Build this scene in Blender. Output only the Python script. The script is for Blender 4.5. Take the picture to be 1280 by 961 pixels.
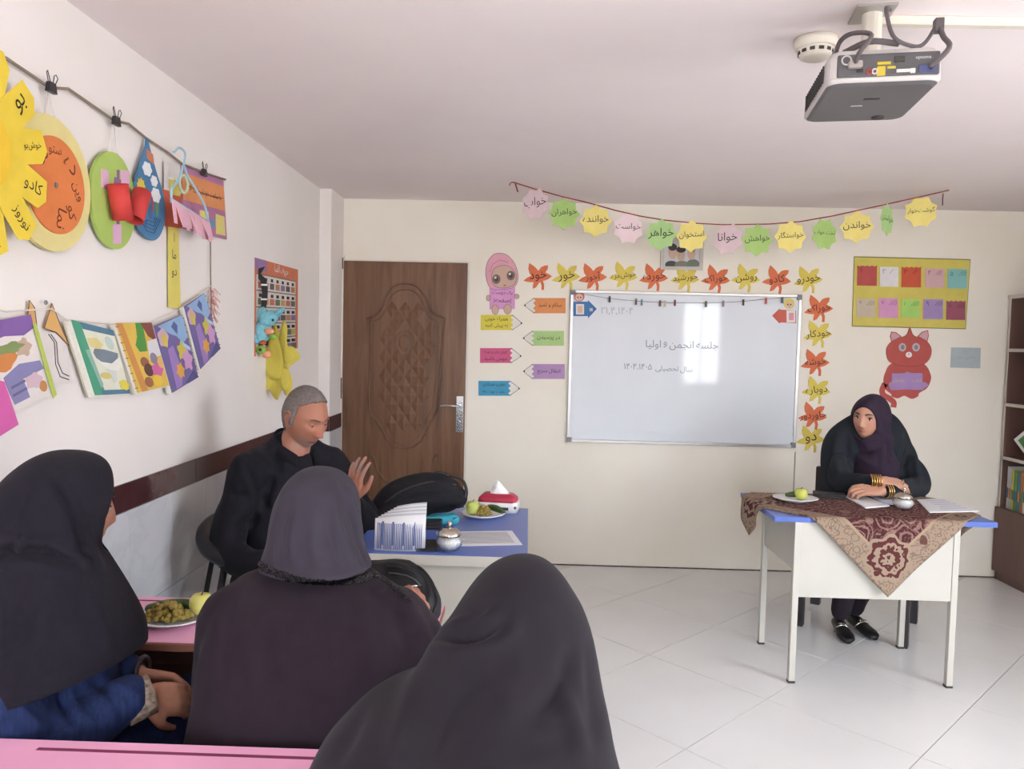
import bpy, bmesh, math, random, re
import numpy as np
from mathutils import Vector, Matrix, Euler, noise

for _o in list(bpy.data.objects):
    bpy.data.objects.remove(_o)
SC = bpy.context.scene
COL = SC.collection
R = math.radians
random.seed(4)

# ------------------------------------------------------------------ camera, light, exposure
FPX, YAW, PITCH, ROLL, CH = 960.0, .0211, .0535, .0231, 1.466
D, H, XL, XR, YR = 5.05, 2.385, -1.303, 3.42, -2.2      # back wall, ceiling, left, right, rear wall
_fw = Vector((-math.sin(YAW) * math.cos(PITCH), math.cos(YAW) * math.cos(PITCH), -math.sin(PITCH)))
_ri = Vector((math.cos(YAW), math.sin(YAW), 0)); _up = _ri.cross(_fw)
_r2 = _ri * math.cos(ROLL) + _up * math.sin(ROLL); _u2 = _up * math.cos(ROLL) - _ri * math.sin(ROLL)
cam_d = bpy.data.cameras.new('camera'); cam = bpy.data.objects.new('camera', cam_d); COL.objects.link(cam)
cam_d.sensor_fit = 'HORIZONTAL'; cam_d.sensor_width = 36; cam_d.lens = FPX / 1280 * 36
cam_d.clip_start = .05; cam_d.clip_end = 60
cam.matrix_world = Matrix(((_r2.x, _u2.x, -_fw.x, 0), (_r2.y, _u2.y, -_fw.y, 0), (_r2.z, _u2.z, -_fw.z, CH), (0, 0, 0, 1)))
SC.camera = cam
vs = SC.view_settings
vs.view_transform = 'Standard'; vs.look = 'None'; vs.gamma = 1; vs.use_curve_mapping = False
vs.exposure = 0.7
world = bpy.data.worlds.new('daylight'); SC.world = world; world.use_nodes = True
nt = world.node_tree; bg = nt.nodes['Background']
tc = nt.nodes.new('ShaderNodeTexCoord'); sx = nt.nodes.new('ShaderNodeSeparateXYZ'); cr = nt.nodes.new('ShaderNodeValToRGB')
nt.links.new(tc.outputs['Generated'], sx.inputs[0]); nt.links.new(sx.outputs['Z'], cr.inputs[0])
cr.color_ramp.elements[0].position = .0; cr.color_ramp.elements[0].color = (.60, .60, .62, 1)      # sunlit ground and houses
cr.color_ramp.elements[1].position = .12; cr.color_ramp.elements[1].color = (.80, .90, 1.0, 1)      # bright hazy sky
nt.links.new(cr.outputs[0], bg.inputs[0]); bg.inputs[1].default_value = 16.0
# window openings: (wall, along0, along1, z0, z1)
WINDOWS = [('right', .30, 1.80, .85, 2.12), ('rear', -1.05, .50, .85, 2.2), ('rear', 2.42, 3.06, .85, 2.2)]
for w in WINDOWS:                                       # portals only guide the sampling of the sky through the openings
    ld = bpy.data.lights.new('window_portal', 'AREA'); ld.shape = 'RECTANGLE'; ld.cycles.is_portal = True
    lo = bpy.data.objects.new('window_portal', ld); COL.objects.link(lo)
    ld.size = w[2] - w[1]; ld.size_y = w[4] - w[3]
    c = (w[1] + w[2]) / 2; zc = (w[3] + w[4]) / 2
    if w[0] == 'right':
        lo.location = (XR + .02, c, zc); lo.rotation_euler = (R(90), 0, R(90))
    else:
        lo.location = (c, YR - .02, zc); lo.rotation_euler = (R(90), 0, R(180))

# ------------------------------------------------------------------ helpers
def ray(px, py):
    return _r2 * ((px - 640) / FPX) - _u2 * ((py - 480.5) / FPX) + _fw
def at(px, py, axis, val):
    d = ray(px, py); o = Vector((0, 0, CH)); return o + d * ((val - o[axis]) / d[axis])
def lin(c):
    if isinstance(c, str):
        c = c.lstrip('#'); c = tuple(int(c[i:i + 2], 16) for i in (0, 2, 4))
    r = []
    for v in c[:3]:
        v /= 255.; r.append(v / 12.92 if v <= .04045 else ((v + .055) / 1.055) ** 2.4)
    return (*r, 1)
MATS = {}
def mat(name, c, rough=.6, metal=0., spec=.4, var=.06, scale=6., bump=0., bscale=60., trans=0., sheen=0., coat=0., aniso=None, ior=1.45, alpha=None):
    if name in MATS: return MATS[name]
    m = bpy.data.materials.new(name); m.use_nodes = True; MATS[name] = m
    t = m.node_tree; b = t.nodes['Principled BSDF']; c = lin(c)
    b.inputs['Base Color'].default_value = c; b.inputs['Roughness'].default_value = rough
    b.inputs['Metallic'].default_value = metal; b.inputs['Specular IOR Level'].default_value = spec
    b.inputs['Transmission Weight'].default_value = trans; b.inputs['IOR'].default_value = ior
    b.inputs['Sheen Weight'].default_value = sheen; b.inputs['Coat Weight'].default_value = coat
    co = t.nodes.new('ShaderNodeTexCoord'); src = co.outputs['Object']
    if aniso:
        mp = t.nodes.new('ShaderNodeMapping'); mp.inputs['Scale'].default_value = aniso
        t.links.new(src, mp.inputs[0]); src = mp.outputs[0]
    if var:
        n = t.nodes.new('ShaderNodeTexNoise'); n.inputs['Scale'].default_value = scale; n.inputs['Detail'].default_value = 5
        t.links.new(src, n.inputs['Vector'])
        r = t.nodes.new('ShaderNodeValToRGB')
        r.color_ramp.elements[0].position = .3; r.color_ramp.elements[1].position = .7
        r.color_ramp.elements[0].color = tuple(max(0, x * (1 - var)) for x in c[:3]) + (1,)
        r.color_ramp.elements[1].color = tuple(min(1, x * (1 + var)) for x in c[:3]) + (1,)
        t.links.new(n.outputs[0], r.inputs[0]); t.links.new(r.outputs[0], b.inputs['Base Color'])
    if bump:
        n2 = t.nodes.new('ShaderNodeTexNoise'); n2.inputs['Scale'].default_value = bscale; n2.inputs['Detail'].default_value = 4
        t.links.new(src, n2.inputs['Vector'])
        bp = t.nodes.new('ShaderNodeBump'); bp.inputs['Strength'].default_value = bump; bp.inputs['Distance'].default_value = .004
        t.links.new(n2.outputs[0], bp.inputs['Height']); t.links.new(bp.outputs[0], b.inputs['Normal'])
    return m
def ramp_node(t, stops):
    r = t.nodes.new('ShaderNodeValToRGB'); e = r.color_ramp.elements
    while len(e) < len(stops): e.new(.5)
    for k, (p, c) in enumerate(stops): e[k].position = p; e[k].color = lin(c)
    return r
def paper(c, name=None):
    c = tuple(int(x * .86 + .14 * y) for x, y in zip(c, (206, 200, 196)))  # pale veil of lens flare mixed into each paper's own colour
    return mat(name or 'paper_%02x%02x%02x' % tuple(c), c, rough=.75, spec=.2, var=.05, scale=14, bump=.08, bscale=40)

class MB:
    def __init__(s): s.v = []; s.f = []; s.mi = []
    def add(s, v, f, mi=0):
        o = len(s.v); s.v += [tuple(p) for p in v]; s.f += [tuple(i + o for i in q) for q in f]; s.mi += [mi] * len(f); return s
    def box(s, x0, x1, y0, y1, z0, z1, M=None, mi=0):
        v = [Vector(p) for p in ((x0, y0, z0), (x1, y0, z0), (x1, y1, z0), (x0, y1, z0), (x0, y0, z1), (x1, y0, z1), (x1, y1, z1), (x0, y1, z1))]
        if M: v = [M @ p for p in v]
        return s.add(v, [(0, 3, 2, 1), (4, 5, 6, 7), (0, 1, 5, 4), (1, 2, 6, 5), (2, 3, 7, 6), (3, 0, 4, 7)], mi)
    def tube(s, pts, r, seg=8, mi=0, closed=False, flat=1.0):
        pts = [Vector(p) for p in pts]; n = len(pts)
        rs = [r] * n if isinstance(r, (int, float)) else list(r)
        tan = []
        for i in range(n):
            a = pts[i - 1] if (i > 0 or closed) else pts[i]; b = pts[(i + 1) % n] if (i < n - 1 or closed) else pts[i]
            t = b - a; tan.append(t.normalized() if t.length > 1e-9 else Vector((0, 0, 1)))
        up = Vector((0, 0, 1)) if abs(tan[0].z) < .9 else Vector((1, 0, 0))
        nx = tan[0].cross(up).normalized(); V = []
        for i in range(n):
            nx = (nx - tan[i] * nx.dot(tan[i])).normalized(); ny = tan[i].cross(nx)
            for k in range(seg):
                a = 2 * math.pi * k / seg
                V.append(pts[i] + (nx * math.cos(a) + ny * math.sin(a) * flat) * rs[i])
        F = []
        for i in range(n if closed else n - 1):
            j = (i + 1) % n
            for k in range(seg):
                F.append((i * seg + k, i * seg + (k + 1) % seg, j * seg + (k + 1) % seg, j * seg + k))
        if not closed:
            F.append(tuple(reversed(range(seg)))); F.append(tuple((n - 1) * seg + k for k in range(seg)))
        return s.add(V, F, mi)
    def limb(s, pts, rs, seg=16, sub=6, flat=1.0):
        """smooth tapered chain with round ends"""
        P, Q = spline(pts, sub), spline([(r, 0, 0) for r in rs], sub)
        rr = [max(.001, q.x) for q in Q]
        a = (P[0] - P[1]).normalized(); b = (P[-1] - P[-2]).normalized()
        pre = [(P[0] + a * rr[0] * math.sin(t), rr[0] * math.cos(t)) for t in (R(80), R(55), R(28))]
        post = [(P[-1] + b * rr[-1] * math.sin(t), rr[-1] * math.cos(t)) for t in (R(28), R(55), R(80))]
        return s.tube([p for p, _ in pre] + P + [p for p, _ in post], [r for _, r in pre] + rr + [r for _, r in post], seg, flat=flat)
    def lathe(s, prof, seg=24, c=(0, 0, 0), mi=0, sx=1., sy=1., wob=None, M=None):
        V = []; F = []; n = len(prof)
        for (r, z) in prof:
            for k in range(seg):
                a = 2 * math.pi * k / seg; q = r * (wob(a, r) if wob else 1)
                p = Vector((c[0] + q * math.cos(a) * sx, c[1] + q * math.sin(a) * sy, c[2] + z)); V.append(M @ p if M else p)
        for i in range(n - 1):
            for k in range(seg):
                F.append((i * seg + k, i * seg + (k + 1) % seg, (i + 1) * seg + (k + 1) % seg, (i + 1) * seg + k))
        F.append(tuple(reversed(range(seg)))); F.append(tuple((n - 1) * seg + k for k in range(seg)))
        return s.add(V, F, mi)
    def ball(s, c, r, seg=20, rings=12, M=None, mi=0):
        if isinstance(r, (int, float)): r = (r, r, r)
        V = []; F = []; c = Vector(c)
        for i in range(1, rings):
            t = math.pi * i / rings
            for k in range(seg):
                a = 2 * math.pi * k / seg
                p = Vector((r[0] * math.sin(t) * math.cos(a), r[1] * math.sin(t) * math.sin(a), -r[2] * math.cos(t)))
                V.append(c + (M @ p if M else p))
        for p in ((0, 0, -r[2]), (0, 0, r[2])): p = Vector(p); V.append(c + (M @ p if M else p))
        b = len(V) - 2
        for i in range(rings - 2):
            for k in range(seg): F.append((i * seg + k, i * seg + (k + 1) % seg, (i + 1) * seg + (k + 1) % seg, (i + 1) * seg + k))
        for k in range(seg):
            F.append((b, (k + 1) % seg, k)); F.append((b + 1, (rings - 2) * seg + k, (rings - 2) * seg + (k + 1) % seg))
        return s.add(V, F, mi)
    def prism(s, pts, y0, y1, mi=0):
        """outline in the x,z plane, extruded from y0 (back) to y1 (front, smaller y)"""
        a = sum(pts[i][0] * pts[(i + 1) % len(pts)][1] - pts[(i + 1) % len(pts)][0] * pts[i][1] for i in range(len(pts)))
        if a < 0: pts = list(reversed(pts))
        n = len(pts); V = [(p[0], y0, p[1]) for p in pts] + [(p[0], y1, p[1]) for p in pts]
        F = [tuple(reversed(range(n))), tuple(range(n, 2 * n))] if False else [tuple(range(n, 2 * n)), tuple(reversed(range(n)))]
        for i in range(n): F.append((i, (i + 1) % n, n + (i + 1) % n, n + i))
        return s.add(V, F, mi)
    def mesh(s, name):
        me = bpy.data.meshes.new(name); me.from_pydata(s.v, [], s.f)
        if any(s.mi): me.polygons.foreach_set('material_index', s.mi)
        me.update(); return me
    def build(s, name, mats, parent=None, smooth=False, bevel=0, label=None):
        return link(name, s.mesh(name), mats, parent, smooth, bevel, label)
def link(name, me, mats, parent=None, smooth=False, bevel=0, label=None):
    if not isinstance(mats, (list, tuple)): mats = [mats]
    for m in mats: me.materials.append(m)
    if smooth: me.polygons.foreach_set('use_smooth', [True] * len(me.polygons))
    o = bpy.data.objects.new(name, me); COL.objects.link(o); o.parent = parent
    if bevel:
        b = o.modifiers.new('bevel', 'BEVEL'); b.width = bevel; b.segments = 2; b.limit_method = 'ANGLE'; b.angle_limit = R(40)
        b.harden_normals = False
    if label: o['label'] = label
    return o
def spline(pts, sub=6):
    P = [Vector(p) for p in pts]
    if len(P) < 3: return [P[0].lerp(P[-1], k / sub) for k in range(sub + 1)]
    out = []
    for i in range(len(P) - 1):
        p0 = P[i - 1] if i else P[0] * 2 - P[1]; p1, p2 = P[i], P[i + 1]; p3 = P[i + 2] if i + 2 < len(P) else P[-1] * 2 - P[-2]
        for k in range(sub):
            t = k / sub
            out.append(.5 * ((2 * p1) + (p2 - p0) * t + (2 * p0 - 5 * p1 + 4 * p2 - p3) * t * t + (3 * p1 - p0 - 3 * p2 + p3) * t ** 3))
    out.append(P[-1]); return out
def thing(name, label, cat, loc=(0, 0, 0), rz=0., group=None):
    o = bpy.data.objects.new(name, None); COL.objects.link(o); o.location = loc; o.rotation_euler = (0, 0, rz)
    o.empty_display_size = .05
    return tag(o, label, cat, group)
def tag(o, label, cat, group=None):
    o['label'] = label; o['category'] = cat
    if group: o['group'] = group
    return o
def struct(o): o['kind'] = 'structure'; return o
def copy_tree(o, parent=None):
    c = o.copy(); COL.objects.link(c); c.parent = parent
    for ch in list(o.children): copy_tree(ch, c)
    return c

# ------------------------------------------------------------------ Persian lettering (joined letter forms, laid out right to left)
_PF = dict(zip('اآبپتثجچحخدذرزژسشصضطظعغفقکگلمنوهی', [(0xFE8D, 2), (0xFE81, 2), (0xFE8F, 4), (0xFB56, 4), (0xFE95, 4), (0xFE99, 4), (0xFE9D, 4), (0xFB7A, 4), (0xFEA1, 4), (0xFEA5, 4), (0xFEA9, 2), (0xFEAB, 2), (0xFEAD, 2), (0xFEAF, 2), (0xFB8A, 2), (0xFEB1, 4), (0xFEB5, 4), (0xFEB9, 4), (0xFEBD, 4), (0xFEC1, 4), (0xFEC5, 4), (0xFEC9, 4), (0xFECD, 4), (0xFED1, 4), (0xFED5, 4), (0xFB8E, 4), (0xFB92, 4), (0xFEDD, 4), (0xFEE1, 4), (0xFEE5, 4), (0xFEED, 2), (0xFEE9, 4), (0xFBFC, 4)]))
def shape_text(s):
    out = []
    for i, ch in enumerate(s):
        if ch == '|': continue
        if ch not in _PF: out.append(ch); continue
        b, n = _PF[ch]
        pj = i > 0 and s[i - 1] in _PF and _PF[s[i - 1]][1] == 4
        nj = n == 4 and i + 1 < len(s) and s[i + 1] in _PF
        out.append(chr(b + (3 if pj and nj else 1 if pj else 2 if nj else 0)))
    return re.sub('[۰-۹0-9.A-Za-z ]*[۰-۹0-9A-Za-z]', lambda m: m.group(0)[::-1], ''.join(reversed(out)))
_TC = {}
def text_geo(s):
    if s in _TC: return _TC[s]
    c = bpy.data.curves.new('lettering', 'FONT'); c.body = shape_text(s); c.resolution_u = 3; c.size = 1
    o = bpy.data.objects.new('lettering', c); COL.objects.link(o)
    dg = bpy.context.evaluated_depsgraph_get(); me = bpy.data.meshes.new_from_object(o.evaluated_get(dg))
    v = [tuple(p.co) for p in me.vertices]; f = [tuple(p.vertices) for p in me.polygons]
    bpy.data.objects.remove(o); bpy.data.curves.remove(c); bpy.data.meshes.remove(me)
    xs = [p[0] for p in v]; ys = [p[1] for p in v]
    cx, cy = (min(xs) + max(xs)) / 2, (min(ys) + max(ys)) / 2
    _TC[s] = ([((p[0] - cx), (p[1] - cy)) for p in v], f, max(xs) - min(xs), max(ys) - min(ys)); return _TC[s]

class Frame:
    """wall plane: u along the wall (to the right in view), v up, d out of the wall"""
    def __init__(s, kind, val): s.kind = kind; s.val = val; s.rz = 0. if kind == 'back' else R(90)
    def uv(s, px, py, d=0.):
        p = at(px, py, 1, s.val - d) if s.kind == 'back' else at(px, py, 0, s.val + d)
        return (p.x, p.z) if s.kind == 'back' else (p.y, p.z)
    def pt(s, u, v, d=0.): return (u, s.val - d, v) if s.kind == 'back' else (s.val + d, u, v)
BW, LW = Frame('back', D), Frame('left', XL)
ORG = {}
def wthing(fr, name, label, cat, uv, d=0., group=None):
    o = thing(name, label, cat, fr.pt(uv[0], uv[1], d), fr.rz, group); ORG[o.name] = (fr, uv, d); return o
def wroot(o):
    while o.name not in ORG: o = o.parent
    return o
def loc2(root, pts):
    u, v = ORG[wroot(root).name][1]; return [(p[0] - u, p[1] - v) for p in pts]
def pxs(root, pts):
    fr, uv, d = ORG[wroot(root).name]; return [fr.uv(x, y, d) for x, y in pts]
def cut(root, name, pts, d0, d1, m, label=None, parent=None, px=False, smooth=False, bevel=0):
    if px: pts = pxs(root, pts)
    return MB().prism(loc2(root, pts), -d0, -d1).build(name, m, parent or root, smooth, bevel, label)
def art(root, name, items, d0, parent=None, px=False, t=.0006, label=None):
    mb = MB(); ms = []
    for k, (pts, m) in enumerate(items):
        if px: pts = pxs(root, pts)
        if m not in ms: ms.append(m)
        mb.prism(loc2(root, pts), -(d0 + .0002), -(d0 + t + k * .00015), ms.index(m))
    return mb.build(name, ms, parent or root, label=label)
def write(root, s, uv, width, d, m, parent=None, rot=0., px=False, hmax=None, name='lettering', bold=0):
    if px: uv = pxs(root, [uv])[0]
    v, f, w, h = text_geo(s); k = width / w
    if hmax and h * k > hmax: k = hmax / h
    (x0, z0), = loc2(root, [uv]); c, sn = math.cos(rot), math.sin(rot)
    V = [(x0 + (p[0] * c - p[1] * sn) * k, -d, z0 + (p[0] * sn + p[1] * c) * k) for p in v]
    return MB().add(V, f).build(name, m, parent or root)
def write_words(root, s, uv, width, d, m, px=False, gap=.25):
    """one line of handwriting, right to left, each word a part"""
    if px: uv = pxs(root, [uv])[0]
    ws = s.split(' '); gs = [text_geo(w) for w in ws]; tot = sum(g[2] for g in gs) + gap * (len(ws) - 1); k = width / tot; x = uv[0] + width / 2
    for w, g in zip(ws, gs):
        write(root, w, (x - g[2] * k / 2, uv[1] + random.uniform(-.006, .006)), g[2] * k, d, m); x -= (g[2] + gap) * k
def wline(root, name, pts, r, d, m, parent=None, px=False, seg=5, closed=False):
    if px: pts = pxs(root, pts)
    return MB().tube([(p[0], -d, p[1]) for p in loc2(root, pts)], r, seg, closed=closed).build(name, m, parent or root, True)
def circ(c, r, n=40, a0=0., a1=2 * math.pi, ry=None):
    return [(c[0] + r * math.cos(a0 + (a1 - a0) * k / n), c[1] + (ry or r) * math.sin(a0 + (a1 - a0) * k / n)) for k in range(n)]
def smooth2(pts, sub=5, closed=True):
    n = len(pts); out = []
    for i in range(n):
        p0, p1, p2, p3 = (Vector(pts[(i + k - 1) % n]) for k in range(4))
        for k in range(sub):
            t = k / sub
            q = .5 * ((2 * p1) + (p2 - p0) * t + (2 * p0 - 5 * p1 + 4 * p2 - p3) * t * t + (3 * p1 - p0 - 3 * p2 + p3) * t ** 3)
            out.append((q.x, q.y))
    return out
INK = mat('black_ink', (38, 34, 36), .6, var=0)
# ------------------------------------------------------------------ setting
def plaster(name, c, c2):
    m = mat(name, c, .85, spec=.15, var=0); t = m.node_tree; b = t.nodes['Principled BSDF']
    co = t.nodes.new('ShaderNodeTexCoord'); n = t.nodes.new('ShaderNodeTexNoise'); n.inputs['Scale'].default_value = 1.6; n.inputs['Detail'].default_value = 6
    r = ramp_node(t, [(.35, c2), (.6, c)]); t.links.new(co.outputs['Object'], n.inputs[0]); t.links.new(n.outputs[0], r.inputs[0]); t.links.new(r.outputs[0], b.inputs['Base Color'])
    n2 = t.nodes.new('ShaderNodeTexNoise'); n2.inputs['Scale'].default_value = 35; bp = t.nodes.new('ShaderNodeBump'); bp.inputs['Strength'].default_value = .12; bp.inputs['Distance'].default_value = .003
    t.links.new(co.outputs['Object'], n2.inputs[0]); t.links.new(n2.outputs[0], bp.inputs['Height']); t.links.new(bp.outputs[0], b.inputs['Normal'])
    return m
M_WALLB = plaster('cream_plaster', (240, 233, 221), (236, 228, 213))
M_WALLL = plaster('white_plaster', (238, 231, 227), (234, 227, 222))
M_CEIL = plaster('ceiling_paint', (241, 230, 228), (238, 226, 225))
M_GROUT = mat('grout', (104, 94, 86), .9)
M_FLOOR = mat('floor_tile', (228, 226, 224), .13, spec=.5, var=.025, scale=3)
def marble():
    m = mat('marble_tile', (214, 212, 212), .12, spec=.5, var=0); t = m.node_tree; b = t.nodes['Principled BSDF']
    co = t.nodes.new('ShaderNodeTexCoord'); n = t.nodes.new('ShaderNodeTexNoise'); n.inputs['Scale'].default_value = 2.2; n.inputs['Detail'].default_value = 8; n.inputs['Distortion'].default_value = 1.6
    r = ramp_node(t, [(.36, (206, 205, 208)), (.46, (203, 203, 207)), (.5, (195, 196, 201)), (.54, (203, 203, 207)), (.7, (207, 206, 207))])
    t.links.new(co.outputs['Object'], n.inputs[0]); t.links.new(n.outputs[0], r.inputs[0]); t.links.new(r.outputs[0], b.inputs['Base Color']); return m
M_MARBLE = marble()
M_BORDER = mat('brown_border_tile', (74, 44, 46), .12, spec=.5, var=.12, scale=20)
T = .12
def wallbox(name, m, boxes):
    mb = MB()
    for b in boxes: mb.box(*b)
    o = mb.build(name, m); struct(o); return o
def with_windows(name, m, side):
    ws = [w for w in WINDOWS if w[0] == side]; a0, a1 = (YR - T, D + T) if side == 'right' else (XL - T, XR)
    bx = []; cur = a0
    for w in sorted(ws, key=lambda q: q[1]):
        bx.append((cur, w[1], 0, H)); bx.append((w[1], w[2], 0, w[3])); bx.append((w[1], w[2], w[4], H)); cur = w[2]
    bx.append((cur, a1, 0, H))
    return wallbox(name, m, [(XR, XR + T, a, b, c, d) if side == 'right' else (a, b, YR - T, YR, c, d) for a, b, c, d in bx])
wall_back = wallbox('wall_back', M_WALLB, [(XL - T, XR, D, D + T, -.03, H)])
wall_left = wallbox('wall_left', M_WALLL, [(XL - T, XL, YR, D, -.03, H)])
wall_right = with_windows('wall_right', M_WALLB, 'right')
wall_rear = with_windows('wall_rear', M_WALLB, 'rear')
ceiling = wallbox('ceiling', M_CEIL, [(XL - T, XR + T, YR - T, D + T, H, H + .1)])
pil = wallbox('trim_1', M_WALLL, [(XL, -1.232, 4.735, D, 0, H)])
# hairline seam running down the back wall below the whiteboard, and a dark crack along the floor
M_SEAM = mat('wall_seam', (150, 142, 132), .9)
u0, v0 = BW.uv(994, 565); u1, v1 = BW.uv(989, 705)
MB().box(u0 - .003, u0 + .003, D - .0016, D, v1, v0).build('seam', M_SEAM, wall_back)
M_GAP = mat('dark_gap', (96, 88, 80), .95, var=.5, scale=30)
MB().box(-1.23, XR - .02, D - .004, D, .0, .008).build('floor_gap', M_GAP, wall_back)
# floor: square tiles laid on the diagonal
floor = MB().box(XL - T, XR + T, YR - T, D + T, -.06, -.004).build('floor', M_GROUT); struct(floor)
def clip(poly, axis, val, keep_less):
    out = []
    for i in range(len(poly)):
        a, b = poly[i], poly[(i + 1) % len(poly)]
        ia = (a[axis] <= val) == keep_less; ib = (b[axis] <= val) == keep_less
        if ia: out.append(a)
        if ia != ib:
            t = (val - a[axis]) / (b[axis] - a[axis]); out.append((a[0] + (b[0] - a[0]) * t, a[1] + (b[1] - a[1]) * t))
    return out
HD = .4262; g = HD - .0021
tile_me = None
for i in range(-8, 10):
    for j in range(-14, 10):
        if (i + j) % 2 == 0: continue
        cx, cy = .605 + i * HD, 2.746 + j * HD
        q = [(cx + g, cy), (cx, cy + g), (cx - g, cy), (cx, cy - g)]; full = q
        for ax, val, kl in ((0, XL + .001, False), (0, XR - .001, True), (1, YR + .001, False), (1, D - .002, True)):
            q = clip(q, ax, val, kl)
            if not q: break
        if len(q) < 3: continue
        if q == full and tile_me:
            o = bpy.data.objects.new('floor_tile', tile_me); COL.objects.link(o); o.parent = floor; o.location = (cx, cy, 0); continue
        n = len(q); a = .0005
        mb = MB(); ql = [(p[0] - cx, p[1] - cy) for p in q]; mx = sum(p[0] for p in ql) / n; my = sum(p[1] for p in ql) / n
        V = [(p[0], p[1], -.006) for p in ql] + [(p[0], p[1], -a) for p in ql] + [(p[0] + (mx - p[0]) * .0015, p[1] + (my - p[1]) * .0015, 0) for p in ql]
        mb.add(V, [tuple(range(2 * n, 3 * n))] + [(k, (k + 1) % n, n + (k + 1) % n, n + k) for k in range(n)] + [(n + k, n + (k + 1) % n, 2 * n + (k + 1) % n, 2 * n + k) for k in range(n)])
        o = mb.build('floor_tile', M_FLOOR, floor); o.location = (cx, cy, 0)
        if q == full: tile_me = o.data
# wainscot tiles and brown border on the left wall
def wtile(name, y0, y1, z0, z1, m, x=XL, t=.008):
    return MB().box(x, x + t, y0 + .0012, y1 - .0012, z0 + .0012, z1 - .0012).build(name, m, wall_left, bevel=.0012)
ys = [2.366 + .597 * k for k in range(-8, 5)]
ye = 4.734
for a, b in zip(ys[:-1], ys[1:]):
    b = min(b, ye); a = max(a, YR + .01)
    if b - a < .03: continue
    wtile('border_tile', a, b, .892, .986, M_BORDER)
ym = [2.76 + .298 * k for k in range(-17, 8)]
for a, b in zip(ym[:-1], ym[1:]):
    b = min(b, ye); a = max(a, YR + .01)
    if b - a < .03: continue
    wtile('wall_tile', a, b, .545, .892, M_MARBLE); wtile('wall_tile', a, b, .0, .545, M_MARBLE)
wtile('border_tile', 4.735, D - .001, .892, .986, M_BORDER, -1.232)
wtile('wall_tile', 4.735, D - .001, .545, .892, M_MARBLE, -1.232); wtile('wall_tile', 4.735, D - .001, .0, .545, M_MARBLE, -1.232)
MB().box(XL + .008, -1.232, 4.728, 4.735, .892, .986).build('border_tile', M_BORDER, wall_left)
# windows (aluminium frames with clear panes) on the right and rear walls
M_ALU = mat('white_window_frame', (225, 225, 225), .4)
def glass_pane():
    m = bpy.data.materials.new('window_glass'); m.use_nodes = True; t = m.node_tree; t.nodes.clear()
    o = t.nodes.new('ShaderNodeOutputMaterial'); mx = t.nodes.new('ShaderNodeMixShader'); tr = t.nodes.new('ShaderNodeBsdfTransparent'); gl = t.nodes.new('ShaderNodeBsdfGlossy')
    gl.inputs['Roughness'].default_value = .02; mx.inputs[0].default_value = .06
    t.links.new(tr.outputs[0], mx.inputs[1]); t.links.new(gl.outputs[0], mx.inputs[2]); t.links.new(mx.outputs[0], o.inputs[0]); return m
M_PANE = glass_pane()
for k, w in enumerate(WINDOWS):
    mb = MB(); pa = []
    a0, a1, z0, z1 = w[1:]; th = .045
    def bxw(a, b, c, d, lo=.03, hi=.08):
        return (XR + lo, XR + hi, a, b, c, d) if w[0] == 'right' else (a, b, YR - hi, YR - lo, c, d)
    for q in ((a0, a1, z0, z0 + th), (a0, a1, z1 - th, z1), (a0, a0 + th, z0 + th, z1 - th), (a1 - th, a1, z0 + th, z1 - th), ((a0 + a1) / 2 - th / 2, (a0 + a1) / 2 + th / 2, z0 + th, z1 - th)):
        mb.box(*bxw(*q))
    wo = mb.build('window_%d' % (k + 1), M_ALU); struct(wo)
    for a, b in ((a0 + th, (a0 + a1) / 2 - th / 2), ((a0 + a1) / 2 + th / 2, a1 - th)):
        MB().box(*bxw(a, b, z0 + th, z1 - th, .052, .058)).build('window_pane', M_PANE, wo)
# door
def wood(name, cols, scale=(1, 1, 1), rough=.4, spec=.4):
    m = mat(name, cols[0], rough, spec=spec, var=0); t = m.node_tree; b = t.nodes['Principled BSDF']
    co = t.nodes.new('ShaderNodeTexCoord'); mp = t.nodes.new('ShaderNodeMapping'); mp.inputs['Scale'].default_value = scale
    n = t.nodes.new('ShaderNodeTexNoise'); n.inputs['Scale'].default_value = 1.; n.inputs['Detail'].default_value = 8; n.inputs['Distortion'].default_value = .7; n.inputs['Roughness'].default_value = .65
    r = ramp_node(t, [(.3, cols[0]), (.5, cols[1]), (.7, cols[2])])
    t.links.new(co.outputs['Object'], mp.inputs[0]); t.links.new(mp.outputs[0], n.inputs[0]); t.links.new(n.outputs[0], r.inputs[0]); t.links.new(r.outputs[0], b.inputs['Base Color']); return m
M_DOOR = wood('brown_wood_door', [(90, 61, 44), (114, 81, 59), (128, 95, 71)], (22, 22, 1.6), .4)
M_CHROME = mat('chrome', (205, 205, 205), .18, metal=1, var=0)
M_FRAMEW = mat('white_door_frame', (226, 220, 210), .5)
dx0, dx1, dz = -1.222, -.412, 1.98
door = MB().box(dx0, dx1, D - .03, D - .001, .008, dz).build('door_1', M_DOOR, bevel=.003); struct(door); ORG[door.name] = (BW, (0, 0), 0)
class _Fix: pass
def dpx(pts): return [BW.uv(x, y, .03) for x, y in pts]
def dtube(name, pts, r, closed=True):
    return MB().tube([(p[0], D - .03, p[1]) for p in dpx(pts)], r, 8, closed=closed, flat=.7).build(name, M_DOOR, door, True)
out = smooth2([(461.5, 400), (470, 393), (478, 382), (484, 367), (494, 357), (506.5, 354.5), (519, 357), (529, 367), (535, 382), (542, 392), (551, 400)], 4)[:-4]
bot = [(547, 512), (540, 524), (534, 538), (527, 551), (516, 559), (505, 561), (494, 559), (484, 550), (477, 537), (471, 527), (461.5, 516)]
outline = out + bot
dtube('panel_moulding', outline, .011)
ctr = (506, 458)
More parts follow.
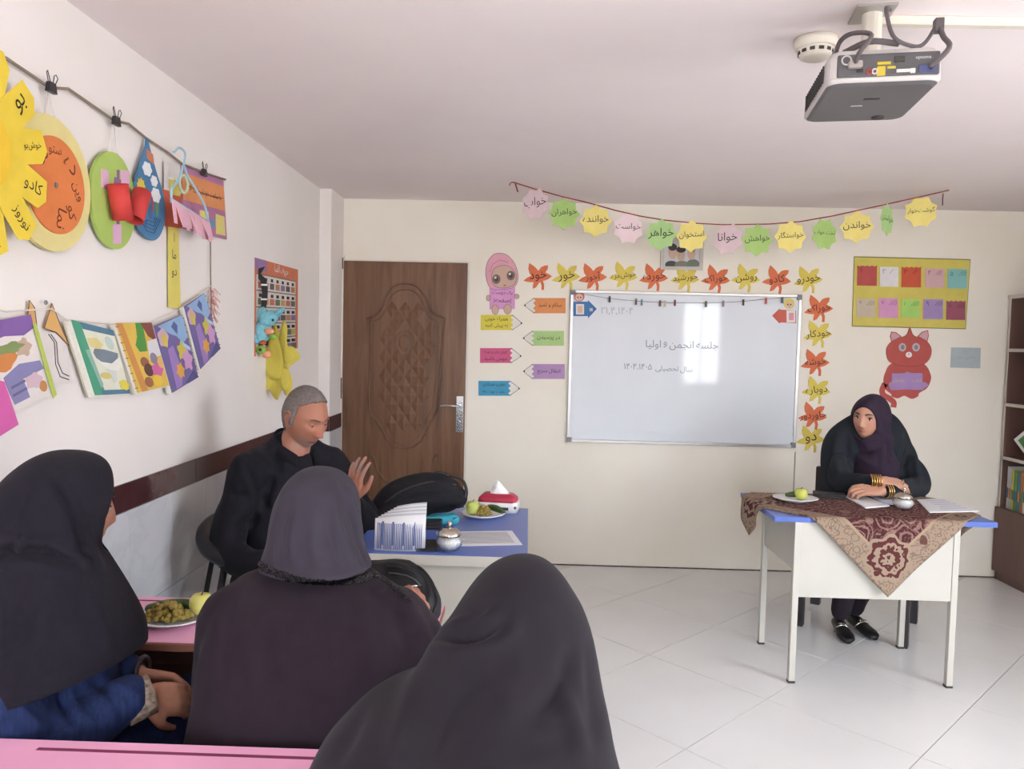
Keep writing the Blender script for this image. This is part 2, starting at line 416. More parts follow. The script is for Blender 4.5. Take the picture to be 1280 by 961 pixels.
dtube('panel_moulding', [(ctr[0] + (x - ctr[0]) * .87, ctr[1] + (y - ctr[1]) * .93) for x, y in outline], .006)
oval = [(506 + 11.5 * math.cos(a), 428 + 15 * math.sin(a)) for a in np.linspace(0, 2 * math.pi, 24, endpoint=False)]
dtube('medallion_ring', oval, .006)
cu, cv = BW.uv(506, 428, .03); MB().ball((cu, D - .03, cv), (.042, .008, .055), 16, 8).build('medallion', M_DOOR, door, True)
inner = [(ctr[0] + (x - ctr[0]) * .84, ctr[1] + (y - ctr[1]) * .9) for x, y in outline]
def inside(p, poly):
    r = False; n = len(poly)
    for i in range(n):
        a, b = poly[i], poly[(i + 1) % n]
        if (a[1] > p[1]) != (b[1] > p[1]) and p[0] < (b[0] - a[0]) * (p[1] - a[1]) / (b[1] - a[1]) + a[0]: r = not r
    return r
iu = dpx(inner); ov = dpx([(506 + 14 * math.cos(a), 428 + 18 * math.sin(a)) for a in np.linspace(0, 2 * math.pi, 24, endpoint=False)])
dw, dh = .043, .062
dm = MB(); dm.add([(-dw * .93, 0, 0), (0, 0, -dh * .93), (dw * .93, 0, 0), (0, 0, dh * .93), (0, -.012, 0)], [(0, 1, 4), (1, 2, 4), (2, 3, 4), (3, 0, 4)])
dme = dm.mesh('quilted_diamond'); dme.materials.append(M_DOOR)
for i in range(-6, 7):
    for j in range(-14, 15):
        if (i + j) % 2: continue
        c = (cu + i * dw, cv - .16 + j * dh)
        if all(inside((c[0] + a * dw * .8, c[1] + b * dh * .8), iu) for a, b in ((1, 0), (-1, 0), (0, 1), (0, -1))) and not inside(c, ov) :
            o = bpy.data.objects.new('quilted_diamond', dme); COL.objects.link(o); o.parent = door; o.location = (c[0], D - .03, c[1])
low = smooth2([(461.5, 572), (468, 574), (473, 590), (486, 604), (506, 610), (526, 604), (538, 590), (542, 574), (547, 572), (547, 630), (545, 676), (505, 680), (462, 676), (461.5, 630)], 3)
dtube('panel_moulding', low, .010)
# lock plate and lever
pl = MB(); a, b = BW.uv(570.5, 495, .03), BW.uv(578.5, 540, .03)
pl.box(a[0], b[0], D - .036, D - .03, b[1], a[1])
plate = pl.build('lock_plate', M_CHROME, door, bevel=.002)
hu, hv = BW.uv(574, 507, .03)
MB().tube(spline([(hu, D - .03, hv), (hu, D - .07, hv), (hu - .03, D - .082, hv + .002), (hu - .075, D - .08, hv + .004), (hu - .12, D - .076, hv)], 4), .0075, 10).build('lever_handle', M_CHROME, plate, True)
MB().tube([(hu, D - .034, hv - .11), (hu, D - .044, hv - .11)], .011, 12).build('lock_cylinder', M_CHROME, plate)
fr = MB().box(-1.232, dx0, D - .035, D - .001, 0, dz + .035).box(dx0, dx1 + .012, D - .014, D - .001, dz, dz + .012).box(dx1, dx1 + .012, D - .014, D - .001, 0, dz)
tr2 = fr.build('trim_2', M_FRAMEW); struct(tr2)
for y0_, y1_ in ((472, 498), (322, 336), (612, 630)):
    a, b = BW.uv(421, y0_, .035), BW.uv(424, y1_, .035); MB().box(-1.231, -1.224, D - .040, D - .034, b[1], a[1]).build('hinge', M_GAP, tr2)
# ------------------------------------------------------------------ back wall: whiteboard
M_WB = mat('whiteboard_enamel', (224, 228, 234), .06, spec=.5, var=.015, scale=4)
M_ALUM = mat('aluminium', (190, 188, 186), .35, metal=.8, var=.03)
M_GREYP = mat('grey_plastic', (128, 126, 128), .5)
M_MARKER = mat('faded_marker', (134, 140, 152), .6, var=0)
u0, u1, v0, v1 = .261, 1.758, .827, 1.823
wb = wthing(BW, 'whiteboard', 'white dry-erase board in an aluminium frame with handwriting on it', 'whiteboard', ((u0 + u1) / 2, v0))
cut(wb, 'panel', [(u0, v0), (u1, v0), (u1, v1), (u0, v1)], 0, .012, M_WB)
for pts in ([(u0, v0), (u1, v0), (u1, v0 + .02), (u0, v0 + .02)], [(u0, v1 - .02), (u1, v1 - .02), (u1, v1), (u0, v1)], [(u0, v0 + .02), (u0 + .02, v0 + .02), (u0 + .02, v1 - .02), (u0, v1 - .02)], [(u1 - .02, v0 + .02), (u1, v0 + .02), (u1, v1 - .02), (u1 - .02, v1 - .02)]):
    cut(wb, 'frame_rail', pts, 0, .022, M_ALUM, bevel=.003)
for cu, cv in ((u0, v0), (u1 - .034, v0), (u0, v1 - .034), (u1 - .034, v1 - .034)):
    cut(wb, 'corner_cap', [(cu, cv), (cu + .034, cv), (cu + .034, cv + .034), (cu, cv + .034)], 0, .0245, M_GREYP, bevel=.004)
write(wb, '۱۴۰۴,۴,۲۱', (771, 389), .21, .0126, mat('very_faded_marker', (176, 180, 190), .6, var=0), px=True)
write_words(wb, 'جلسه انجمن و اولیا', (852, 431), .47, .0126, M_MARKER, px=True)
write_words(wb, 'سال تحصیلی', (842, 461), .24, .0126, M_MARKER, px=True)
write(wb, '۱۴۰۴.۱۴۰۵', (797, 458), .18, .0126, M_MARKER, px=True)
# arrow badges stuck on the board
M_BLUEP, M_REDP = paper((58, 110, 170)), paper((205, 92, 80))
M_SKIN_P, M_WHITE_P, M_PINK_P = paper((224, 184, 160)), paper((232, 228, 226)), paper((220, 150, 170))
def arrow_badge(name, label, body, tip, head, m, hood):
    t = wthing(BW, name, label, 'sticker', BW.uv(*head), d=.0125)
    cut(t, 'arrow', body, 0, .002, m, px=True)
    h = pxs(t, [head])[0]
    cut(t, 'head', circ(h, .034, 24), 0, .003, hood)
    art(t, 'face', [(circ((h[0], h[1] - .006), .024, 20), M_SKIN_P), (circ((h[0] - .009, h[1] - .006), .005, 10), INK), (circ((h[0] + .009, h[1] - .006), .005, 10), INK), (circ((h[0], h[1] - .018), .004, 8), M_REDP)], .003)
    return t
t = arrow_badge('arrow_badge', 'blue paper arrow pointing right topped by a small girl face', [(716.5, 377), (735, 377), (735, 375), (746, 386), (735, 398), (735, 395), (716.5, 395)], 0, (724, 370.5), M_BLUEP, paper((196, 110, 110)))
art(t, 'card', [([(720, 380), (730, 380), (730, 393), (720, 393)], M_WHITE_P)], .002, px=True)
art(t, 'card_picture', [([(722, 382), (728, 382), (728, 391), (722, 391)], M_SKIN_P)], .003, px=True)
art(t, 'small_card', [([(737, 385), (741, 385), (741, 389), (737, 389)], paper((200, 200, 200)))], .002, px=True)
t = arrow_badge('arrow_badge', 'red paper arrow pointing left topped by a small girl face in yellow', [(995, 388), (976, 387), (974, 386), (965, 394.5), (974, 404), (976, 403), (995, 404)], 0, (986.5, 379.5), M_REDP, paper((222, 200, 70)))
art(t, 'card', [([(983, 388), (994, 388), (994, 403), (983, 403)], M_WHITE_P)], .002, px=True)
art(t, 'card_picture', [([(986, 391), (992, 391), (992, 400), (986, 400)], M_PINK_P)], .003, px=True)
# string of tiny pegs across the board top
st = [(716, 365.5), (729, 367.5), (762, 373), (794, 376), (825, 378), (844, 378.5), (882, 378.5), (904, 378), (929, 376.5), (957, 374), (978, 372.5), (998, 371)]
t = wthing(BW, 'peg_string', 'thin dark string stretched across the top of the whiteboard', 'string', BW.uv(860, 378), d=.024)
wline(t, 'cord', st, .0014, .001, mat('dark_string', (110, 90, 96), .8), px=True)
for px_, py_, c in ((762, 374, (60, 58, 60)), (795, 377, (110, 106, 112)), (802, 378, (110, 140, 150)), (825, 379, (120, 90, 110)), (831, 379.5, (200, 190, 150)), (843.5, 378.5, (110, 50, 80)), (882.5, 380, (90, 104, 92)), (904, 379.5, (150, 130, 150)), (929, 378, (56, 50, 62)), (957.5, 376, (190, 80, 70)), (978, 375, (90, 100, 96))):
    nm = {(60, 58, 60): 'black', (110, 106, 112): 'grey', (110, 140, 150): 'pale blue', (120, 90, 110): 'mauve', (200, 190, 150): 'cream', (110, 50, 80): 'plum', (90, 104, 92): 'dull green', (150, 130, 150): 'lilac', (56, 50, 62): 'dark violet', (190, 80, 70): 'red', (90, 100, 96): 'slate grey'}[c]
    p = wthing(BW, 'mini_peg', 'tiny %s peg clipped on the string over the whiteboard' % nm, 'peg', BW.uv(px_, py_), d=.0262, group='mini pegs on the whiteboard string')
    m = mat('peg_' + nm.replace(' ', '_'), c, .5); a, b = pxs(p, [(px_, py_)])[0]
    cut(p, 'jaw', [(a - .007, b - .02), (a + .0, b - .02), (a + .001, b + .02), (a - .006, b + .02)], 0, .004, m)
    cut(p, 'jaw', [(a + .001, b - .02), (a + .007, b - .02), (a + .006, b + .02), (a + .001, b + .02)], 0, .004, m)
# ------------------------------------------------------------------ maple leaf cards
LEAF = [(-.5, 1.), (-.22, .80), (-.02, .62), (.12, .42), (.32, .66), (.56, .76), (.83, .78), (.80, .52), (.62, .28), (.86, .16), (1.08, 0), (.84, -.17), (.62, -.26), (.42, -.30), (.50, -.55), (.47, -.95), (.30, -.92), (.32, -.60), (.22, -.36), (.10, -.50), (-.08, -.74), (-.32, -.83), (-.30, -.60), (-.24, -.36), (-.45, -.36), (-.70, -.32), (-.96, -.24), (-.72, -.05), (-.38, .10), (-.52, .30), (-.58, .62)]
M_LO, M_LY = paper((220, 108, 66)), paper((224, 200, 84))
words = ['خود', 'خور', 'آخور', 'خوش|مزه', 'خورده', 'خورشید', 'خوراک', 'روشن', 'کادو', 'خودرو', 'خوراک', 'خودکار', 'خوشه', 'دوباره', 'خاوردور', 'دو']
lp = [(671, 346), (706.5, 346), (739.5, 346.5), (778, 345), (816, 347), (855, 348), (893.5, 349), (931, 348), (969.5, 350), (1009, 350), (1022, 386), (1021, 418), (1017.5, 453.5), (1019, 488), (1014.5, 520), (1012, 549)]
ordn = ['first', 'second', 'third', 'fourth', 'fifth', 'sixth', 'seventh', 'eighth', 'ninth', 'tenth', 'eleventh', 'twelfth', 'thirteenth']
for k, (p, w) in enumerate(zip(lp, words)):
    oy = (k % 2 == 0)
    if k < 10: lb = '%s maple leaf card, %s from the doll cutout in the row over the whiteboard' % ('orange' if oy else 'yellow', ordn[k])
    else: lb = '%s maple leaf card, %s down in the column beside the whiteboard' % ('orange' if oy else 'yellow', ordn[k - 10])
    c = BW.uv(*p); t = wthing(BW, 'maple_leaf_card', lb, 'paper leaf', c, group='maple leaf cards around the whiteboard')
    s = .092; rt = random.uniform(-.12, .08); co, si = math.cos(rt), math.sin(rt)
    pts = [(c[0] + s * (x * co - y * si), c[1] + s * (x * si + y * co)) for x, y in LEAF]
    cut(t, 'leaf', pts, 0, .003, M_LO if oy else M_LY)
    write(t, w, (c[0] + .008, c[1] + .002), .088 + .012 * len(w.replace('|', '')), .0034, INK, rot=.12, hmax=.06)
# ------------------------------------------------------------------ pencil cards
M_OUT = mat('pencil_line', (96, 86, 84), .7, var=0); M_CREAMP = paper((232, 226, 216))
def pencil(label, x0, x1, y0, y1, tip, c, lines):
    cx, cy = (x0 + x1) / 2, (y0 + y1) / 2
    t = wthing(BW, 'pencil_card', label, 'paper pencil', BW.uv(cx, cy), group='pencil shaped rule cards by the door')
    side = x1 if tip[0] > cx else x0
    n = 6; zig = [(side + (1.5 if k % 2 else -1.5) * (1 if tip[0] > cx else -1) * -1, y0 + (y1 - y0) * k / n) for k in range(n + 1)]
    body = ([(x0, y0)] + zig + [(x0, y1)]) if tip[0] > cx else ([(x1, y0)] + zig + [(x1, y1)])
    cut(t, 'tip', [(side, y0), tip, (side, y1)], 0, .0016, M_CREAMP, px=True)
    wline(t, 'tip_outline', [(side, y0), tip, (side, y1)], .0018, .0018, M_OUT, px=True)
    cut(t, 'barrel', body, 0, .0022, paper(c), px=True)
    d = 1.5 if tip[0] > cx else -1.5
    art(t, 'lead_point', [([(tip[0], tip[1]), (tip[0] - d * 1.4, tip[1] - 1.6), (tip[0] - d * 1.4, tip[1] + 1.6)], INK)], .0016, px=True)
    for k, s in enumerate(lines):
        write(t, s, (cx, cy + (k - (len(lines) - 1) / 2) * 8.4), .15, .0026, INK, px=True, hmax=.042)
pencil('orange pencil card, topmost beside the whiteboard', 668, 707, 372.5, 391.5, (655, 381.5), (226, 140, 82), ['سلام و تمیز'])
pencil('yellow pencil card under the doll cutout', 601, 640, 393.5, 412.5, (653, 404), (222, 206, 66), ['همراه خوبی', 'به پیش کنید'])
pencil('green pencil card under the orange one', 666, 705, 413.5, 432, (653.5, 422.5), (170, 206, 130), ['در پرسیدن'])
pencil('pink pencil card under the yellow one', 600, 639, 435, 453.5, (652, 445), (206, 84, 128), ['گوش دادن و توجه', 'مومن باشید'])
pencil('purple pencil card under the green one', 666, 706, 455, 473.5, (654, 464), (176, 138, 186), ['انتقال سریع'])
pencil('blue pencil card under the pink one', 598, 637, 476, 494.5, (650, 485.5), (58, 146, 186), ['نظم و همکاری', 'رعایت نوبت ها'])
# ------------------------------------------------------------------ doll cutout in a pink headscarf
t = wthing(BW, 'doll_cutout', 'paper doll in a pink headscarf holding a lettered card', 'paper doll', BW.uv(628, 350))
M_HOOD, M_HOOD2, M_FACE, M_LILAC = paper((214, 146, 164)), paper((226, 160, 178)), paper((206, 170, 150)), paper((222, 150, 206))
hood = smooth2([(607.5, 345), (609, 329), (616, 319), (624, 316.5), (634, 319), (643, 329), (647.5, 343), (646, 354), (640, 360), (624, 362), (613, 360)])
cut(t, 'headscarf', hood, 0, .003, M_HOOD2, px=True)
wline(t, 'outline', hood, .0014, .003, M_OUT, px=True, closed=True)
fc = smooth2([(614.5, 347), (617, 337), (624, 332.5), (634, 332), (642, 338), (645.5, 347), (642, 356), (630, 360), (618, 357)])
cut(t, 'face', fc, .003, .0042, M_FACE, px=True); wline(t, 'outline', fc, .0012, .0042, M_OUT, px=True, closed=True)
wline(t, 'headscarf_fold', [(612, 340), (616, 330), (625, 325), (636, 328)], .0012, .003, M_OUT, px=True)
items = []
for ex, ey in ((620.5, 349), (638.5, 344.5)):
    items += [([(ex + 5.2 * math.cos(a), ey + 6 * math.sin(a)) for a in np.linspace(0, 2 * math.pi, 16, endpoint=False)], mat('eye_brown', (126, 106, 100), .6, var=0)), ([(ex + 2.6 * math.cos(a), ey + 3.2 * math.sin(a)) for a in np.linspace(0, 2 * math.pi, 14, endpoint=False)], mat('eye_dark', (84, 70, 68), .6, var=0)), ([(ex - 1.2 + 1.5 * math.cos(a), ey - 2 + 1.5 * math.sin(a)) for a in np.linspace(0, 2 * math.pi, 8, endpoint=False)], M_WHITE_P)]
items.append(([(629, 356.2), (633, 355.5), (632, 357.4), (630, 357.8)], paper((190, 90, 90))))
art(t, 'features', items, .0042, px=True)
cut(t, 'card', [(612, 359.5), (644, 359), (643.5, 386), (612, 386.5)], .0005, .0036, M_LILAC, px=True)
write(t, 'یک دوست', (628, 366), .13, .004, INK, px=True, hmax=.04); write(t, '(صفحه)', (628, 376), .12, .004, INK, px=True, hmax=.035)
for cx_, cy_, rx_, ry_ in ((619, 387, 4.2, 6.2), (634.5, 386.5, 4.8, 6.2), (610.5, 372.5, 2.6, 3.6), (646, 370.5, 3, 3)):
    q = [(cx_ + rx_ * math.cos(a), cy_ + ry_ * math.sin(a)) for a in np.linspace(0, 2 * math.pi, 16, endpoint=False)]
    cut(t, 'foot' if cy_ > 380 else 'hand', q, .0005, .0046, M_FACE, px=True); wline(t, 'outline', q, .0011, .0046, M_OUT, px=True, closed=True)
# ------------------------------------------------------------------ framed picture, half hidden behind the star garland
t = wthing(BW, 'picture_frame', 'small framed picture of three figures above the whiteboard', 'picture', BW.uv(852, 337))
M_FRM = mat('pale_frame', (196, 188, 178), .4)
fo, fi = [(825.5, 294), (879.5, 295), (878, 338), (825, 337)], [(830, 298.5), (875, 299), (873.5, 333.5), (829.5, 333)]
for k in range(4): cut(t, 'frame_side', [fo[k], fo[(k + 1) % 4], fi[(k + 1) % 4], fi[k]], 0, .014, M_FRM, px=True)
cut(t, 'print', fi, 0, .006, paper((206, 208, 206)), px=True)
def el(cx, cy, rx, ry, n=16): return [(cx + rx * math.cos(a), cy + ry * math.sin(a)) for a in np.linspace(0, 2 * math.pi, n, endpoint=False)]
M_CLO, M_GREYH = paper((70, 68, 72)), paper((64, 60, 62))
art(t, 'figures', [(el(839, 331, 8, 5), M_CLO), (el(852, 331, 9, 5), paper((120, 120, 110))), (el(866, 330, 8, 6), paper((104, 116, 104))), (el(840.5, 315, 5.5, 9), M_FACE), (el(840.5, 309, 5.5, 4.5), M_GREYH), (el(851, 319, 5, 7.5), M_FACE), (el(851, 312, 6, 4), M_GREYH), (el(864, 317, 5, 8), M_FACE), (el(864, 311, 5, 4), M_GREYH)], .006, px=True)
# ------------------------------------------------------------------ yellow pocket chart
t = wthing(BW, 'pocket_chart', 'yellow wall chart with ten small coloured pockets', 'chart', BW.uv(1138, 408))
ch = [(1067.5, 321), (1212.5, 324.5), (1206.5, 411), (1065, 407.5)]
cut(t, 'sheet', ch, 0, .004, paper((214, 198, 90)), px=True)
M_EDGE = mat('olive_tape', (120, 112, 62), .6)
wline(t, 'edging', ch, .003, .0035, M_EDGE, px=True, closed=True)
P8 = lambda q: (1060 + q[0] / 8, 315 + q[1] / 8)
cells = [(90, 285, 140, 338, (182, 72, 70)), (316, 500, 148, 348, (228, 224, 226)), (532, 726, 152, 354, (204, 78, 52)), (770, 958, 164, 356, (216, 172, 178)), (992, 1186, 170, 366, (130, 192, 188)), (82, 270, 466, 652, (198, 182, 160)), (304, 494, 460, 660, (216, 150, 196)), (530, 712, 470, 660, (166, 216, 104)), (750, 946, 470, 672, (164, 136, 192)), (980, 1168, 490, 680, (152, 76, 98))]
fa = '۱۲۳۴۵۶۷۸۹'
for k, (a, b, c, d, col) in enumerate(cells):
    n = 8; top = [(a + (b - a) * j / n, c + (6 if j % 2 else -4)) for j in range(n + 1)] if k in (0, 2, 9) else [(a, c), (b, c + 3)]
    pk = cut(t, 'pocket', [P8(q) for q in top + [(b - 3, d), (a - 3, d - 3)]], .004, .008, paper(col), px=True)
    M_PD = mat('pocket_ink_%d' % k, tuple(int(x * .55) for x in col), .7, var=0)
    write(t, fa[k] if k < 9 else '۱۰', P8((a + 38, c + 45)), .02, .0084, M_PD, parent=pk, px=True, hmax=.03)
    for j in range(min(k, 4)):
        wline(t, 'tally_mark', [P8((b - 90 + j * 22, c + 70)), P8((b - 50 + j * 14, c + 22))], .0012, .0084, M_PD, parent=pk, px=True)
# ------------------------------------------------------------------ red cat cutout with a purple book
t = wthing(BW, 'cat_cutout', 'red paper cat holding a purple open book', 'paper cat', BW.uv(1134, 470))
Q = lambda x, y: (1090 + x / 8.353, 405 + y / 8.353)
M_CAT, M_CATL, M_EAR = paper((184, 76, 70)), mat('cat_line', (120, 40, 42), .7, var=0), paper((206, 158, 170))
tail = spline([(*Q(135, 620), 0), (*Q(105, 690), 0), (*Q(120, 740), 0), (*Q(185, 780), 0), (*Q(225, 820), 0), (*Q(222, 870), 0)], 5)
tl = MB(); tp = loc2(t, pxs(t, [(p.x, p.y) for p in tail]))
left = []; right = []
for i in range(len(tp)):
    a = Vector(tp[max(0, i - 1)]); b = Vector(tp[min(len(tp) - 1, i + 1)]); dr = (b - a).normalized(); nn = Vector((-dr.y, dr.x)) * .018
    left.append(tuple(Vector(tp[i]) + nn)); right.append(tuple(Vector(tp[i]) - nn))
tl.prism(left + right[::-1], 0, -.003).build('tail', M_CAT, t)
body = smooth2([Q(*q) for q in ((200, 415), (140, 500), (118, 590), (140, 680), (200, 730), (205, 755), (265, 775), (320, 752), (350, 752), (415, 780), (480, 752), (490, 720), (570, 670), (610, 590), (608, 520), (545, 420), (380, 400))], 4)
cut(t, 'body', body, 0, .003, M_CAT, px=True)
for sgn, pts in ((1, [(205, 195), (185, 130), (200, 78), (250, 85), (310, 130)]), (2, [(470, 130), (520, 80), (583, 62), (592, 120), (575, 190)])):
    e = [Q(*q) for q in pts]; cut(t, 'ear', e, .0005, .0028, M_CAT, px=True)
    mx, my = sum(p[0] for p in e) / 5, sum(p[1] for p in e) / 5
    art(t, 'inner_ear', [([(mx + (x - mx) * .8, my + (y - my) * .8) for x, y in e], M_EAR)], .0028, px=True)
hd = smooth2([Q(*q) for q in ((145, 290), (165, 220), (230, 165), (350, 118), (390, 38), (430, 118), (540, 160), (600, 220), (616, 290), (590, 370), (520, 425), (380, 440), (250, 425), (170, 380))], 4)
cut(t, 'head', hd, .003, .0055, M_CAT, px=True); wline(t, 'head_outline', hd, .0012, .0055, M_CATL, px=True, closed=True)
art(t, 'features', [([Q(*q) for q in el(313, 242, 38, 44)], paper((190, 182, 190))), ([Q(*q) for q in el(315, 242, 20, 26)], paper((130, 124, 134))), ([Q(*q) for q in el(455, 242, 40, 44)], paper((190, 182, 190))), ([Q(*q) for q in el(457, 242, 20, 26)], paper((130, 124, 134))), ([Q(*q) for q in el(380, 320, 33, 30)], paper((240, 236, 236))), ([Q(*q) for q in el(380, 312, 7, 9)], paper((150, 130, 160)))], .0055, px=True)
bk = cut(t, 'book', [Q(*q) for q in ((202, 515), (330, 512), (365, 497), (400, 510), (520, 512), (522, 600), (560, 612), (583, 635), (520, 688), (350, 682), (195, 690), (168, 640), (172, 612), (200, 600))], .0055, .008, paper((166, 132, 190)), px=True)
write(t, 'داستان', Q(270, 590), .075, .0084, paper((206, 190, 90)), parent=bk, px=True, hmax=.035); write(t, 'کتاب', Q(460, 590), .06, .0084, paper((206, 190, 90)), parent=bk, px=True, hmax=.035)
# grey note
t = wthing(BW, 'wall_note', 'small pale blue-grey printed note between the cat and the shelf', 'note', BW.uv(1207, 459))
cut(t, 'sheet', [(1189, 434.5), (1225.5, 435), (1225, 460), (1188, 459)], 0, .0015, paper((172, 184, 188)), px=True)
wline(t, 'sheet_edge', [(1189, 434.5), (1225.5, 435), (1225, 460), (1188, 459)], .0014, .0012, paper((146, 162, 170)), px=True, closed=True)
write(t, 'کلاس دوم', (1207, 447), .11, .002, paper((150, 162, 168)), px=True)
# ------------------------------------------------------------------ star garland hung from the ceiling
GF = Frame('back', 4.42)
gp = [(641, 227.5), (668, 236), (700, 245), (730, 252), (770, 263), (800, 270), (830, 275), (870, 279), (905, 280.8), (960, 280), (1000, 277), (1040, 270), (1100, 257), (1150, 246), (1186, 237.5)]
t = wthing(GF, 'garland_string', 'red and brown twisted string sagging below the ceiling', 'string', GF.uv(905, 281))
uv_ = pxs(t, gp); uv_[0] = (uv_[0][0], H - .004); uv_[-1] = (uv_[-1][0], H - .004)
M_RS = mat('red_string', (150, 52, 46), .7, var=.5, scale=14)
wline(t, 'cord', uv_, .0035, 0, M_RS, seg=6)
a = uv_[0]; wline(t, 'loose_end', [a, (a[0] - .012, a[1] - .004), (a[0] - .02, a[1] - .02)], .003, 0, M_RS); wline(t, 'loose_end', [(a[0] + .015, a[1] - .01), (a[0] + .022, a[1] - .03), (a[0] + .03, a[1] - .055)], .004, 0, M_RS)
b = uv_[-1]; wline(t, 'loose_end', [(b[0] - .03, b[1] - .02), (b[0] - .032, b[1] - .05), (b[0] - .03, b[1] - .085)], .003, 0, mat('brown_string', (90, 62, 56), .8))
C_P, C_G, C_Y, C_GD = (232, 204, 208), (172, 212, 134), (234, 214, 118), (158, 192, 104)
stars = [((669, 255), C_P, 'خواب', 'pink', -.5), ((705, 267.5), C_GD, 'خواهران', 'green', .1), ((744.5, 276.5), C_Y, 'خواننده', 'yellow', -.1), ((785, 285.5), C_P, 'خواست', 'pink', .15), ((826, 293.5), C_G, 'خواهر', 'green', -.35), ((864, 295.5), C_Y, 'استخوان', 'yellow', .1), ((909, 299), C_P, 'خوانا', 'pink', -.55), ((946, 300.5), C_GD, 'خواهش', 'green', .1), ((987.5, 296), C_Y, 'خواستگار', 'yellow', 0), ((1030, 293), C_GD, 'تخت خواب', 'green', .35), ((1070.5, 284), C_Y, 'خواندن', 'yellow', -.2), ((1108, 275), C_G, 'خواستن', 'green', .75), ((1150.5, 265), C_Y, 'گوشت|خوار', 'yellow', -.15)]
for k, (p, c, w, cn, tw) in enumerate(stars):
    uv = GF.uv(*p); s = wthing(GF, 'star_card', '%s paper star on the sagging string, %s from its door end' % (cn, ordn[k]), 'paper star', uv, d=.006, group='paper stars on the ceiling garland')
    r = .092; pts = []
    for j in range(16):
        a = 2 * math.pi * j / 16 + R(22.5 * (0 if k % 3 else 1)); q = r if j % 2 == 0 else r * .80
        pts.append((uv[0] + q * math.cos(a), uv[1] + q * math.sin(a)))
    cut(s, 'paper', pts, 0, .0015, paper(c))
    write(s, w, (uv[0], uv[1] + .008), .145, .002, INK, rot=random.uniform(-.1, .1), hmax=.06)
    s.rotation_euler = (R(random.uniform(-3, 3)), 0, tw)
# ------------------------------------------------------------------ bookshelf against the right wall
M_SHELF = wood('walnut_board', [(92, 66, 60), (104, 76, 68), (112, 84, 76)], (8, 8, 1.2), .5)
M_SEDGE = mat('pale_edge_band', (200, 190, 180), .5)
sx0, sx1, sy0, sy1 = 3.085, 3.41, 4.16, 5.035
t = thing('bookshelf', 'tall walnut bookshelf with open bays over a low cupboard', 'bookshelf', ((sx0 + sx1) / 2, (sy0 + sy1) / 2, 0))
OX, OY = t.location.x, t.location.y
def sb(name, a, b, c, d, e, f, m, parent=None, bev=.002): return MB().box(a - OX, b - OX, c - OY, d - OY, e, f).build(name, m, parent or t, bevel=bev)
zt = 1.845
sb('back_panel', sx1 - .01, sx1, sy0, sy1, 0, zt, M_SHELF)
for y in (sy0, sy1 - .018):
    p = sb('side_panel', sx0 + .002, sx1 - .01, y, y + .018, 0, zt, M_SHELF); sb('edge_band', sx0 - .001, sx0 + .002, y, y + .018, .475, zt, M_SEDGE, p, 0)
for z in (.475, .81, 1.155, 1.505, zt):
    p = sb('shelf', sx0 + .002, sx1 - .01, sy0 - (.012 if z == zt else -.018), sy1 - (-.008 if z == zt else .018), z - .018, z, M_SHELF)
    if z > .5: sb('edge_band', sx0 - (.012 if z == zt else .001), sx0 + .002, sy0, sy1, z - .02, z + .001, M_SEDGE, p, 0)
ym = (sy0 + sy1) / 2
for a, b in ((sy0, ym - .001), (ym + .001, sy1)):
    dd = sb('cupboard_door', sx0 - .02, sx0, a, b, .06, .478, M_SHELF); sb('knob', sx0 - .04, sx0 - .02, (ym - .05 if b < ym else ym + .035), (ym - .035 if b < ym else ym + .05), .36, .42, M_CHROME, dd)
sb('plinth', sx0 + .005, sx1, sy0, sy1, 0, .06, M_SHELF)
M_PAGE = mat('book_pages', (226, 222, 212), .8)
bcol = [((206, 214, 222), 'pale blue'), ((232, 228, 220), 'white'), ((198, 122, 60), 'orange'), ((70, 130, 160), 'teal'), ((92, 140, 70), 'green'), ((208, 190, 90), 'mustard')]
y = sy1 - .03
for k in range(9):
    th = random.uniform(.018, .034); hh = random.uniform(.24, .29); c, cn = bcol[(k * 5 + 1) % 6]
    y -= th + .002
    lb = '%s book standing in the bay above the shelf cupboard, %s from the back wall' % (cn, ordn[k])
    b = thing('shelf_book', lb, 'book', (sx0 + .13, y + th / 2, .4752), group='books in the bookshelf')
    MB().box(-.095, .095, -th / 2 + .002, th / 2 - .002, .003, hh - .003).build('page_block', M_PAGE, b)
    MB().box(-.1, .1, -th / 2, -th / 2 + .002, 0, hh).box(-.1, .1, th / 2 - .002, th / 2, 0, hh).box(-.1, -.097, -th / 2, th / 2, 0, hh).build('cover', paper(c), b)
    MB().box(-.1006, -.1, -th / 2 + .003, th / 2 - .003, hh * .25, hh * .5).build('spine_print', paper([(60, 100, 140), (200, 120, 60), (90, 130, 70)][k % 3]), b)
# green diamond ornament standing at the front of a bay
t = thing('diamond_ornament', 'green diamond paper ornament with a white border in the bookshelf', 'ornament', (3.12, 4.80, .8105), group=None)
mb = MB(); dz_, dy_ = .115, .17
for s, y0, y1 in ((1.0, .0, .006),):
    mb.add([(0, -dy_, dz_), (0, 0, 0), (0, dy_, dz_), (0, 0, 2 * dz_), (.006, -dy_, dz_), (.006, 0, 0), (.006, dy_, dz_), (.006, 0, 2 * dz_)], [(0, 1, 2, 3), (7, 6, 5, 4), (0, 4, 5, 1), (1, 5, 6, 2), (2, 6, 7, 3), (3, 7, 4, 0)])
mb.build('border', M_WHITE_P, t)
k = .74; MB().add([(-.001, -dy_ * k, dz_), (-.001, 0, dz_ - dz_ * k), (-.001, dy_ * k, dz_), (-.001, 0, dz_ + dz_ * k), (.001, 0, dz_)], [(3, 2, 1, 0), (0, 1, 4), (1, 2, 4), (2, 3, 4), (3, 0, 4)]).build('green_centre', paper((70, 140, 64)), t)
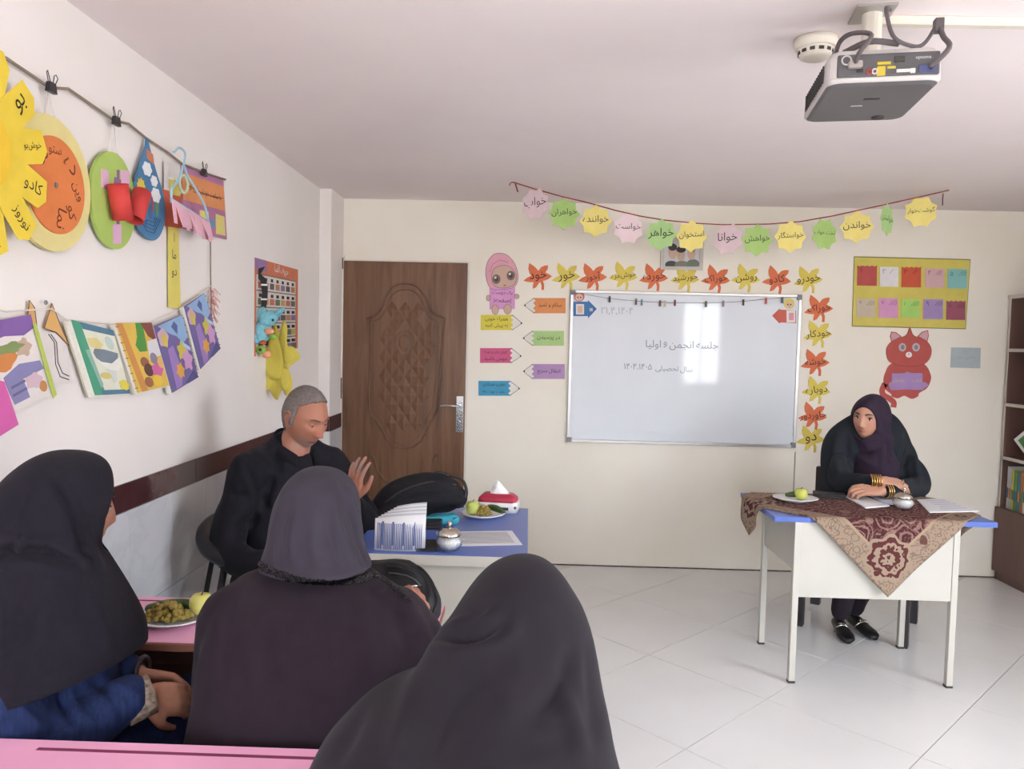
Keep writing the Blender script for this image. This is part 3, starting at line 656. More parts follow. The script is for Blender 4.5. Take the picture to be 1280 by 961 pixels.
# ------------------------------------------------------------------ left wall: upper cord with hanging crafts
M_CORD = mat('grey_cord', (140, 126, 112), .8)
t = wthing(LW, 'display_cord', 'long grey cord pinned along the white wall above the crafts', 'cord', (2.5, 2.12), d=.012)
wline(t, 'cord', [(1.55, 2.125), (1.879, 2.129), (2.032, 2.116), (2.06, 2.118), (2.129, 2.138), (2.354, 2.12), (2.38, 2.122), (2.451, 2.133), (2.557, 2.118), (2.72, 2.108), (2.83, 2.094), (3.06, 2.108), (3.225, 2.122)], .0042, .004, M_CORD, seg=6)
M_CLIP = mat('black_clip', (48, 44, 46), .35, spec=.5)
def binder_clip(uv, lab, s=1.):
    c = wthing(LW, 'binder_clip', lab, 'clip', uv, d=.021, group='binder clips on the display cord')
    cut(c, 'jaw', [(uv[0] - .018 * s, uv[1] - .014 * s), (uv[0] + .018 * s, uv[1] - .014 * s), (uv[0] + .012 * s, uv[1] + .012 * s), (uv[0] - .012 * s, uv[1] + .012 * s)], 0, .012, M_CLIP)
    for sg in (-1, 1):
        b = uv[0] + sg * .010 * s
        wline(c, 'wire_handle', [(b - .005, uv[1] + .01), (b + sg * .006 - .006, uv[1] + .032), (b + sg * .008, uv[1] + .038), (b + sg * .010 + .006, uv[1] + .030), (b + .004, uv[1] + .01)], .0013, .008, M_CLIP)
binder_clip((2.036, 2.112), 'black binder clip holding the strings of the big yellow disc')
binder_clip((2.356, 2.116), 'black binder clip holding the strings of the green disc')
binder_clip((2.99, 2.10), 'black binder clip on the top edge of the purple poster')
M_THREAD = mat('white_thread', (226, 218, 212), .8)
def thread(root, a, b, d): wline(root, 'hanging_thread', [a, b], .0018, d, M_THREAD)
# yellow and orange disc
t = wthing(LW, 'word_disc', 'large pale yellow cardboard disc with an orange centre and letters', 'paper disc', (2.043, 1.685), d=.012)
cut(t, 'outer_disc', circ((2.043, 1.862), .178, 64), 0, .012, paper((226, 212, 138)))
cut(t, 'inner_disc', circ((2.056, 1.860), .128, 56), .012, .016, paper((222, 118, 58)))
cut(t, 'hub', circ((2.05, 1.86), .007, 12), .016, .02, mat('grey_rivet', (130, 120, 116), .5))
M_BRN = mat('brown_ink', (110, 58, 36), .7, var=0)
for a, w in ((95, 'ستو'), (48, 'ده'), (0, 'وین'), (-45, 'کو'), (-78, 'نما'), (130, 'نو')):
    write(t, w, (2.056 + .088 * math.cos(R(a)), 1.86 + .088 * math.sin(R(a))), .055, .0165, M_BRN, rot=R(a - 90) * .6, hmax=.045)
for q in (2.012, 2.075): thread(t, (2.036, 2.10), (q, 2.01), .008)
# little bus drawing peeping out between the discs
t = wthing(LW, 'bus_drawing', 'outline drawing of wheels peeping between the two discs', 'drawing', (2.222, 1.84))
M_LINE = mat('purple_line', (120, 96, 110), .7, var=0)
cut(t, 'sheet', [(2.19, 1.80), (2.255, 1.82), (2.26, 1.92), (2.20, 1.93)], 0, .002, paper((226, 216, 214)))
for k in range(3): wline(t, 'drawn_line', circ((2.225, 1.895 - k * .035), .012, 10), .0012, .0022, M_LINE, closed=True)
# sunflower of words (partly out of view)
t = wthing(LW, 'word_flower', 'yellow paper sunflower with handwritten petals overlapping the orange disc', 'paper flower', (1.80, 1.88), d=.045)
M_PET = paper((232, 200, 52)); fc = (1.738, 1.885)
pw = ['خوش|بو', 'کادو', 'نوروز', 'کودکی', 'دو', 'نور', 'خوش|مزه', 'گل', 'روز', 'نو', 'مو', 'بو']
for k in range(12):
    a = R(14 - 30 * k); co, si = math.cos(a), math.sin(a)
    tr = lambda x, y: (fc[0] + x * co - y * si, fc[1] + x * si + y * co)
    pe = cut(t, 'petal', [tr(*q) for q in ((.07, -.024), (.15, -.044), (.225, -.044), (.252, -.014), (.242, .038), (.15, .042), (.07, .024))], k % 3 * .002, k % 3 * .002 + .0015, M_PET)
    write(t, pw[k], tr(.195, 0), .07, k % 3 * .002 + .002, INK, parent=pe, rot=a if co > 0 else a + math.pi, hmax=.04)
cut(t, 'centre', circ(fc, .095, 40), .008, .012, paper((236, 190, 40)))
# green disc with two red tubes
t = wthing(LW, 'windmill_disc', 'green cardboard disc with two red paper tubes and pink cards', 'paper disc', (2.35, 1.73), d=.012)
cut(t, 'disc', circ((2.35, 1.873), .126, 56, ry=.146), 0, .012, paper((166, 196, 92)))
M_PNK = paper((222, 172, 206)); M_PUR = paper((130, 90, 130))
for q in ([(2.275, 1.955), (2.315, 1.955), (2.318, 1.90), (2.278, 1.90)], [(2.385, 1.975), (2.435, 1.982), (2.437, 1.915), (2.388, 1.91)], [(2.338, 1.80), (2.385, 1.808), (2.386, 1.748), (2.340, 1.742)]):
    cut(t, 'pink_card', q, .012, .0135, M_PNK)
cut(t, 'cross', [(2.348, 1.945), (2.362, 1.947), (2.362, 1.97), (2.378, 1.973), (2.378, 1.945), (2.395, 1.945), (2.395, 1.925), (2.378, 1.925), (2.376, 1.80), (2.36, 1.80), (2.36, 1.925), (2.346, 1.925)], .012, .0128, M_PUR)
M_RED = mat('red_card', (202, 66, 62), .7)
def rolled(a, b, r, d):
    (ax, az), (bx, bz) = loc2(t, [a, b]); P0, P1 = Vector((ax, -d, az)), Vector((bx, -d, bz)); ax_ = (P1 - P0).normalized(); n1 = ax_.cross(Vector((0, 1, 0))).normalized(); n2 = ax_.cross(n1)
    V = []; F = []; n = 20
    for rr in (r, r - .002):
        for P in (P0, P1): V += [P + (n1 * math.cos(2 * math.pi * k / n) + n2 * math.sin(2 * math.pi * k / n)) * rr for k in range(n)]
    for k in range(n):
        j = (k + 1) % n
        F += [(k, j, n + j, n + k), (3 * n + k, 3 * n + j, 2 * n + j, 2 * n + k), (2 * n + k, 2 * n + j, j, k), (n + k, n + j, 3 * n + j, 3 * n + k)]
    return MB().add(V, F).build('red_tube', M_RED, t, True)
rolled((2.305, 1.915), (2.335, 1.815), .030, .046); rolled((2.455, 1.92), (2.405, 1.825), .028, .044)
thread(t, (2.35, 2.105), (2.325, 2.0), .006); thread(t, (2.362, 2.105), (2.385, 2.0), .006)
# blue drop
t = wthing(LW, 'water_drop_card', 'blue cardboard water drop with sun and clouds pasted on', 'paper drop', (2.58, 1.79), d=.016)
dr = smooth2([(2.557, 2.118), (2.545, 2.08), (2.50, 2.0), (2.463, 1.915), (2.475, 1.84), (2.53, 1.795), (2.60, 1.786), (2.655, 1.82), (2.684, 1.885), (2.668, 1.955), (2.62, 2.02), (2.575, 2.09)], 4)
cut(t, 'drop', dr, 0, .006, paper((64, 116, 160)))
cl = lambda c, s: [(c[0] + s * (1 + .10 * math.cos(6 * a)) * math.cos(a), c[1] + s * .8 * (1 + .10 * math.cos(6 * a)) * math.sin(a)) for a in np.linspace(0, 2 * math.pi, 30, endpoint=False)]
for c, s in (((2.553, 2.015), .028), ((2.60, 1.985), .022), ((2.612, 1.94), .03)): cut(t, 'cloud', cl(c, s), .006, .0085, paper((236, 236, 238)))
cut(t, 'sun', [(2.512 + .028 * (1 if k % 2 else .78) * math.cos(math.pi * k / 10), 1.945 + .034 * (1 if k % 2 else .78) * math.sin(math.pi * k / 10)) for k in range(20)], .006, .0085, paper((226, 196, 72)))
cut(t, 'orange_tag', [(2.548, 2.08), (2.592, 2.072), (2.60, 2.04), (2.553, 2.05)], .006, .008, paper((196, 116, 86)))
for k in range(4): wline(t, 'water_swirl', [(2.49 + k * .02, 1.86 - k * .006), (2.55, 1.832 + k * .012 - .02), (2.60, 1.83 + k * .012 - .02), (2.645 - k * .014, 1.865)], .0016, .0062, mat('drop_line', (40, 84, 128), .7, var=0))
for q, c in (((2.58, 1.885), (150, 80, 90)), ((2.61, 1.875), (90, 140, 90)), ((2.565, 1.855), (60, 100, 150))): cut(t, 'scrap', [(q[0], q[1]), (q[0] + .02, q[1]), (q[0] + .022, q[1] + .05), (q[0] + .004, q[1] + .046)], .006, .0075, paper(c))
# red sheet and purple poster
t = wthing(LW, 'red_sheet', 'red card with a yellow top strip hanging beside the purple poster', 'card', (2.75, 1.85), d=.008)
cut(t, 'sheet', [(2.672, 1.975), (2.832, 1.985), (2.84, 1.862), (2.674, 1.848)], 0, .003, paper((200, 84, 56)))
cut(t, 'white_strip', [(2.70, 2.075), (2.822, 2.09), (2.83, 1.985), (2.70, 1.977)], 0, .002, paper((230, 224, 220)))
cut(t, 'yellow_card', [(2.735, 2.02), (2.815, 2.03), (2.818, 1.975), (2.737, 1.968)], .003, .0045, paper((214, 196, 90)))
t = wthing(LW, 'word_poster', 'purple poster with an orange banner and yellow word cards', 'poster', (3.03, 1.87), d=.008)
cut(t, 'sheet', [(2.826, 2.092), (3.215, 2.124), (3.256, 1.878), (2.85, 1.862)], 0, .004, paper((176, 112, 152)))
bn = cut(t, 'orange_banner', [(2.832, 2.066), (3.215, 2.092), (3.232, 1.992), (2.84, 1.968)], .004, .0055, paper((222, 138, 84)))
wline(t, 'sentence_line', [(2.86, 2.028), (3.02, 2.022), (3.20, 2.04)], .0015, .0058, INK, parent=bn); write(t, 'با ساعت خودش بازی کرد', (3.03, 2.03), .31, .0058, INK, parent=bn, rot=.04)
for q in ([(2.87, 1.925), (2.935, 1.93), (2.938, 1.885), (2.872, 1.88)], [(2.985, 1.955), (3.065, 1.962), (3.075, 1.885), (2.99, 1.88)], [(3.135, 1.965), (3.225, 1.968), (3.235, 1.89), (3.14, 1.885)]):
    k = cut(t, 'yellow_card', q, .004, .0055, paper((216, 202, 112)))
cut(t, 'blue_card', [(3.08, 1.935), (3.125, 1.938), (3.127, 1.905), (3.082, 1.902)], .004, .0055, paper((110, 150, 186)))
# yellow strip
t = wthing(LW, 'letter_strip', 'long narrow yellow paper strip with letters below the red card', 'paper strip', (2.78, 1.563), d=.006)
cut(t, 'strip', [(2.733, 1.86), (2.815, 1.862), (2.835, 1.563), (2.735, 1.567)], 0, .0015, paper((222, 206, 96)))
for v, w in ((1.82, 'ا'), (1.76, 'ما'), (1.69, 'دو')): write(t, w, (2.78, v), .04, .002, INK, hmax=.032)
# dangling string with pink tinsel
t = wthing(LW, 'tinsel_string', 'grey string ending in a frizzy pink tinsel tuft', 'string', (3.085, 1.5), d=.012)
wline(t, 'cord', [(3.082, 1.88), (3.083, 1.72), (3.09, 1.62), (3.088, 1.50)], .0028, .002, M_CORD)
mb = MB(); rnd = random.Random(3)
for k in range(46):
    z = -.0 + rnd.uniform(.03, .155); a = rnd.uniform(0, 6.28); r = .03 * rnd.uniform(.5, 1.2)
    mb.tube([(.004, -.004, z), (.004 + r * math.cos(a) * .6, -.004 - abs(math.sin(a)) * r * .4, z + .01), (.004 + r * math.cos(a), -.004 - abs(math.sin(a)) * r, z - .012)], .0012, 4)
mb.build('tinsel', mat('pink_tinsel', (206, 148, 142), .4), t)
# hanger mobile with pink fringe
t = thing('hanger_mobile', 'light blue hanger mobile carrying a pink paper fringe', 'mobile', (XL + .06, 2.74, 1.9)); M_LB = mat('pale_blue_plastic', (160, 196, 214), .4)
hk = [(-.035, 0, .215), (-.02, .01, .235), (0, .012, .215), (0, 0, .17)]
MB().tube(spline(hk, 4), .004, 8).build('hook', M_LB, t, True)
MB().tube(spline([(.005, -.105, .02), (.005, -.10, .07), (0, -.05, .10), (0, -.02, .14), (0, 0, .17), (0, .03, .14), (.005, .08, .11), (.01, .15, .06), (.012, .185, .0)], 4), .0045, 8).build('hanger_arm', M_LB, t, True)
MB().tube([(Vector((0, .0 + .032 * math.cos(a), .105 + .03 * math.sin(a)))) for a in np.linspace(0, 2 * math.pi, 20, endpoint=False)], .005, 8, closed=True).build('ring', mat('pale_green_plastic', (190, 206, 170), .4), t, True)
MB().tube([(.008, -.115, .032), (.01, .195, .0)], .004, 8).build('crossbar', M_LB, t, True)
M_FR = mat('pink_fringe', (226, 176, 192), .7)
for k in range(15):
    y = -.105 + k * .0205; z = .026 - k * .0018; ln = .075 + .008 * math.sin(k * 2.1); lean = .015 * math.sin(k * 1.3)
    MB().add([(.014, y - .011, z), (.014, y + .011, z), (.022 + abs(lean), y + .013 + lean, z - ln), (.022 + abs(lean), y - .009 + lean, z - ln), (.011, y - .011, z), (.011, y + .011, z), (.019 + abs(lean), y + .013 + lean, z - ln), (.019 + abs(lean), y - .009 + lean, z - ln)],
             [(0, 3, 2, 1), (4, 5, 6, 7), (0, 1, 5, 4), (1, 2, 6, 5), (2, 3, 7, 6), (3, 0, 4, 7)]).build('fringe_strip', M_FR, t)
# ------------------------------------------------------------------ lower cord with booklets
t = wthing(LW, 'sagging_cord', 'thin white cord sagging along the wall and carrying booklets', 'cord', (2.4, 1.5), d=.010)
wline(t, 'cord', [(1.6, 1.55), (1.87, 1.515), (1.98, 1.525), (2.05, 1.53), (2.12, 1.502), (2.35, 1.497), (2.58, 1.507), (2.82, 1.565), (3.02, 1.64), (3.09, 1.67)], .0022, .004, M_THREAD)
wline(t, 'nail', circ((2.025, 1.546), .004, 8), .003, .004, M_GREYP, closed=True)
M_RING = mat('spiral_wire', (90, 86, 92), .35, metal=.6)
def booklet(label, q, cover, arts, tilt=.02, pages=True, spiral=None, group='booklets pegged on the lower cord'):
    """q: four wall-plane corners (top-left, top-right, bottom-right, bottom-left)"""
    t = wthing(LW, 'booklet', label, 'booklet', ((q[2][0] + q[3][0]) / 2, min(q[2][1], q[3][1])), d=.014, group=group)
    if pages:
        pg = [(a - .014, b - .006) for a, b in q]; cut(t, 'page_block', pg, 0, .008, M_PAGE)
        cut(t, 'back_cover', [(a - .018, b - .006) for a, b in q], -.003, 0, paper((200, 190, 170)))
    cut(t, 'front_cover', q, .008, .0105, cover)
    B = lambda s, r: ((q[0][0] * (1 - s) + q[1][0] * s) * (1 - r) + (q[3][0] * (1 - s) + q[2][0] * s) * r, (q[0][1] * (1 - s) + q[1][1] * s) * (1 - r) + (q[3][1] * (1 - s) + q[2][1] * s) * r)
    art(t, 'cover_print', [([B(*p) for p in pts], m) for pts, m in arts], .0105)
    if spiral:
        for k in range(9):
            a = B(1.0 if spiral == 'r' else 0., .06 + k * .11); (x, z), = loc2(t, [a])
            MB().tube([(x + .008 * math.cos(g), -.004 - .009 * math.sin(g), z + .003 * math.sin(g)) for g in np.linspace(0, 2 * math.pi, 10, endpoint=False)], .0012, 5, closed=True).build('spiral_ring', M_RING, t)
    return t
blob = lambda cx, cy, rx, ry, n=18, w=.0, f=5: [(cx + rx * (1 + w * math.cos(f * a)) * math.cos(a), cy + ry * (1 + w * math.cos(f * a)) * math.sin(a)) for a in np.linspace(0, 2 * math.pi, n, endpoint=False)]
pp = paper
booklet('story booklet with a purple header and a blue village picture', [(1.72, 1.475), (1.946, 1.512), (2.03, 1.30), (1.78, 1.255)], pp((226, 218, 214)),
        [([(0, 0), (1, 0), (1.0, .16), (.8, .22), (.5, .18), (0, .24)], pp((122, 84, 156))), (blob(.35, .42, .26, .14, w=.1), pp((206, 124, 62))), (blob(.75, .35, .12, .10, w=.2), pp((190, 160, 140))), (blob(.55, .32, .2, .06, w=.2), pp((120, 140, 80))), ([(.35, .62), (.62, .52), (.95, .55), (.98, .66), (.62, .70), (.66, .93), (.42, .95), (.38, .8)], pp((128, 124, 172))), ([(.42, .74), (.64, .71), (.65, .74), (.42, .77)], pp((92, 92, 130))), ([(.42, .83), (.64, .80), (.65, .83), (.42, .86)], pp((92, 92, 130))), (blob(.78, .76, .13, .09, w=.15), pp((206, 176, 190))), (blob(.9, .86, .06, .07), pp((196, 130, 70))), (blob(.15, .7, .1, .12, w=.2), pp((226, 196, 190)))])
t = wthing(LW, 'pink_card', 'plain bright pink card hanging in front of the village booklet', 'card', (1.80, 1.20), d=.03)
cut(t, 'sheet', [(1.70, 1.37), (1.835, 1.345), (1.885, 1.235), (1.74, 1.19)], 0, .002, pp((206, 84, 158)))
t = wthing(LW, 'green_ribbon', 'narrow lime green paper strip edging the village booklet', 'paper strip', (2.03, 1.29), d=.028)
cut(t, 'strip', [(1.947, 1.49), (1.962, 1.488), (2.045, 1.30), (2.03, 1.29)], 0, .0015, pp((176, 192, 84)))
t = wthing(LW, 'fox_drawing', 'white fox drawing with orange ears hung from a nail', 'drawing', (2.05, 1.31), d=.006)
cut(t, 'sheet', [(1.96, 1.47), (2.12, 1.465), (2.15, 1.33), (2.0, 1.32)], 0, .0015, pp((230, 222, 218)))
for e in ([(1.952, 1.477), (1.965, 1.548), (1.985, 1.53), (1.995, 1.475)], [(2.025, 1.478), (2.058, 1.545), (2.10, 1.48), (2.135, 1.43), (2.075, 1.468)]):
    cut(t, 'ear', e, .0015, .0035, pp((222, 168, 96))); wline(t, 'ear_outline', e, .0014, .0036, M_OUT, closed=True)
for off in (0, .010): wline(t, 'snout_line', [(2.045 + off, 1.462), (2.07 + off, 1.44), (2.075 + off, 1.38 + off * .5), (2.095 + off, 1.345 + off), (2.135, 1.335 + off)], .0016, .002, M_OUT)
booklet('story booklet with a green spine strip and a grey whale', [(2.118, 1.504), (2.336, 1.478), (2.437, 1.277), (2.235, 1.284)], pp((226, 226, 206)),
        [([(0, 0), (.2, .0), (.30, 1), (0, 1)], pp((66, 152, 120))), ([(.2, 0), (1, 0), (1, .09), (.22, .09)], pp((74, 116, 142))), ([(.2, .93), (1, .93), (1, 1), (.2, 1)], pp((74, 116, 142))), (blob(.42, .26, .18, .08, w=.1), pp((222, 206, 136))), (blob(.8, .22, .10, .10), pp((186, 206, 196))), ([(.3, .4), (.36, .34), (.6, .33), (.95, .36), (.9, .46), (.7, .53), (.45, .52), (.33, .47)], pp((112, 126, 140))), ([(.36, .52), (.7, .53), (.95, .42), (.98, .54), (.8, .64), (.62, .64), (.5, .60)], pp((236, 236, 226))), ([(.52, .62), (.76, .64), (.72, .80), (.62, .82)], pp((214, 216, 208))), (blob(.45, .72, .14, .05), pp((214, 196, 110))), (blob(.88, .86, .13, .08, w=.1), pp((226, 206, 70))), ([(.12, .38), (.22, .36), (.30, .85), (.22, .9)], pp((136, 178, 160)))])
booklet('story booklet with a yellow cover showing children under a tree', [(2.354, 1.5), (2.576, 1.508), (2.706, 1.288), (2.487, 1.276)], pp((226, 186, 78)),
        [([(0, 0), (.16, 0), (.3, 1), (.12, 1)], pp((206, 138, 66))), ([(.52, 0), (.72, 0), (.66, .3), (.62, .42), (.40, .42), (.34, .32), (.45, .2)], pp((72, 140, 58))), ([(.66, 0), (1, 0), (1, .3), (.78, .2)], pp((126, 66, 56))), ([(.70, .28), (1, .24), (1, .5), (.62, .56)], pp((222, 218, 222))), (blob(.45, .58, .12, .08), pp((150, 90, 62))), (blob(.75, .54, .11, .09), pp((140, 130, 150))), (blob(.50, .70, .13, .10), pp((90, 56, 52))), (blob(.76, .72, .17, .10, w=.1), pp((210, 96, 160))), (blob(.66, .88, .16, .09), pp((236, 196, 60))), (blob(.40, .88, .12, .08), pp((156, 96, 66))), (blob(.9, .62, .08, .08), pp((226, 176, 100)))], spiral='l')
def reef(label, q):
    booklet(label, q, pp((104, 92, 150)),
            [([(.1, .02), (1, 0), (1, .34), (.78, .40), (.62, .26), (.45, .20)], pp((140, 176, 216))), ([(.52, .10), (.66, .04), (.74, .12), (.66, .24)], pp((78, 90, 150))), ([(.7, .34), (.98, .5), (.96, .56), (.68, .40)], pp((170, 200, 226))), (blob(.18, .20, .16, .13, w=.12), pp((206, 168, 188))), (blob(.2, .24, .09, .10, w=.2), pp((216, 192, 84))), ([(.22, .38), (.42, .36), (.5, .8), (.36, .98), (.16, .98)], pp((154, 122, 190))), (blob(.66, .5, .13, .13, w=.25), pp((206, 190, 70))), (blob(.44, .76, .13, .11, w=.25, f=6), pp((226, 160, 66))), (blob(.78, .66, .15, .16, w=.25), pp((206, 152, 200))), ([(.5, .98), (.9, .86), (1, 1), (.6, 1)], pp((80, 76, 132)))], spiral='r')
reef('purple and blue reef picture booklet next to the yellow booklet', [(2.594, 1.496), (2.806, 1.543), (2.946, 1.308), (2.730, 1.26)])
reef('purple and blue reef picture booklet hanging highest, beside the tinsel', [(2.825, 1.575), (3.003, 1.635), (3.158, 1.418), (2.968, 1.338)])
# ------------------------------------------------------------------ alphabet poster, plush toy and felt flower
t = wthing(LW, 'alphabet_poster', 'printed alphabet poster with an orange border', 'poster', (3.95, 1.39))
pq = [(3.617, 1.842), (4.292, 1.849), (4.298, 1.41), (3.617, 1.375)]
cut(t, 'sheet', pq, 0, .002, pp((206, 112, 78)))
B = lambda s, r: ((pq[0][0] * (1 - s) + pq[1][0] * s) * (1 - r) + (pq[3][0] * (1 - s) + pq[2][0] * s) * r, (pq[0][1] * (1 - s) + pq[1][1] * s) * (1 - r) + (pq[3][1] * (1 - s) + pq[2][1] * s) * r)
rect = lambda a, b, c, d: [B(a, c), B(b, c), B(b, d), B(a, d)]
its = [(rect(0, .24, 0, .12), pp((150, 110, 160))), (rect(.03, .93, .15, 1), pp((220, 212, 206)))]
pc = [(176, 120, 90), (90, 110, 90), (120, 110, 140), (190, 160, 90), (90, 80, 80), (200, 100, 90)]
for r_ in range(5):
    its.append((rect(.03, .93, .15 + r_ * .17, .162 + r_ * .17), pp((110, 100, 100))))
    for c_ in range(7):
        s0, r0 = .05 + c_ * .125, .185 + r_ * .17
        its.append((rect(s0 + .01, s0 + .10, r0 + .05, r0 + .115), pp(pc[(c_ * 2 + r_) % 6]))); its.append((rect(s0 + .03, s0 + .075, r0, r0 + .035), INK))
art(t, 'print', its, .002, t=.0004)
write(t, 'حروف الفبا', B(.55, .07), .22, .008, M_WHITE_P)
M_STRAP = mat('black_strap', (44, 42, 44), .6)
PF = Frame('back', 3.70)
t = wthing(PF, 'plush_toy', 'light blue plush elephant toy hanging by a black strap', 'plush toy', (-1.25, 1.38))
sp = [(XL + .02, 3.66, 1.80)] + [tuple(at(x, y, 1, 3.66)) for x, y in ((322, 343), (329, 350), (331, 365), (330, 380), (327, 392), (324, 402))]
O_ = t.location.copy(); mb = MB(); L_ = []; 
for p in sp: L_ += [Vector(p) - O_]
V = []; F = []
for p in L_: V += [p + Vector((-.014, 0, -.004)), p + Vector((.014, 0, .004)), p + Vector((.014, .004, .004)), p + Vector((-.014, .004, -.004))]
for k in range(len(L_) - 1):
    for j in range(4): F.append((k * 4 + j, k * 4 + (j + 1) % 4, k * 4 + 4 + (j + 1) % 4, k * 4 + 4 + j))
mb.add(V, F).build('strap', M_STRAP, t)
for px_, py_ in ((330.5, 356), (330, 374)):
    p = at(px_, py_, 1, 3.655) - O_; MB().box(p.x - .015, p.x + .015, p.y - .002, p.y, p.z - .004, p.z + .004).build('strap_stitch', M_WHITE_P, t)
M_PL = mat('blue_plush', (128, 190, 204), .9, var=.14, scale=60, bump=.4, bscale=220)
M_PEA, M_GRP = mat('peach_plush', (222, 156, 120), .9, bump=.3, bscale=200), mat('green_plush', (134, 178, 76), .9, bump=.3, bscale=200)
def pb(name, px_, py_, r, m, dd=.0, tilt=0.):
    p = at(px_, py_, 1, 3.66 - dd) - O_; return MB().ball(p, r, 16, 12, Matrix.Rotation(tilt, 3, 'Y')).build(name, m, t, True)
pb('body', 328, 414, (.043, .04, .062), M_PL, 0, .25); pb('head', 336, 398, (.05, .042, .036), M_PL, .01, -.6); pb('ear', 325, 394, (.024, .012, .045), M_PL, .0, .5)
pb('ear', 346, 392, (.03, .012, .018), M_PL, .02, -.4); pb('trunk', 350, 389, (.028, .014, .012), M_PL, .03, -.5); pb('leg', 320, 423, (.02, .022, .028), M_PL, .02)
pb('nose', 336.5, 414, (.022, .02, .018), M_PEA, .035); pb('paw', 341, 421, (.018, .016, .014), M_GRP, .02)
pb('ball_charm', 326, 437, (.024, .022, .02), M_GRP, .02); pb('ball_charm', 333, 443, (.021, .02, .018), M_PEA, .01); pb('ball_charm', 329, 428, (.016, .014, .012), mat('red_plush', (190, 96, 70), .9), .02)
pb('eye', 341, 400, (.006, .005, .006), INK, .048); pb('eye', 325, 437, (.008, .005, .008), INK, .042)
FF = Frame('back', 3.80)
t = wthing(FF, 'felt_flower', 'yellow felt flower with broad limp petals hanging over the alphabet poster', 'felt flower', (-1.2, 1.15))
M_FELT = mat('yellow_felt', (206, 188, 84), .9, var=.06, bump=.2, bscale=120)
def felt(name, pts, dd, bulge=.02):
    q = loc2(t, pxs(t, smooth2(pts, 4))); n = len(q); cx = sum(a for a, _ in q) / n; cz = sum(b for _, b in q) / n
    V = [(a, -dd, b) for a, b in q] + [(cx + (a - cx) * .55, -dd - bulge, cz + (b - cz) * .55) for a, b in q] + [(cx, -dd - bulge * 1.15, cz)] + [(cx, -dd + .004, cz)]
    F = [(i, (i + 1) % n, n + (i + 1) % n, n + i) for i in range(n)] + [(n + i, n + (i + 1) % n, 2 * n) for i in range(n)] + [((i + 1) % n, i, 2 * n + 1) for i in range(n)]
    return MB().add(V, F).build(name, M_FELT, t, True)
fl = smooth2([(331, 445), (335, 424), (344, 405), (350, 420), (352, 408), (356, 400), (361, 411), (361, 431), (368, 433), (376, 446), (367, 455), (362, 461), (367, 474), (366, 489), (359, 494), (355, 486), (351, 492), (347, 500), (341, 494), (337, 486), (332, 490), (329, 474)], 3)
def limp(name, pts, d0, th):
    q = loc2(t, pxs(t, pts)); n = len(q); w = lambda a, b: d0 + .010 * math.sin(a * 34 + 1) + .006 * math.sin(b * 26)
    a_ = sum(q[i][0] * q[(i + 1) % n][1] - q[(i + 1) % n][0] * q[i][1] for i in range(n))
    if a_ < 0: q = q[::-1]
    cx = sum(a for a, _ in q) / n; cz = sum(b for _, b in q) / n; V = []; F = []
    for off in (th, 0):
        for k in (1., .66, .33): V += [(cx + (a - cx) * k, -w(cx + (a - cx) * k, cz + (b - cz) * k) - off, cz + (b - cz) * k) for a, b in q]
        V.append((cx, -w(cx, cz) - off, cz))
    m_ = 3 * n + 1
    for i in range(n):
        j = (i + 1) % n
        for k in (0, 1): F += [(k * n + i, k * n + j, (k + 1) * n + j, (k + 1) * n + i), (m_ + k * n + j, m_ + k * n + i, m_ + (k + 1) * n + i, m_ + (k + 1) * n + j)]
        F += [(2 * n + i, 2 * n + j, 3 * n), (m_ + 2 * n + j, m_ + 2 * n + i, m_ + 3 * n), (i, m_ + i, m_ + j, j)]
    return MB().add(V, F).build(name, M_FELT, t, True)
limp('flower_sheet', fl, .01, .004)
limp('petal', smooth2([(334, 436), (342, 418), (352, 428), (356, 452), (352, 472), (340, 474), (333, 460)], 4), .024, .004)
limp('petal', smooth2([(357, 436), (365, 436), (373, 446), (364, 453), (357, 452)], 4), .022, .004)
limp('petal', smooth2([(352, 462), (361, 462), (365, 478), (359, 489), (353, 480)], 4), .022, .004)
# ------------------------------------------------------------------ ceiling: detector, projector, trunking
M_IVORY = mat('ivory_plastic', (222, 214, 200), .45); M_DGR = mat('dark_slot', (60, 58, 58), .6)
c = at(1020, 49, 2, H)
t = thing('smoke_detector', 'round ivory smoke detector on the ceiling beside the projector', 'smoke detector', (c.x, c.y, H))
MB().lathe([(.001, -.001), (.062, -.001), (.062, -.014), (.058, -.028), (.056, -.03)], 32).build('base', M_IVORY, t, True)
MB().lathe([(.052, -.028), (.050, -.034), (.044, -.052), (.034, -.058), (.001, -.058)], 32).build('dome', M_IVORY, t, True)
for k in range(12):
    a = 2 * math.pi * k / 12; MB().box(.0465, .0495, -.007, .007, -.045, -.036, Matrix.Rotation(a, 4, 'Z')).build('vent_slot', M_DGR, t)
MB().ball((0, -.051, -.024), .003, 8, 6).build('indicator_lamp', mat('red_led', (150, 40, 40), .3), t)
ta, tb = at(1097, 21, 2, H), at(1280, 27, 2, H); ym_ = (ta.y + tb.y) / 2 - .012
t = thing('cable_trunking', 'white plastic cable trunking running along the ceiling', 'trunking', (1.8, ym_, H))
MB().box(ta.x - 1.8, XR - 1.8 - .002, -.011, .011, -.022, -.0005).build('channel', M_IVORY, t, bevel=.002); MB().box(ta.x - 1.8, XR - 1.8 - .002, -.012, .012, -.025, -.022).build('cover', M_IVORY, t, bevel=.001)
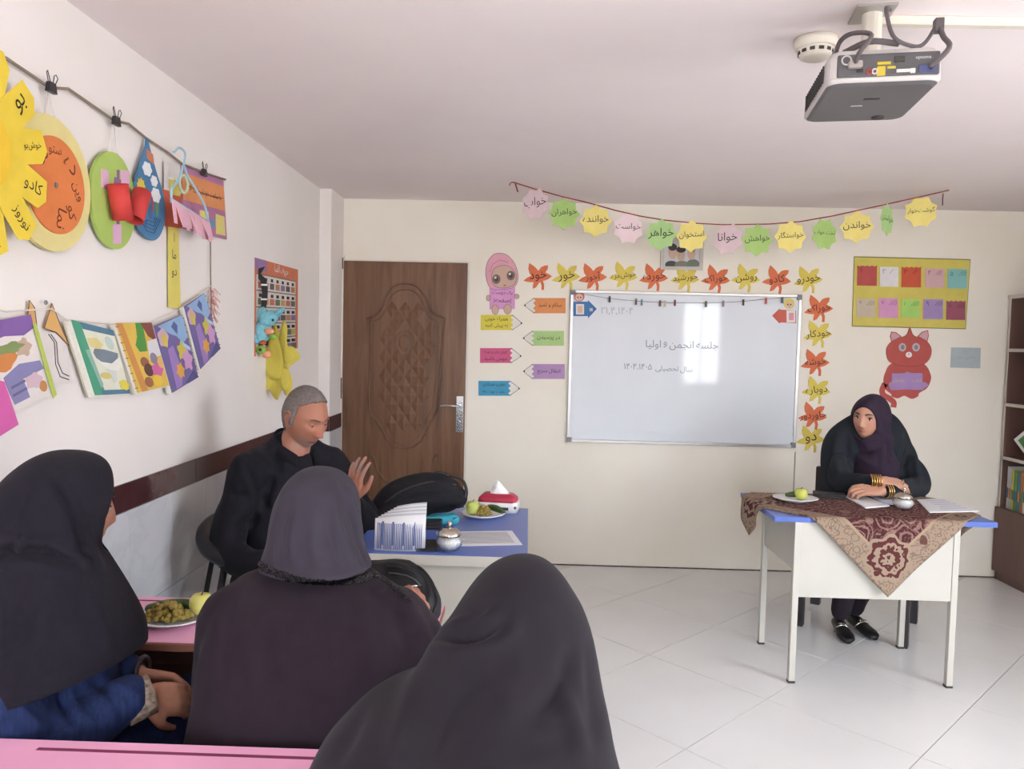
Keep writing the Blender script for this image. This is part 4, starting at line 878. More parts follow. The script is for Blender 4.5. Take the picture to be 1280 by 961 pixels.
# projector, local x = width, y = depth (towards the whiteboard), z up from its underside
pn = at(1106, 104, 1, 2.0); pyaw = -.17
t = thing('projector', 'grey ceiling projector showing its connector panel', 'projector', (pn.x, 2.0, pn.z), pyaw)
M_PG, M_PS, M_PP = mat('projector_grey', (104, 100, 102), .5), mat('projector_silver', (206, 200, 196), .35), mat('projector_panel', (92, 90, 92), .5)
w, dp, hh = .138, .36, .088
def rbox(ws, z):   # rounded plan outline at height z
    x0, x1, y0, y1, r = ws; pts = []
    for cx_, cy_, a0 in ((x1 - r, y1 - r, 0), (x0 + r, y1 - r, 90), (x0 + r, y0 + r, 180), (x1 - r, y0 + r, 270)):
        for k in range(6): a = R(a0 + 90 * k / 5); pts.append((cx_ + r * math.cos(a), cy_ + r * math.sin(a), z))
    return pts
def loft_rings(rings, mb=None):
    mb = mb or MB(); n = len(rings[0]); V = [p for r_ in rings for p in r_]
    F = [(i * n + k, i * n + (k + 1) % n, (i + 1) * n + (k + 1) % n, (i + 1) * n + k) for i in range(len(rings) - 1) for k in range(n)]
    F += [tuple(reversed(range(n))), tuple((len(rings) - 1) * n + k for k in range(n))]; return mb.add(V, F)
loft_rings([rbox((-w + .012, w - .012, .02, dp - .03, .03), .0), rbox((-w + .004, w - .004, .004, dp - .01, .035), .006)]).build('underside', M_PG, t)
loft_rings([rbox((-w + .004, w - .004, .004, dp - .01, .035), .0055), rbox((-w, w, -.002, dp, .035), .012), rbox((-w, w, -.002, dp, .035), .018)]).build('silver_trim', M_PS, t, True)
loft_rings([rbox((-w, w, -.002, dp, .035), .018), rbox((-w + .002, w - .002, 0, dp, .035), .07), rbox((-w + .012, w - .012, .012, dp - .02, .03), hh)]).build('body', M_PS, t)
MB().box(-w + .022, w - .012, -.006, .004, .016, .074).build('connector_panel', M_PP, t, bevel=.006)
for k in range(12): MB().box(-w - .0025, -w + .001, .05 + k * .022, .058 + k * .022, .022, .066).build('side_vent', M_DGR, t)
MB().box(-.02, .02, .12, .13, -.0015, .001).build('serial_plate', M_DGR, t); MB().box(-.04, -.01, .18, .184, -.0015, .001).build('serial_plate', M_PS, t)
MB().lathe([(.001, -.004), (.016, -.004), (.018, .002)], 16, (.06, .30, 0)).build('foot', M_DGR, t, True)
M_GOLD, M_PORTW, M_PORTB = mat('yellow_port', (200, 176, 60), .5), mat('white_port', (214, 208, 204), .5), mat('blue_port', (84, 90, 130), .5)
def port(x, z, a, b, m, name='port'): MB().box(x - a, x + a, -.0095, -.006, z - b, z + b).build(name, m, t, bevel=.001)
def ring(x, z, r, m): MB().tube([(x + r * math.cos(a), -.008, z + r * math.sin(a)) for a in np.linspace(0, 2 * math.pi, 14, endpoint=False)], .0022, 6, closed=True).build('socket', m, t, True)
ring(-.095, .058, .011, M_PS); ring(-.04, .028, .006, mat('red_port', (180, 70, 60), .5)); ring(-.027, .028, .006, M_PORTW)
port(-.012, .028, .010, .012, M_GOLD); port(-.006, .047, .016, .004, M_GOLD); port(.012, .036, .010, .003, M_GOLD); port(.04, .027, .016, .004, M_PORTW); port(.062, .026, .006, .006, M_PORTW); port(.03, .056, .012, .007, mat('dark_port', (70, 66, 60), .5)); port(.096, .03, .02, .010, M_PORTB); port(-.062, .031, .008, .004, M_DGR)
v, f, w_, h_ = text_geo('infocus'.replace('infocus', 'optoma')); k_ = .036 / w_
MB().add([(.086 + p[0] * k_, -.0066, .057 + p[1] * k_) for p in v], f).build('lettering', M_PORTW, t)
M_CAB = mat('grey_cable', (98, 90, 92), .6)
mz = H - pn.z
MB().box(-.05, .05, .10, .22, mz - .006, mz - .0005).build('ceiling_plate', M_ALUM, t); 
MB().tube([(0, .16, hh - .005), (0, .16, mz - .004)], .026, 16).build('mount_post', M_IVORY, t); MB().box(-.06, .06, .06, .24, hh - .004, hh + .008).build('mount_bracket', M_ALUM, t, bevel=.002)
for pts, r in (([(-.075, -.002, .045), (-.075, -.05, .06), (-.05, -.055, .10), (-.085, -.02, .12), (-.105, .03, .12), (-.11, .07, .09)], .006), ([(.03, .1, mz - .02), (.0, .02, mz - .05), (.01, -.01, .115), (.05, .0, .092), (.10, .05, .11), (.135, .06, .165)], .005), ([(.135, .06, .165), (.14, .03, .12), (.136, -.03, .07), (.10, -.012, .03)], .0065), ([(-.09, .05, .098), (-.04, .0, .105), (.03, .01, .10)], .008)):
    MB().tube(spline(pts, 5), r, 8).build('cable', M_CAB, t, True)
MB().box(.125, .147, .045, .07, .14, .175).build('cable_plug', M_CAB, t, bevel=.003)
MB().box(-.092, -.058, -.022, -.002, .036, .054).build('power_plug', mat('pale_plug', (170, 160, 154), .5), t, bevel=.004)
# ------------------------------------------------------------------ desks
M_BLUE, M_WHITEM = mat('blue_laminate', (88, 112, 184), .3, var=.03), mat('white_metal', (194, 190, 180), .4, var=.03, scale=5)
M_CAP = mat('black_cap', (60, 58, 56), .6)
def metal_desk(label, x0, x1, y0, y1, z, lx0, lx1, ly0, ly1, panel, edge):
    cx_, cy_ = (x0 + x1) / 2, (y0 + y1) / 2
    t = thing('metal_desk', label, 'desk', (cx_, cy_, 0))
    B = lambda name, a, b, c, d, e, f, m, p=None, bev=.002: MB().box(a - cx_, b - cx_, c - cy_, d - cy_, e, f).build(name, m, p or t, bevel=bev)
    top = B('desktop', x0, x1, y0, y1, z - .022, z, M_BLUE); 
    if edge: B('edge_band', x0 - .001, x1 + .001, y0 - .002, y0, z - .036, z - .001, M_WHITEM, top, 0); B('edge_band', x1, x1 + .002, y0, y1, z - .03, z - .001, M_WHITEM, top, 0)
    s = .027
    for a in (lx0, lx1 - s):
        for b in (ly0, ly1 - s):
            l = B('leg', a, a + s, b, b + s, .008, z - .022, M_WHITEM); B('leg_cap', a - .001, a + s + .001, b - .001, b + s + .001, 0, .01, M_CAP, l, 0)
    B('apron', lx0 + s, lx1 - s, ly1 - s, ly1, z - .05, z - .022, M_WHITEM)
    if panel == 'full':
        B('front_panel', lx0 + s, lx1 - s, ly0 + .004, ly0 + .014, .385, z - .022, M_WHITEM)
    else:
        B('front_panel', lx0 + s, lx1 - s, ly0 + .004, ly0 + .014, .25, z - .022, M_WHITEM)
    for a in (lx0 + .006, lx1 - .016): B('side_panel', a, a + .01, ly0 + s, ly1 - s, .50, z - .022, M_WHITEM)
    return t
ZT = .74
tdesk = metal_desk('white metal teacher desk with a blue top under a paisley cloth', 1.085, 2.045, 3.33, 3.87, ZT, 1.178, 1.892, 3.335, 3.80, 'full', False)
bdesk = metal_desk('white metal desk with a bare blue top beside the man', -.60, .012, 2.577, 3.36, ZT, -.56, -.03, 2.60, 3.33, 'end', True)
# pink school desks
M_PINK, M_EDGEB = mat('pink_laminate', (240, 172, 204), .3, var=.04), mat('brown_edge', (128, 82, 66), .6)
M_GRV = mat('pen_groove', (126, 50, 84), .7)
M_BRD = wood('brown_board', [(84, 54, 50), (96, 62, 56), (104, 70, 62)], (4, 14, 14), .5)
M_FRM2 = mat('grey_steel', (120, 116, 116), .45)
def pink_desk(label, x0, x1, y0, y1, z, gx0, gx1, seat=None):
    cx_, cy_ = (x0 + x1) / 2, (y0 + y1) / 2
    t = thing('school_desk', label, 'desk', (cx_, cy_, 0), group='pink school desks')
    B = lambda name, a, b, c, d, e, f, m, p=None, bev=.002: MB().box(a - cx_, b - cx_, c - cy_, d - cy_, e, f).build(name, m, p or t, bevel=bev)
    top = B('desktop', x0, x1, y0 + .012, y1, z - .018, z, M_PINK)
    B('edge_strip', x0, x1, y0, y0 + .012, z - .019, z - .001, M_EDGEB, top); B('edge_strip', x1, x1 + .002, y0, y1, z - .018, z - .001, M_EDGEB, top, 0)
    B('pen_groove', gx0, gx1, y1 - .037, y1 - .028, z - .001, z + .0004, M_GRV, top, 0)
    B('book_shelf', x0 + .05, x1 - .05, y0 + .02, y1 - .03, z - .19, z - .175, M_BRD); B('back_board', x0 + .04, x1 - .04, y1 - .045, y1 - .03, .22, z - .018, M_BRD)
    for a in (x0 + .04, x1 - .065):
        B('leg', a, a + .025, y0 + .06, y0 + .085, .0, z - .018, M_FRM2); B('leg', a, a + .025, y1 - .07, y1 - .045, .0, z - .018, M_FRM2)
        B('foot_rail', a, a + .025, y0 + .085, y1 - .07, .06, .085, M_FRM2)
    return t
pink_desk('pink school desk under the fruit plate and black handbag', -1.29, -.222, 1.805, 2.135, .72, -1.13, -.30)
pink_desk('pink school desk behind the seated women with nothing on it', -1.29, -.315, 1.02, 1.355, .72, -.865, -.33)
def bench(label, x0, x1, y0, y1, z):
    cx_, cy_ = (x0 + x1) / 2, (y0 + y1) / 2
    t = thing('school_bench', label, 'bench', (cx_, cy_, 0))
    B = lambda name, a, b, c, d, e, f, m, bev=.002: MB().box(a - cx_, b - cx_, c - cy_, d - cy_, e, f).build(name, m, t, bevel=bev)
    B('seat', x0, x1, y0, y1, z - .018, z, M_PINK)
    for a in (x0 + .06, x1 - .085):
        for b in (y0 + .03, y1 - .055): B('leg', a, a + .025, b, b + .025, 0, z - .018, M_FRM2)
bench('pink school bench carrying the two women', -1.28, -.24, 1.40, 1.70, .42)
# ------------------------------------------------------------------ paisley tablecloth
def paisley():
    m = bpy.data.materials.new('paisley_cloth'); m.use_nodes = True; t = m.node_tree; b = t.nodes['Principled BSDF']; b.inputs['Roughness'].default_value = .85; b.inputs['Specular IOR Level'].default_value = .15
    N = t.nodes.new; L = t.links.new
    uv = N('ShaderNodeUVMap'); uv.uv_map = 'cloth'; sp = N('ShaderNodeSeparateXYZ'); L(uv.outputs[0], sp.inputs[0])
    def math_(op, a, b_=None):
        n = N('ShaderNodeMath'); n.operation = op
        for k, q in enumerate((a, b_)):
            if q is None: continue
            if isinstance(q, (int, float)): n.inputs[k].default_value = q
            else: L(q, n.inputs[k])
        return n.outputs[0]
    ax = math_('ABSOLUTE', sp.outputs[0]); ay = math_('ABSOLUTE', sp.outputs[1]); mx = math_('MAXIMUM', ax, ay)
    inborder = math_('GREATER_THAN', mx, .365)
    line = math_('MULTIPLY', math_('GREATER_THAN', mx, .357), math_('LESS_THAN', mx, .369))
    # curls: distorted voronoi rings + fine noise
    nz = N('ShaderNodeTexNoise'); nz.inputs['Scale'].default_value = 9; L(uv.outputs[0], nz.inputs[0])
    mxv = N('ShaderNodeVectorMath'); mxv.operation = 'MULTIPLY_ADD'; L(nz.outputs['Color'], mxv.inputs[0]); mxv.inputs[1].default_value = (.07, .07, 0); L(uv.outputs[0], mxv.inputs[2])
    vo = N('ShaderNodeTexVoronoi'); vo.inputs['Scale'].default_value = 13; L(mxv.outputs[0], vo.inputs['Vector'])
    rings = math_('SINE', math_('MULTIPLY', vo.outputs['Distance'], 26.)); rg = math_('GREATER_THAN', rings, .55)
    v2 = N('ShaderNodeTexVoronoi'); v2.inputs['Scale'].default_value = 44; L(mxv.outputs[0], v2.inputs['Vector'])
    sp2 = math_('GREATER_THAN', math_('SINE', math_('MULTIPLY', v2.outputs['Distance'], 12.)), .6)
    fig = math_('MINIMUM', math_('ADD', math_('MULTIPLY', rg, .75), math_('MULTIPLY', sp2, .35)), 1.)
    def mixc(f, a, b_):
        n = N('ShaderNodeMix'); n.data_type = 'RGBA'; 
        if isinstance(f, float): n.inputs[0].default_value = f
        else: L(f, n.inputs[0])
        for k, q in ((6, a), (7, b_)):
            if isinstance(q, tuple): n.inputs[k].default_value = q
            else: L(q, n.inputs[k])
        return n.outputs[2]
    field = mixc(fig, lin((76, 38, 42)), lin((142, 112, 100)))
    v3 = N('ShaderNodeTexVoronoi'); v3.inputs['Scale'].default_value = 9; L(mxv.outputs[0], v3.inputs['Vector'])
    big = math_('LESS_THAN', v3.outputs['Distance'], .34); bigr = math_('GREATER_THAN', math_('SINE', math_('MULTIPLY', v3.outputs['Distance'], 38.)), .1)
    bor = mixc(math_('MULTIPLY', math_('MULTIPLY', big, bigr), .85), mixc(math_('MULTIPLY', sp2, .6), lin((150, 130, 112)), lin((104, 82, 72))), lin((88, 48, 46)))
    col = mixc(inborder, field, bor); col = mixc(line, col, lin((160, 138, 116)))
    cd = math_('SQRT', math_('ADD', math_('POWER', math_('SUBTRACT', ax, .345), 2.), math_('POWER', math_('SUBTRACT', ay, .345), 2.)))
    lob = math_('ADD', .088, math_('MULTIPLY', .010, math_('SINE', math_('MULTIPLY', math_('ARCTAN2', math_('SUBTRACT', ay, .345), math_('SUBTRACT', ax, .345)), 7.))))
    col = mixc(math_('LESS_THAN', cd, math_('ADD', lob, .012)), col, lin((152, 132, 114)))
    col = mixc(math_('MULTIPLY', math_('LESS_THAN', cd, lob), math_('GREATER_THAN', math_('SINE', math_('ADD', math_('MULTIPLY', cd, 150.), math_('MULTIPLY', v2.outputs['Distance'], 5.))), .0)), col, lin((88, 46, 46)))
    L(col, b.inputs['Base Color'])
    bp = N('ShaderNodeBump'); bp.inputs['Strength'].default_value = .25; bp.inputs['Distance'].default_value = .002; L(v2.outputs['Distance'], bp.inputs['Height']); L(bp.outputs[0], b.inputs['Normal'])
    return m
def tablecloth():
    n = 72; hs = .463; cx_, cy_ = 1.575, 3.645; X0, X1, Y0, Y1 = 1.085, 2.045, 3.33, 3.87
    V = []; UV = []; rr = .008
    def bend(o):      # overflow -> (outward, drop) with a rounded edge
        if o <= 0: return 0., 0.
        q = rr * math.pi / 2
        if o < q: a = o / rr; return rr * math.sin(a), rr * (1 - math.cos(a))
        return rr, rr + (o - q)
    for i in range(n + 1):
        for j in range(n + 1):
            a, b = -hs + 2 * hs * i / n, -hs + 2 * hs * j / n; UV.append((a, b))
            x, y = cx_ + (a - b) * .70711, cy_ + (a + b) * .70711
            ox = X0 - x if x < X0 else (x - X1 if x > X1 else 0); oy = Y0 - y if y < Y0 else (y - Y1 if y > Y1 else 0)
            dx, zx = bend(ox); dy, zy = bend(oy); dr = zx + zy
            px_ = min(max(x, X0), X1) + (-dx if x < X0 else dx); py_ = min(max(y, Y0), Y1) + (-dy if y < Y0 else dy)
            if oy > rr * 1.6: py_ += (-1 if y < Y0 else 1) * (.006 + .014 * (dr / .3) * (1 + math.sin(x * 21)) * .5)
            if ox > rr * 1.6:
                sg = -1 if x < X0 else 1
                px_ += sg * (.006 + .10 * dr + .02 * math.sin(y * 24) * min(1, dr / .1)); py_ += -.12 * dr * (1 if x < X0 else -1)
            V.append((px_, py_, ZT + .0035 - dr + .0008 * noise.noise((x * 14, y * 14, 0))))
    F = [(i * (n + 1) + j, (i + 1) * (n + 1) + j, (i + 1) * (n + 1) + j + 1, i * (n + 1) + j + 1) for i in range(n) for j in range(n)]
    me = bpy.data.meshes.new('tablecloth'); me.from_pydata(V, [], F); uvl = me.uv_layers.new(name='cloth')
    for lp in me.loops: uvl.data[lp.index].uv = UV[lp.vertex_index]
    o = link('tablecloth', me, paisley(), None, True)
    s = o.modifiers.new('thickness', 'SOLIDIFY'); s.thickness = .0025; s.offset = 0
    tag(o, 'square maroon and beige paisley cloth spread cornerwise on the teacher desk', 'tablecloth')
tablecloth()
# ------------------------------------------------------------------ small things
M_CHINA = mat('white_china', (232, 230, 228), .15, spec=.5, var=0); M_APPLE = mat('green_apple', (196, 200, 96), .35, var=.12, scale=30); M_CUC = mat('cucumber_skin', (62, 84, 44), .4, var=.35, scale=50, bump=.3, bscale=160)
M_GRAPE = mat('green_grape', (148, 128, 60), .25, var=.2, scale=40); M_STEM = mat('brown_stem', (90, 66, 40), .7)
gm = MB().ball((0, 0, 0), (.0082, .0082, .0100), 10, 7).mesh('grape'); gm.materials.append(M_GRAPE); gm.polygons.foreach_set('use_smooth', [True] * len(gm.polygons))
def plate(label, c, z, rx, ry, rz=0.):
    t = thing('fruit_plate', label, 'plate', (c[0], c[1], z), rz, group='white fruit plates')
    MB().lathe([(.001, .0), (.55, .0), (.62, .004), (1., .016), (1.01, .018), (.99, .0195), (.62, .008), (.55, .006), (.001, .006)], 48, sx=1, sy=1, wob=lambda a, r: 1 + (.018 * math.cos(12 * a) if r > .9 else 0)).build('dish', M_CHINA, t, True)
    o = t.children[0]
    for v in o.data.vertices: v.co.x *= rx; v.co.y *= ry
    return t
def apple(label, c, r, m=None):
    t = thing('apple', label, 'apple', (c[0], c[1], c[2]))
    MB().lathe([(.1 * r, .10 * r), (.45 * r, .02 * r), (.8 * r, .30 * r), (1. * r, .85 * r), (.95 * r, 1.3 * r), (.7 * r, 1.68 * r), (.35 * r, 1.75 * r), (.08 * r, 1.6 * r), (.001, 1.55 * r)], 24).build('flesh', m or M_APPLE, t, True)
    MB().tube([(0, 0, 1.55 * r), (.05 * r, 0, 1.8 * r), (.16 * r, 0, 1.98 * r)], .06 * r, 6).build('stem', M_STEM, t, True); return t
def cucumber(label, a, b, r):
    a, b = Vector(a), Vector(b); t = thing('cucumber', label, 'cucumber', a)
    d = b - a; MB().limb([(0, 0, 0), d * .33 + Vector((0, 0, .002)), d * .66 + Vector((0, 0, .002)), d], [r * .75, r, r, r * .7], 14).build('flesh', M_CUC, t, True)
    MB().tube([d, d + d.normalized() * r * 1.3], r * .2, 6).build('stem', M_STEM, t)
    return t
def grapes(label, c, n, ex, ey, ez, seed, rz=0.):
    t = thing('grape_bunch', label, 'grapes', c, rz); rn = random.Random(seed)
    pts = []
    for k in range(900):
        if len(pts) >= n: break
        x, y = rn.uniform(-1, 1), rn.uniform(-1, 1)
        if x * x + y * y > 1: continue
        z = .0105 + max(0, rn.uniform(0, ez) * (1 - x * x - y * y)); p = Vector((x * ex, y * ey, z))
        if all((p - q).length > .0092 for q in pts): pts.append(p)
    for p in pts:
        o = bpy.data.objects.new('grape', gm); COL.objects.link(o); o.parent = t; o.location = p; o.rotation_euler = (rn.uniform(0, 3), rn.uniform(0, 3), 0)
    MB().tube([(-ex * .9, 0, .012), (0, 0, ez * .6 + .01), (ex * .8, .005, .016)], .0018, 5).build('stem', M_STEM, t); return t
# fruit on the pink desk
pz = .7205; pc_ = (-.912, 1.957)
plate('white scalloped plate of fruit on the pink desk', pc_, pz, .098, .092, .1)
cucumber('dark cucumber behind the grapes on the pink desk', (pc_[0] - .065, pc_[1] + .0, pz + .030), (pc_[0] + .03, pc_[1] + .05, pz + .028), .0165)
grapes('bunch of greenish grapes on the pink desk plate', (pc_[0] - .008, pc_[1] - .024, pz + .009), 78, .058, .030, .036, 5, .18)
apple('yellow-green apple on the pink desk plate', (pc_[0] + .062, pc_[1] + .022, pz + .011), .031, mat('yellow_apple', (206, 196, 108), .35, var=.08, scale=30))
# fruit on the blue desk
bz = ZT + .0005; c = at(604, 646, 2, bz)
plate('white plate of fruit in front of the tissue pack on the blue desk', (c.x, c.y), bz, .09, .085)
apple('pale green apple on the blue desk plate', (c.x - .045, c.y + .005, bz + .010), .031, mat('pale_apple', (200, 208, 112), .35, var=.08, scale=30))
grapes('small bunch of grapes on the blue desk plate', (c.x + .005, c.y - .012, bz + .008), 34, .026, .026, .034, 8)
cucumber('dark green cucumber leaning on the blue desk plate', (c.x + .022, c.y + .045, bz + .034), (c.x + .080, c.y - .01, bz + .028), .0135)
# fruit on the teacher desk
tz = ZT + .0055; c = at(994, 626, 2, tz)
plate('white plate with an apple on the paisley cloth', (c.x, c.y), tz, .105, .09)
apple('yellow-green apple on the paisley cloth plate', (c.x + .022, c.y - .01, tz + .010), .030)
cucumber('short cucumber behind the apple on the paisley cloth plate', (c.x - .03, c.y + .028, tz + .024), (c.x + .05, c.y + .035, tz + .024), .013)
# sugar bowls
M_GLASS = bpy.data.materials.new('clear_glass'); M_GLASS.use_nodes = True; _t = M_GLASS.node_tree; _t.nodes.clear()
_o, _m, _tr, _gl, _fr = (_t.nodes.new(q) for q in ('ShaderNodeOutputMaterial', 'ShaderNodeMixShader', 'ShaderNodeBsdfTransparent', 'ShaderNodeBsdfGlossy', 'ShaderNodeLayerWeight'))
_gl.inputs['Roughness'].default_value = .04; _tr.inputs[0].default_value = (.94, .95, .95, 1); _fr.inputs[0].default_value = .25
_t.links.new(_fr.outputs['Facing'], _m.inputs[0]); _t.links.new(_tr.outputs[0], _m.inputs[1]); _t.links.new(_gl.outputs[0], _m.inputs[2]); _t.links.new(_m.outputs[0], _o.inputs[0])
M_SUGAR = None
M_SUGAR = mat('sugar', (244, 242, 240), .7, var=.08, scale=140, bump=.8, bscale=110); M_SILV = mat('silver_lid', (198, 190, 180), .2, metal=1, var=.05)
def sugar_bowl(label, c, z, s):
    t = thing('sugar_bowl', label, 'sugar bowl', (c[0], c[1], z))
    rib = lambda a, r: 1 + .02 * math.cos(14 * a)
    MB().lathe([(.001, 0), (.026 * s, 0), (.034 * s, .004 * s), (.045 * s, .022 * s), (.046 * s, .034 * s), (.040 * s, .050 * s), (.036 * s, .053 * s), (.0335 * s, .050 * s), (.042 * s, .034 * s), (.041 * s, .022 * s), (.031 * s, .007 * s), (.001, .005 * s)], 56, wob=rib).build('glass_bowl', M_GLASS, t, True)
    MB().lathe([(.001, .0055 * s), (.030 * s, .0075 * s), (.0395 * s, .022 * s), (.0405 * s, .034 * s), (.033 * s, .047 * s), (.001, .05 * s)], 24).build('sugar', M_SUGAR, t, True)
    lid = MB().lathe([(.041 * s, .053 * s), (.0415 * s, .057 * s), (.036 * s, .068 * s), (.022 * s, .078 * s), (.006 * s, .081 * s), (.001, .081 * s)], 40, wob=lambda a, r: 1 + .012 * math.cos(16 * a)).build('lid', M_SILV, t, True)
    MB().lathe([(.005 * s, .080 * s), (.004 * s, .086 * s), (.009 * s, .092 * s), (.009 * s, .098 * s), (.004 * s, .103 * s), (.001, .104 * s)], 16).build('knob', M_SILV, lid, True); return t
c = at(560, 691, 2, bz); sugar_bowl('glass sugar bowl with a silver lid on the blue desk', (c.x, c.y + .035), bz, 1.0)
c = at(1133, 638, 2, tz); sugar_bowl('glass sugar bowl with a silver lid on the paisley cloth', (c.x, c.y + .03), tz, 1.0)
# papers
M_PRINT = mat('grey_print', (150, 150, 156), .7, var=0); M_SHEET = mat('white_paper', (230, 230, 232), .7, var=.02)
def sheet(name, label, q, z, m, lines=0, th=.0012, cat='paper', print_m=None):
    c = Vector((sum(p[0] for p in q) / 4, sum(p[1] for p in q) / 4, z)); t = thing(name, label, cat, c)
    V = [(p[0] - c.x, p[1] - c.y, 0) for p in q] + [(p[0] - c.x, p[1] - c.y, th) for p in q]
    if sum(q[i][0] * q[(i + 1) % 4][1] - q[(i + 1) % 4][0] * q[i][1] for i in range(4)) < 0: V = V[3::-1] + V[:3:-1]
    MB().add(V, [(3, 2, 1, 0), (4, 5, 6, 7), (0, 1, 5, 4), (1, 2, 6, 5), (2, 3, 7, 6), (3, 0, 4, 7)]).build('sheet', m, t)
    if lines:
        mb = MB(); Q4 = [Vector((p[0] - c.x, p[1] - c.y, th + .0003)) for p in q]; rn = random.Random(lines)
        P = lambda s, r: Q4[0].lerp(Q4[1], s).lerp(Q4[3].lerp(Q4[2], s), r)
        for k in range(lines):
            r0 = .1 + .8 * k / lines; a, b = .08 + rn.uniform(0, .3), .92
            mb.add([P(a, r0), P(b, r0), P(b, r0 + .35 / lines), P(a, r0 + .35 / lines)], [(3, 2, 1, 0)])
        mb.build('printed_text', print_m or M_PRINT, t)['kind'] = 'stuff'
    return t
F2 = lambda x, y, z: tuple(at(x, y, 2, z))[:2]
sheet('printed_sheet', 'single printed sheet lying beside the sugar bowl on the blue desk', [F2(545, 665, bz), F2(640, 663.5, bz), F2(653, 681, bz), F2(552, 683, bz)], bz, M_SHEET, 12)
sheet('note_pad', 'white note pad before the folded hands', [F2(1056, 621, tz), F2(1080, 621, tz), F2(1112, 633, tz), F2(1082, 635.5, tz)], tz, M_SHEET, 0, .006, 'note pad')
sheet('blue_booklet', 'white booklet with a blue edge lying half under the sugar bowl', [F2(1086, 621, tz), F2(1118, 623, tz), F2(1126, 633.5, tz), F2(1106, 632, tz)], tz + .007, mat('pale_blue_paper', (196, 204, 226), .6), 0, .003, 'booklet')
sheet('paper_stack', 'loose white papers beside the sugar bowl on the paisley cloth', [F2(1146, 625, tz), F2(1178, 624, tz), F2(1224, 639.5, tz), F2(1162, 641, tz)], tz, M_SHEET, 5, .004, 'papers', mat('pale_print', (206, 208, 220), .7, var=0))
M_BLK = mat('black_leather', (44, 40, 42), .45, var=.2, scale=30, bump=.3, bscale=120)
def slab(name, label, cat, c, sx_, sy_, h, z, rz, m, group=None):
    t = thing(name, label, cat, (c[0], c[1], z), rz, group)
    MB().box(-sx_ / 2, sx_ / 2, -sy_ / 2, sy_ / 2, 0, h * .45).build('lower_half', m, t, bevel=.003); MB().box(-sx_ / 2, sx_ / 2, -sy_ / 2, sy_ / 2, h * .5, h).build('upper_half', m, t, bevel=.003); MB().box(-sx_ / 2 + .003, sx_ / 2 - .003, -sy_ / 2 + .003, sy_ / 2 - .003, h * .4, h * .55).build('seam', M_CAP, t)
    return t
c = at(1036, 621, 2, tz); slab('black_wallet', 'black leather wallet on the paisley cloth beside the fruit plate', 'wallet', (c.x, c.y), .15, .085, .02, tz, -.35, M_BLK)
c = at(529, 660, 2, bz); slab('glasses_case', 'flat black case in front of the backpack', 'case', (c.x - .005, c.y + .01), .15, .07, .03, bz, 0, M_BLK)
c = at(537, 685, 2, bz); slab('mobile_phone', 'black mobile phone lying between the brochures and the sugar bowl', 'phone', (c.x - .012, c.y + .02), .075, .13, .010, bz, .1, M_BLK)
# tissue pack
c = at(622, 640, 2, bz); t = thing('tissue_pack', 'red and white tissue pack with a tissue pulled up', 'tissue pack', (c.x + .003, c.y + .04, bz), -.12)
M_TW, M_TR = mat('tissue_white', (226, 222, 220), .55), mat('tissue_red', (176, 50, 72), .4, var=.1, bump=.5, bscale=25)
loft_rings([rbox((-.085, .085, -.05, .05, .02), 0), rbox((-.088, .088, -.052, .052, .022), .03), rbox((-.086, .086, -.051, .051, .022), .045)]).build('pack', M_TW, t, True)
loft_rings([rbox((-.087, .083, -.052, .052, .022), .043), rbox((-.084, .080, -.05, .05, .022), .058), rbox((-.066, .062, -.036, .036, .022), .074)]).build('red_top', M_TR, t, True)
mb = MB(); rn = random.Random(2); ring1 = [(.045 * math.cos(a) * (1 + .1 * math.cos(3 * a)), .014 * math.sin(a), .07) for a in np.linspace(0, 2 * math.pi, 24, endpoint=False)]
ring2 = [(-.005 + .026 * math.cos(a), .010 * math.sin(a) + .008 * math.cos(2 * a), .100) for a in np.linspace(0, 2 * math.pi, 24, endpoint=False)]
ring3 = [(-.008 + .006 * math.cos(a), .004 * math.sin(a) + .002 * math.cos(3 * a), .128) for a in np.linspace(0, 2 * math.pi, 24, endpoint=False)]
loft_rings([ring1, ring2, ring3]).build('tissue', mat('tissue_paper', (236, 236, 236), .9, var=.02), t)
MB().box(.02, .05, -.0535, -.0515, .012, .024).build('printed_mark', M_CAP, t); MB().box(-.05, -.01, -.0535, -.0515, .014, .02).build('printed_mark', M_TR, t); MB().ball((.075, -.045, .024), (.008, .006, .008), 10, 8).build('printed_mark', mat('green_mark', (60, 100, 70), .5), t)
# fan of folded brochures standing on the blue desk
a = at(469, 708, 1, 2.63); b = at(529, 708, 1, 2.60)
t = thing('brochure_stack', 'stack of folded white brochures with blue print standing on the blue desk', 'brochures', ((a.x + b.x) / 2, 2.63, bz))
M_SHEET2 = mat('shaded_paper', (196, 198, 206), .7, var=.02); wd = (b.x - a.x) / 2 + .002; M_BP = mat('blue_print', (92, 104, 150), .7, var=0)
def leaf_sheet(z1, y0, y1, x0, x1, bow):
    n = 12; V = []; 
    for k in range(n + 1):
        s = k / n; x = x0 + (x1 - x0) * s; y = y0 + bow * math.sin(math.pi * s)
        V += [(x, y, 0), (x, y + (y1 - y0) - .0, z1 + .014 * s + .006 * math.sin(2.6 * s)), (x, y + .002, 0), (x, y + .002 + (y1 - y0), z1 + .014 * s + .006 * math.sin(2.6 * s))]
    F = []
    for k in range(n):
        o = 4 * k; F += [(o, o + 4, o + 5, o + 1), (o + 2, o + 3, o + 7, o + 6), (o + 1, o + 5, o + 7, o + 3), (o, o + 2, o + 6, o + 4)]
    return MB().add(V, F)
leaf_sheet(.108, -.012, .0, -wd, wd, -.012).build('front_brochure', M_SHEET, t, True)
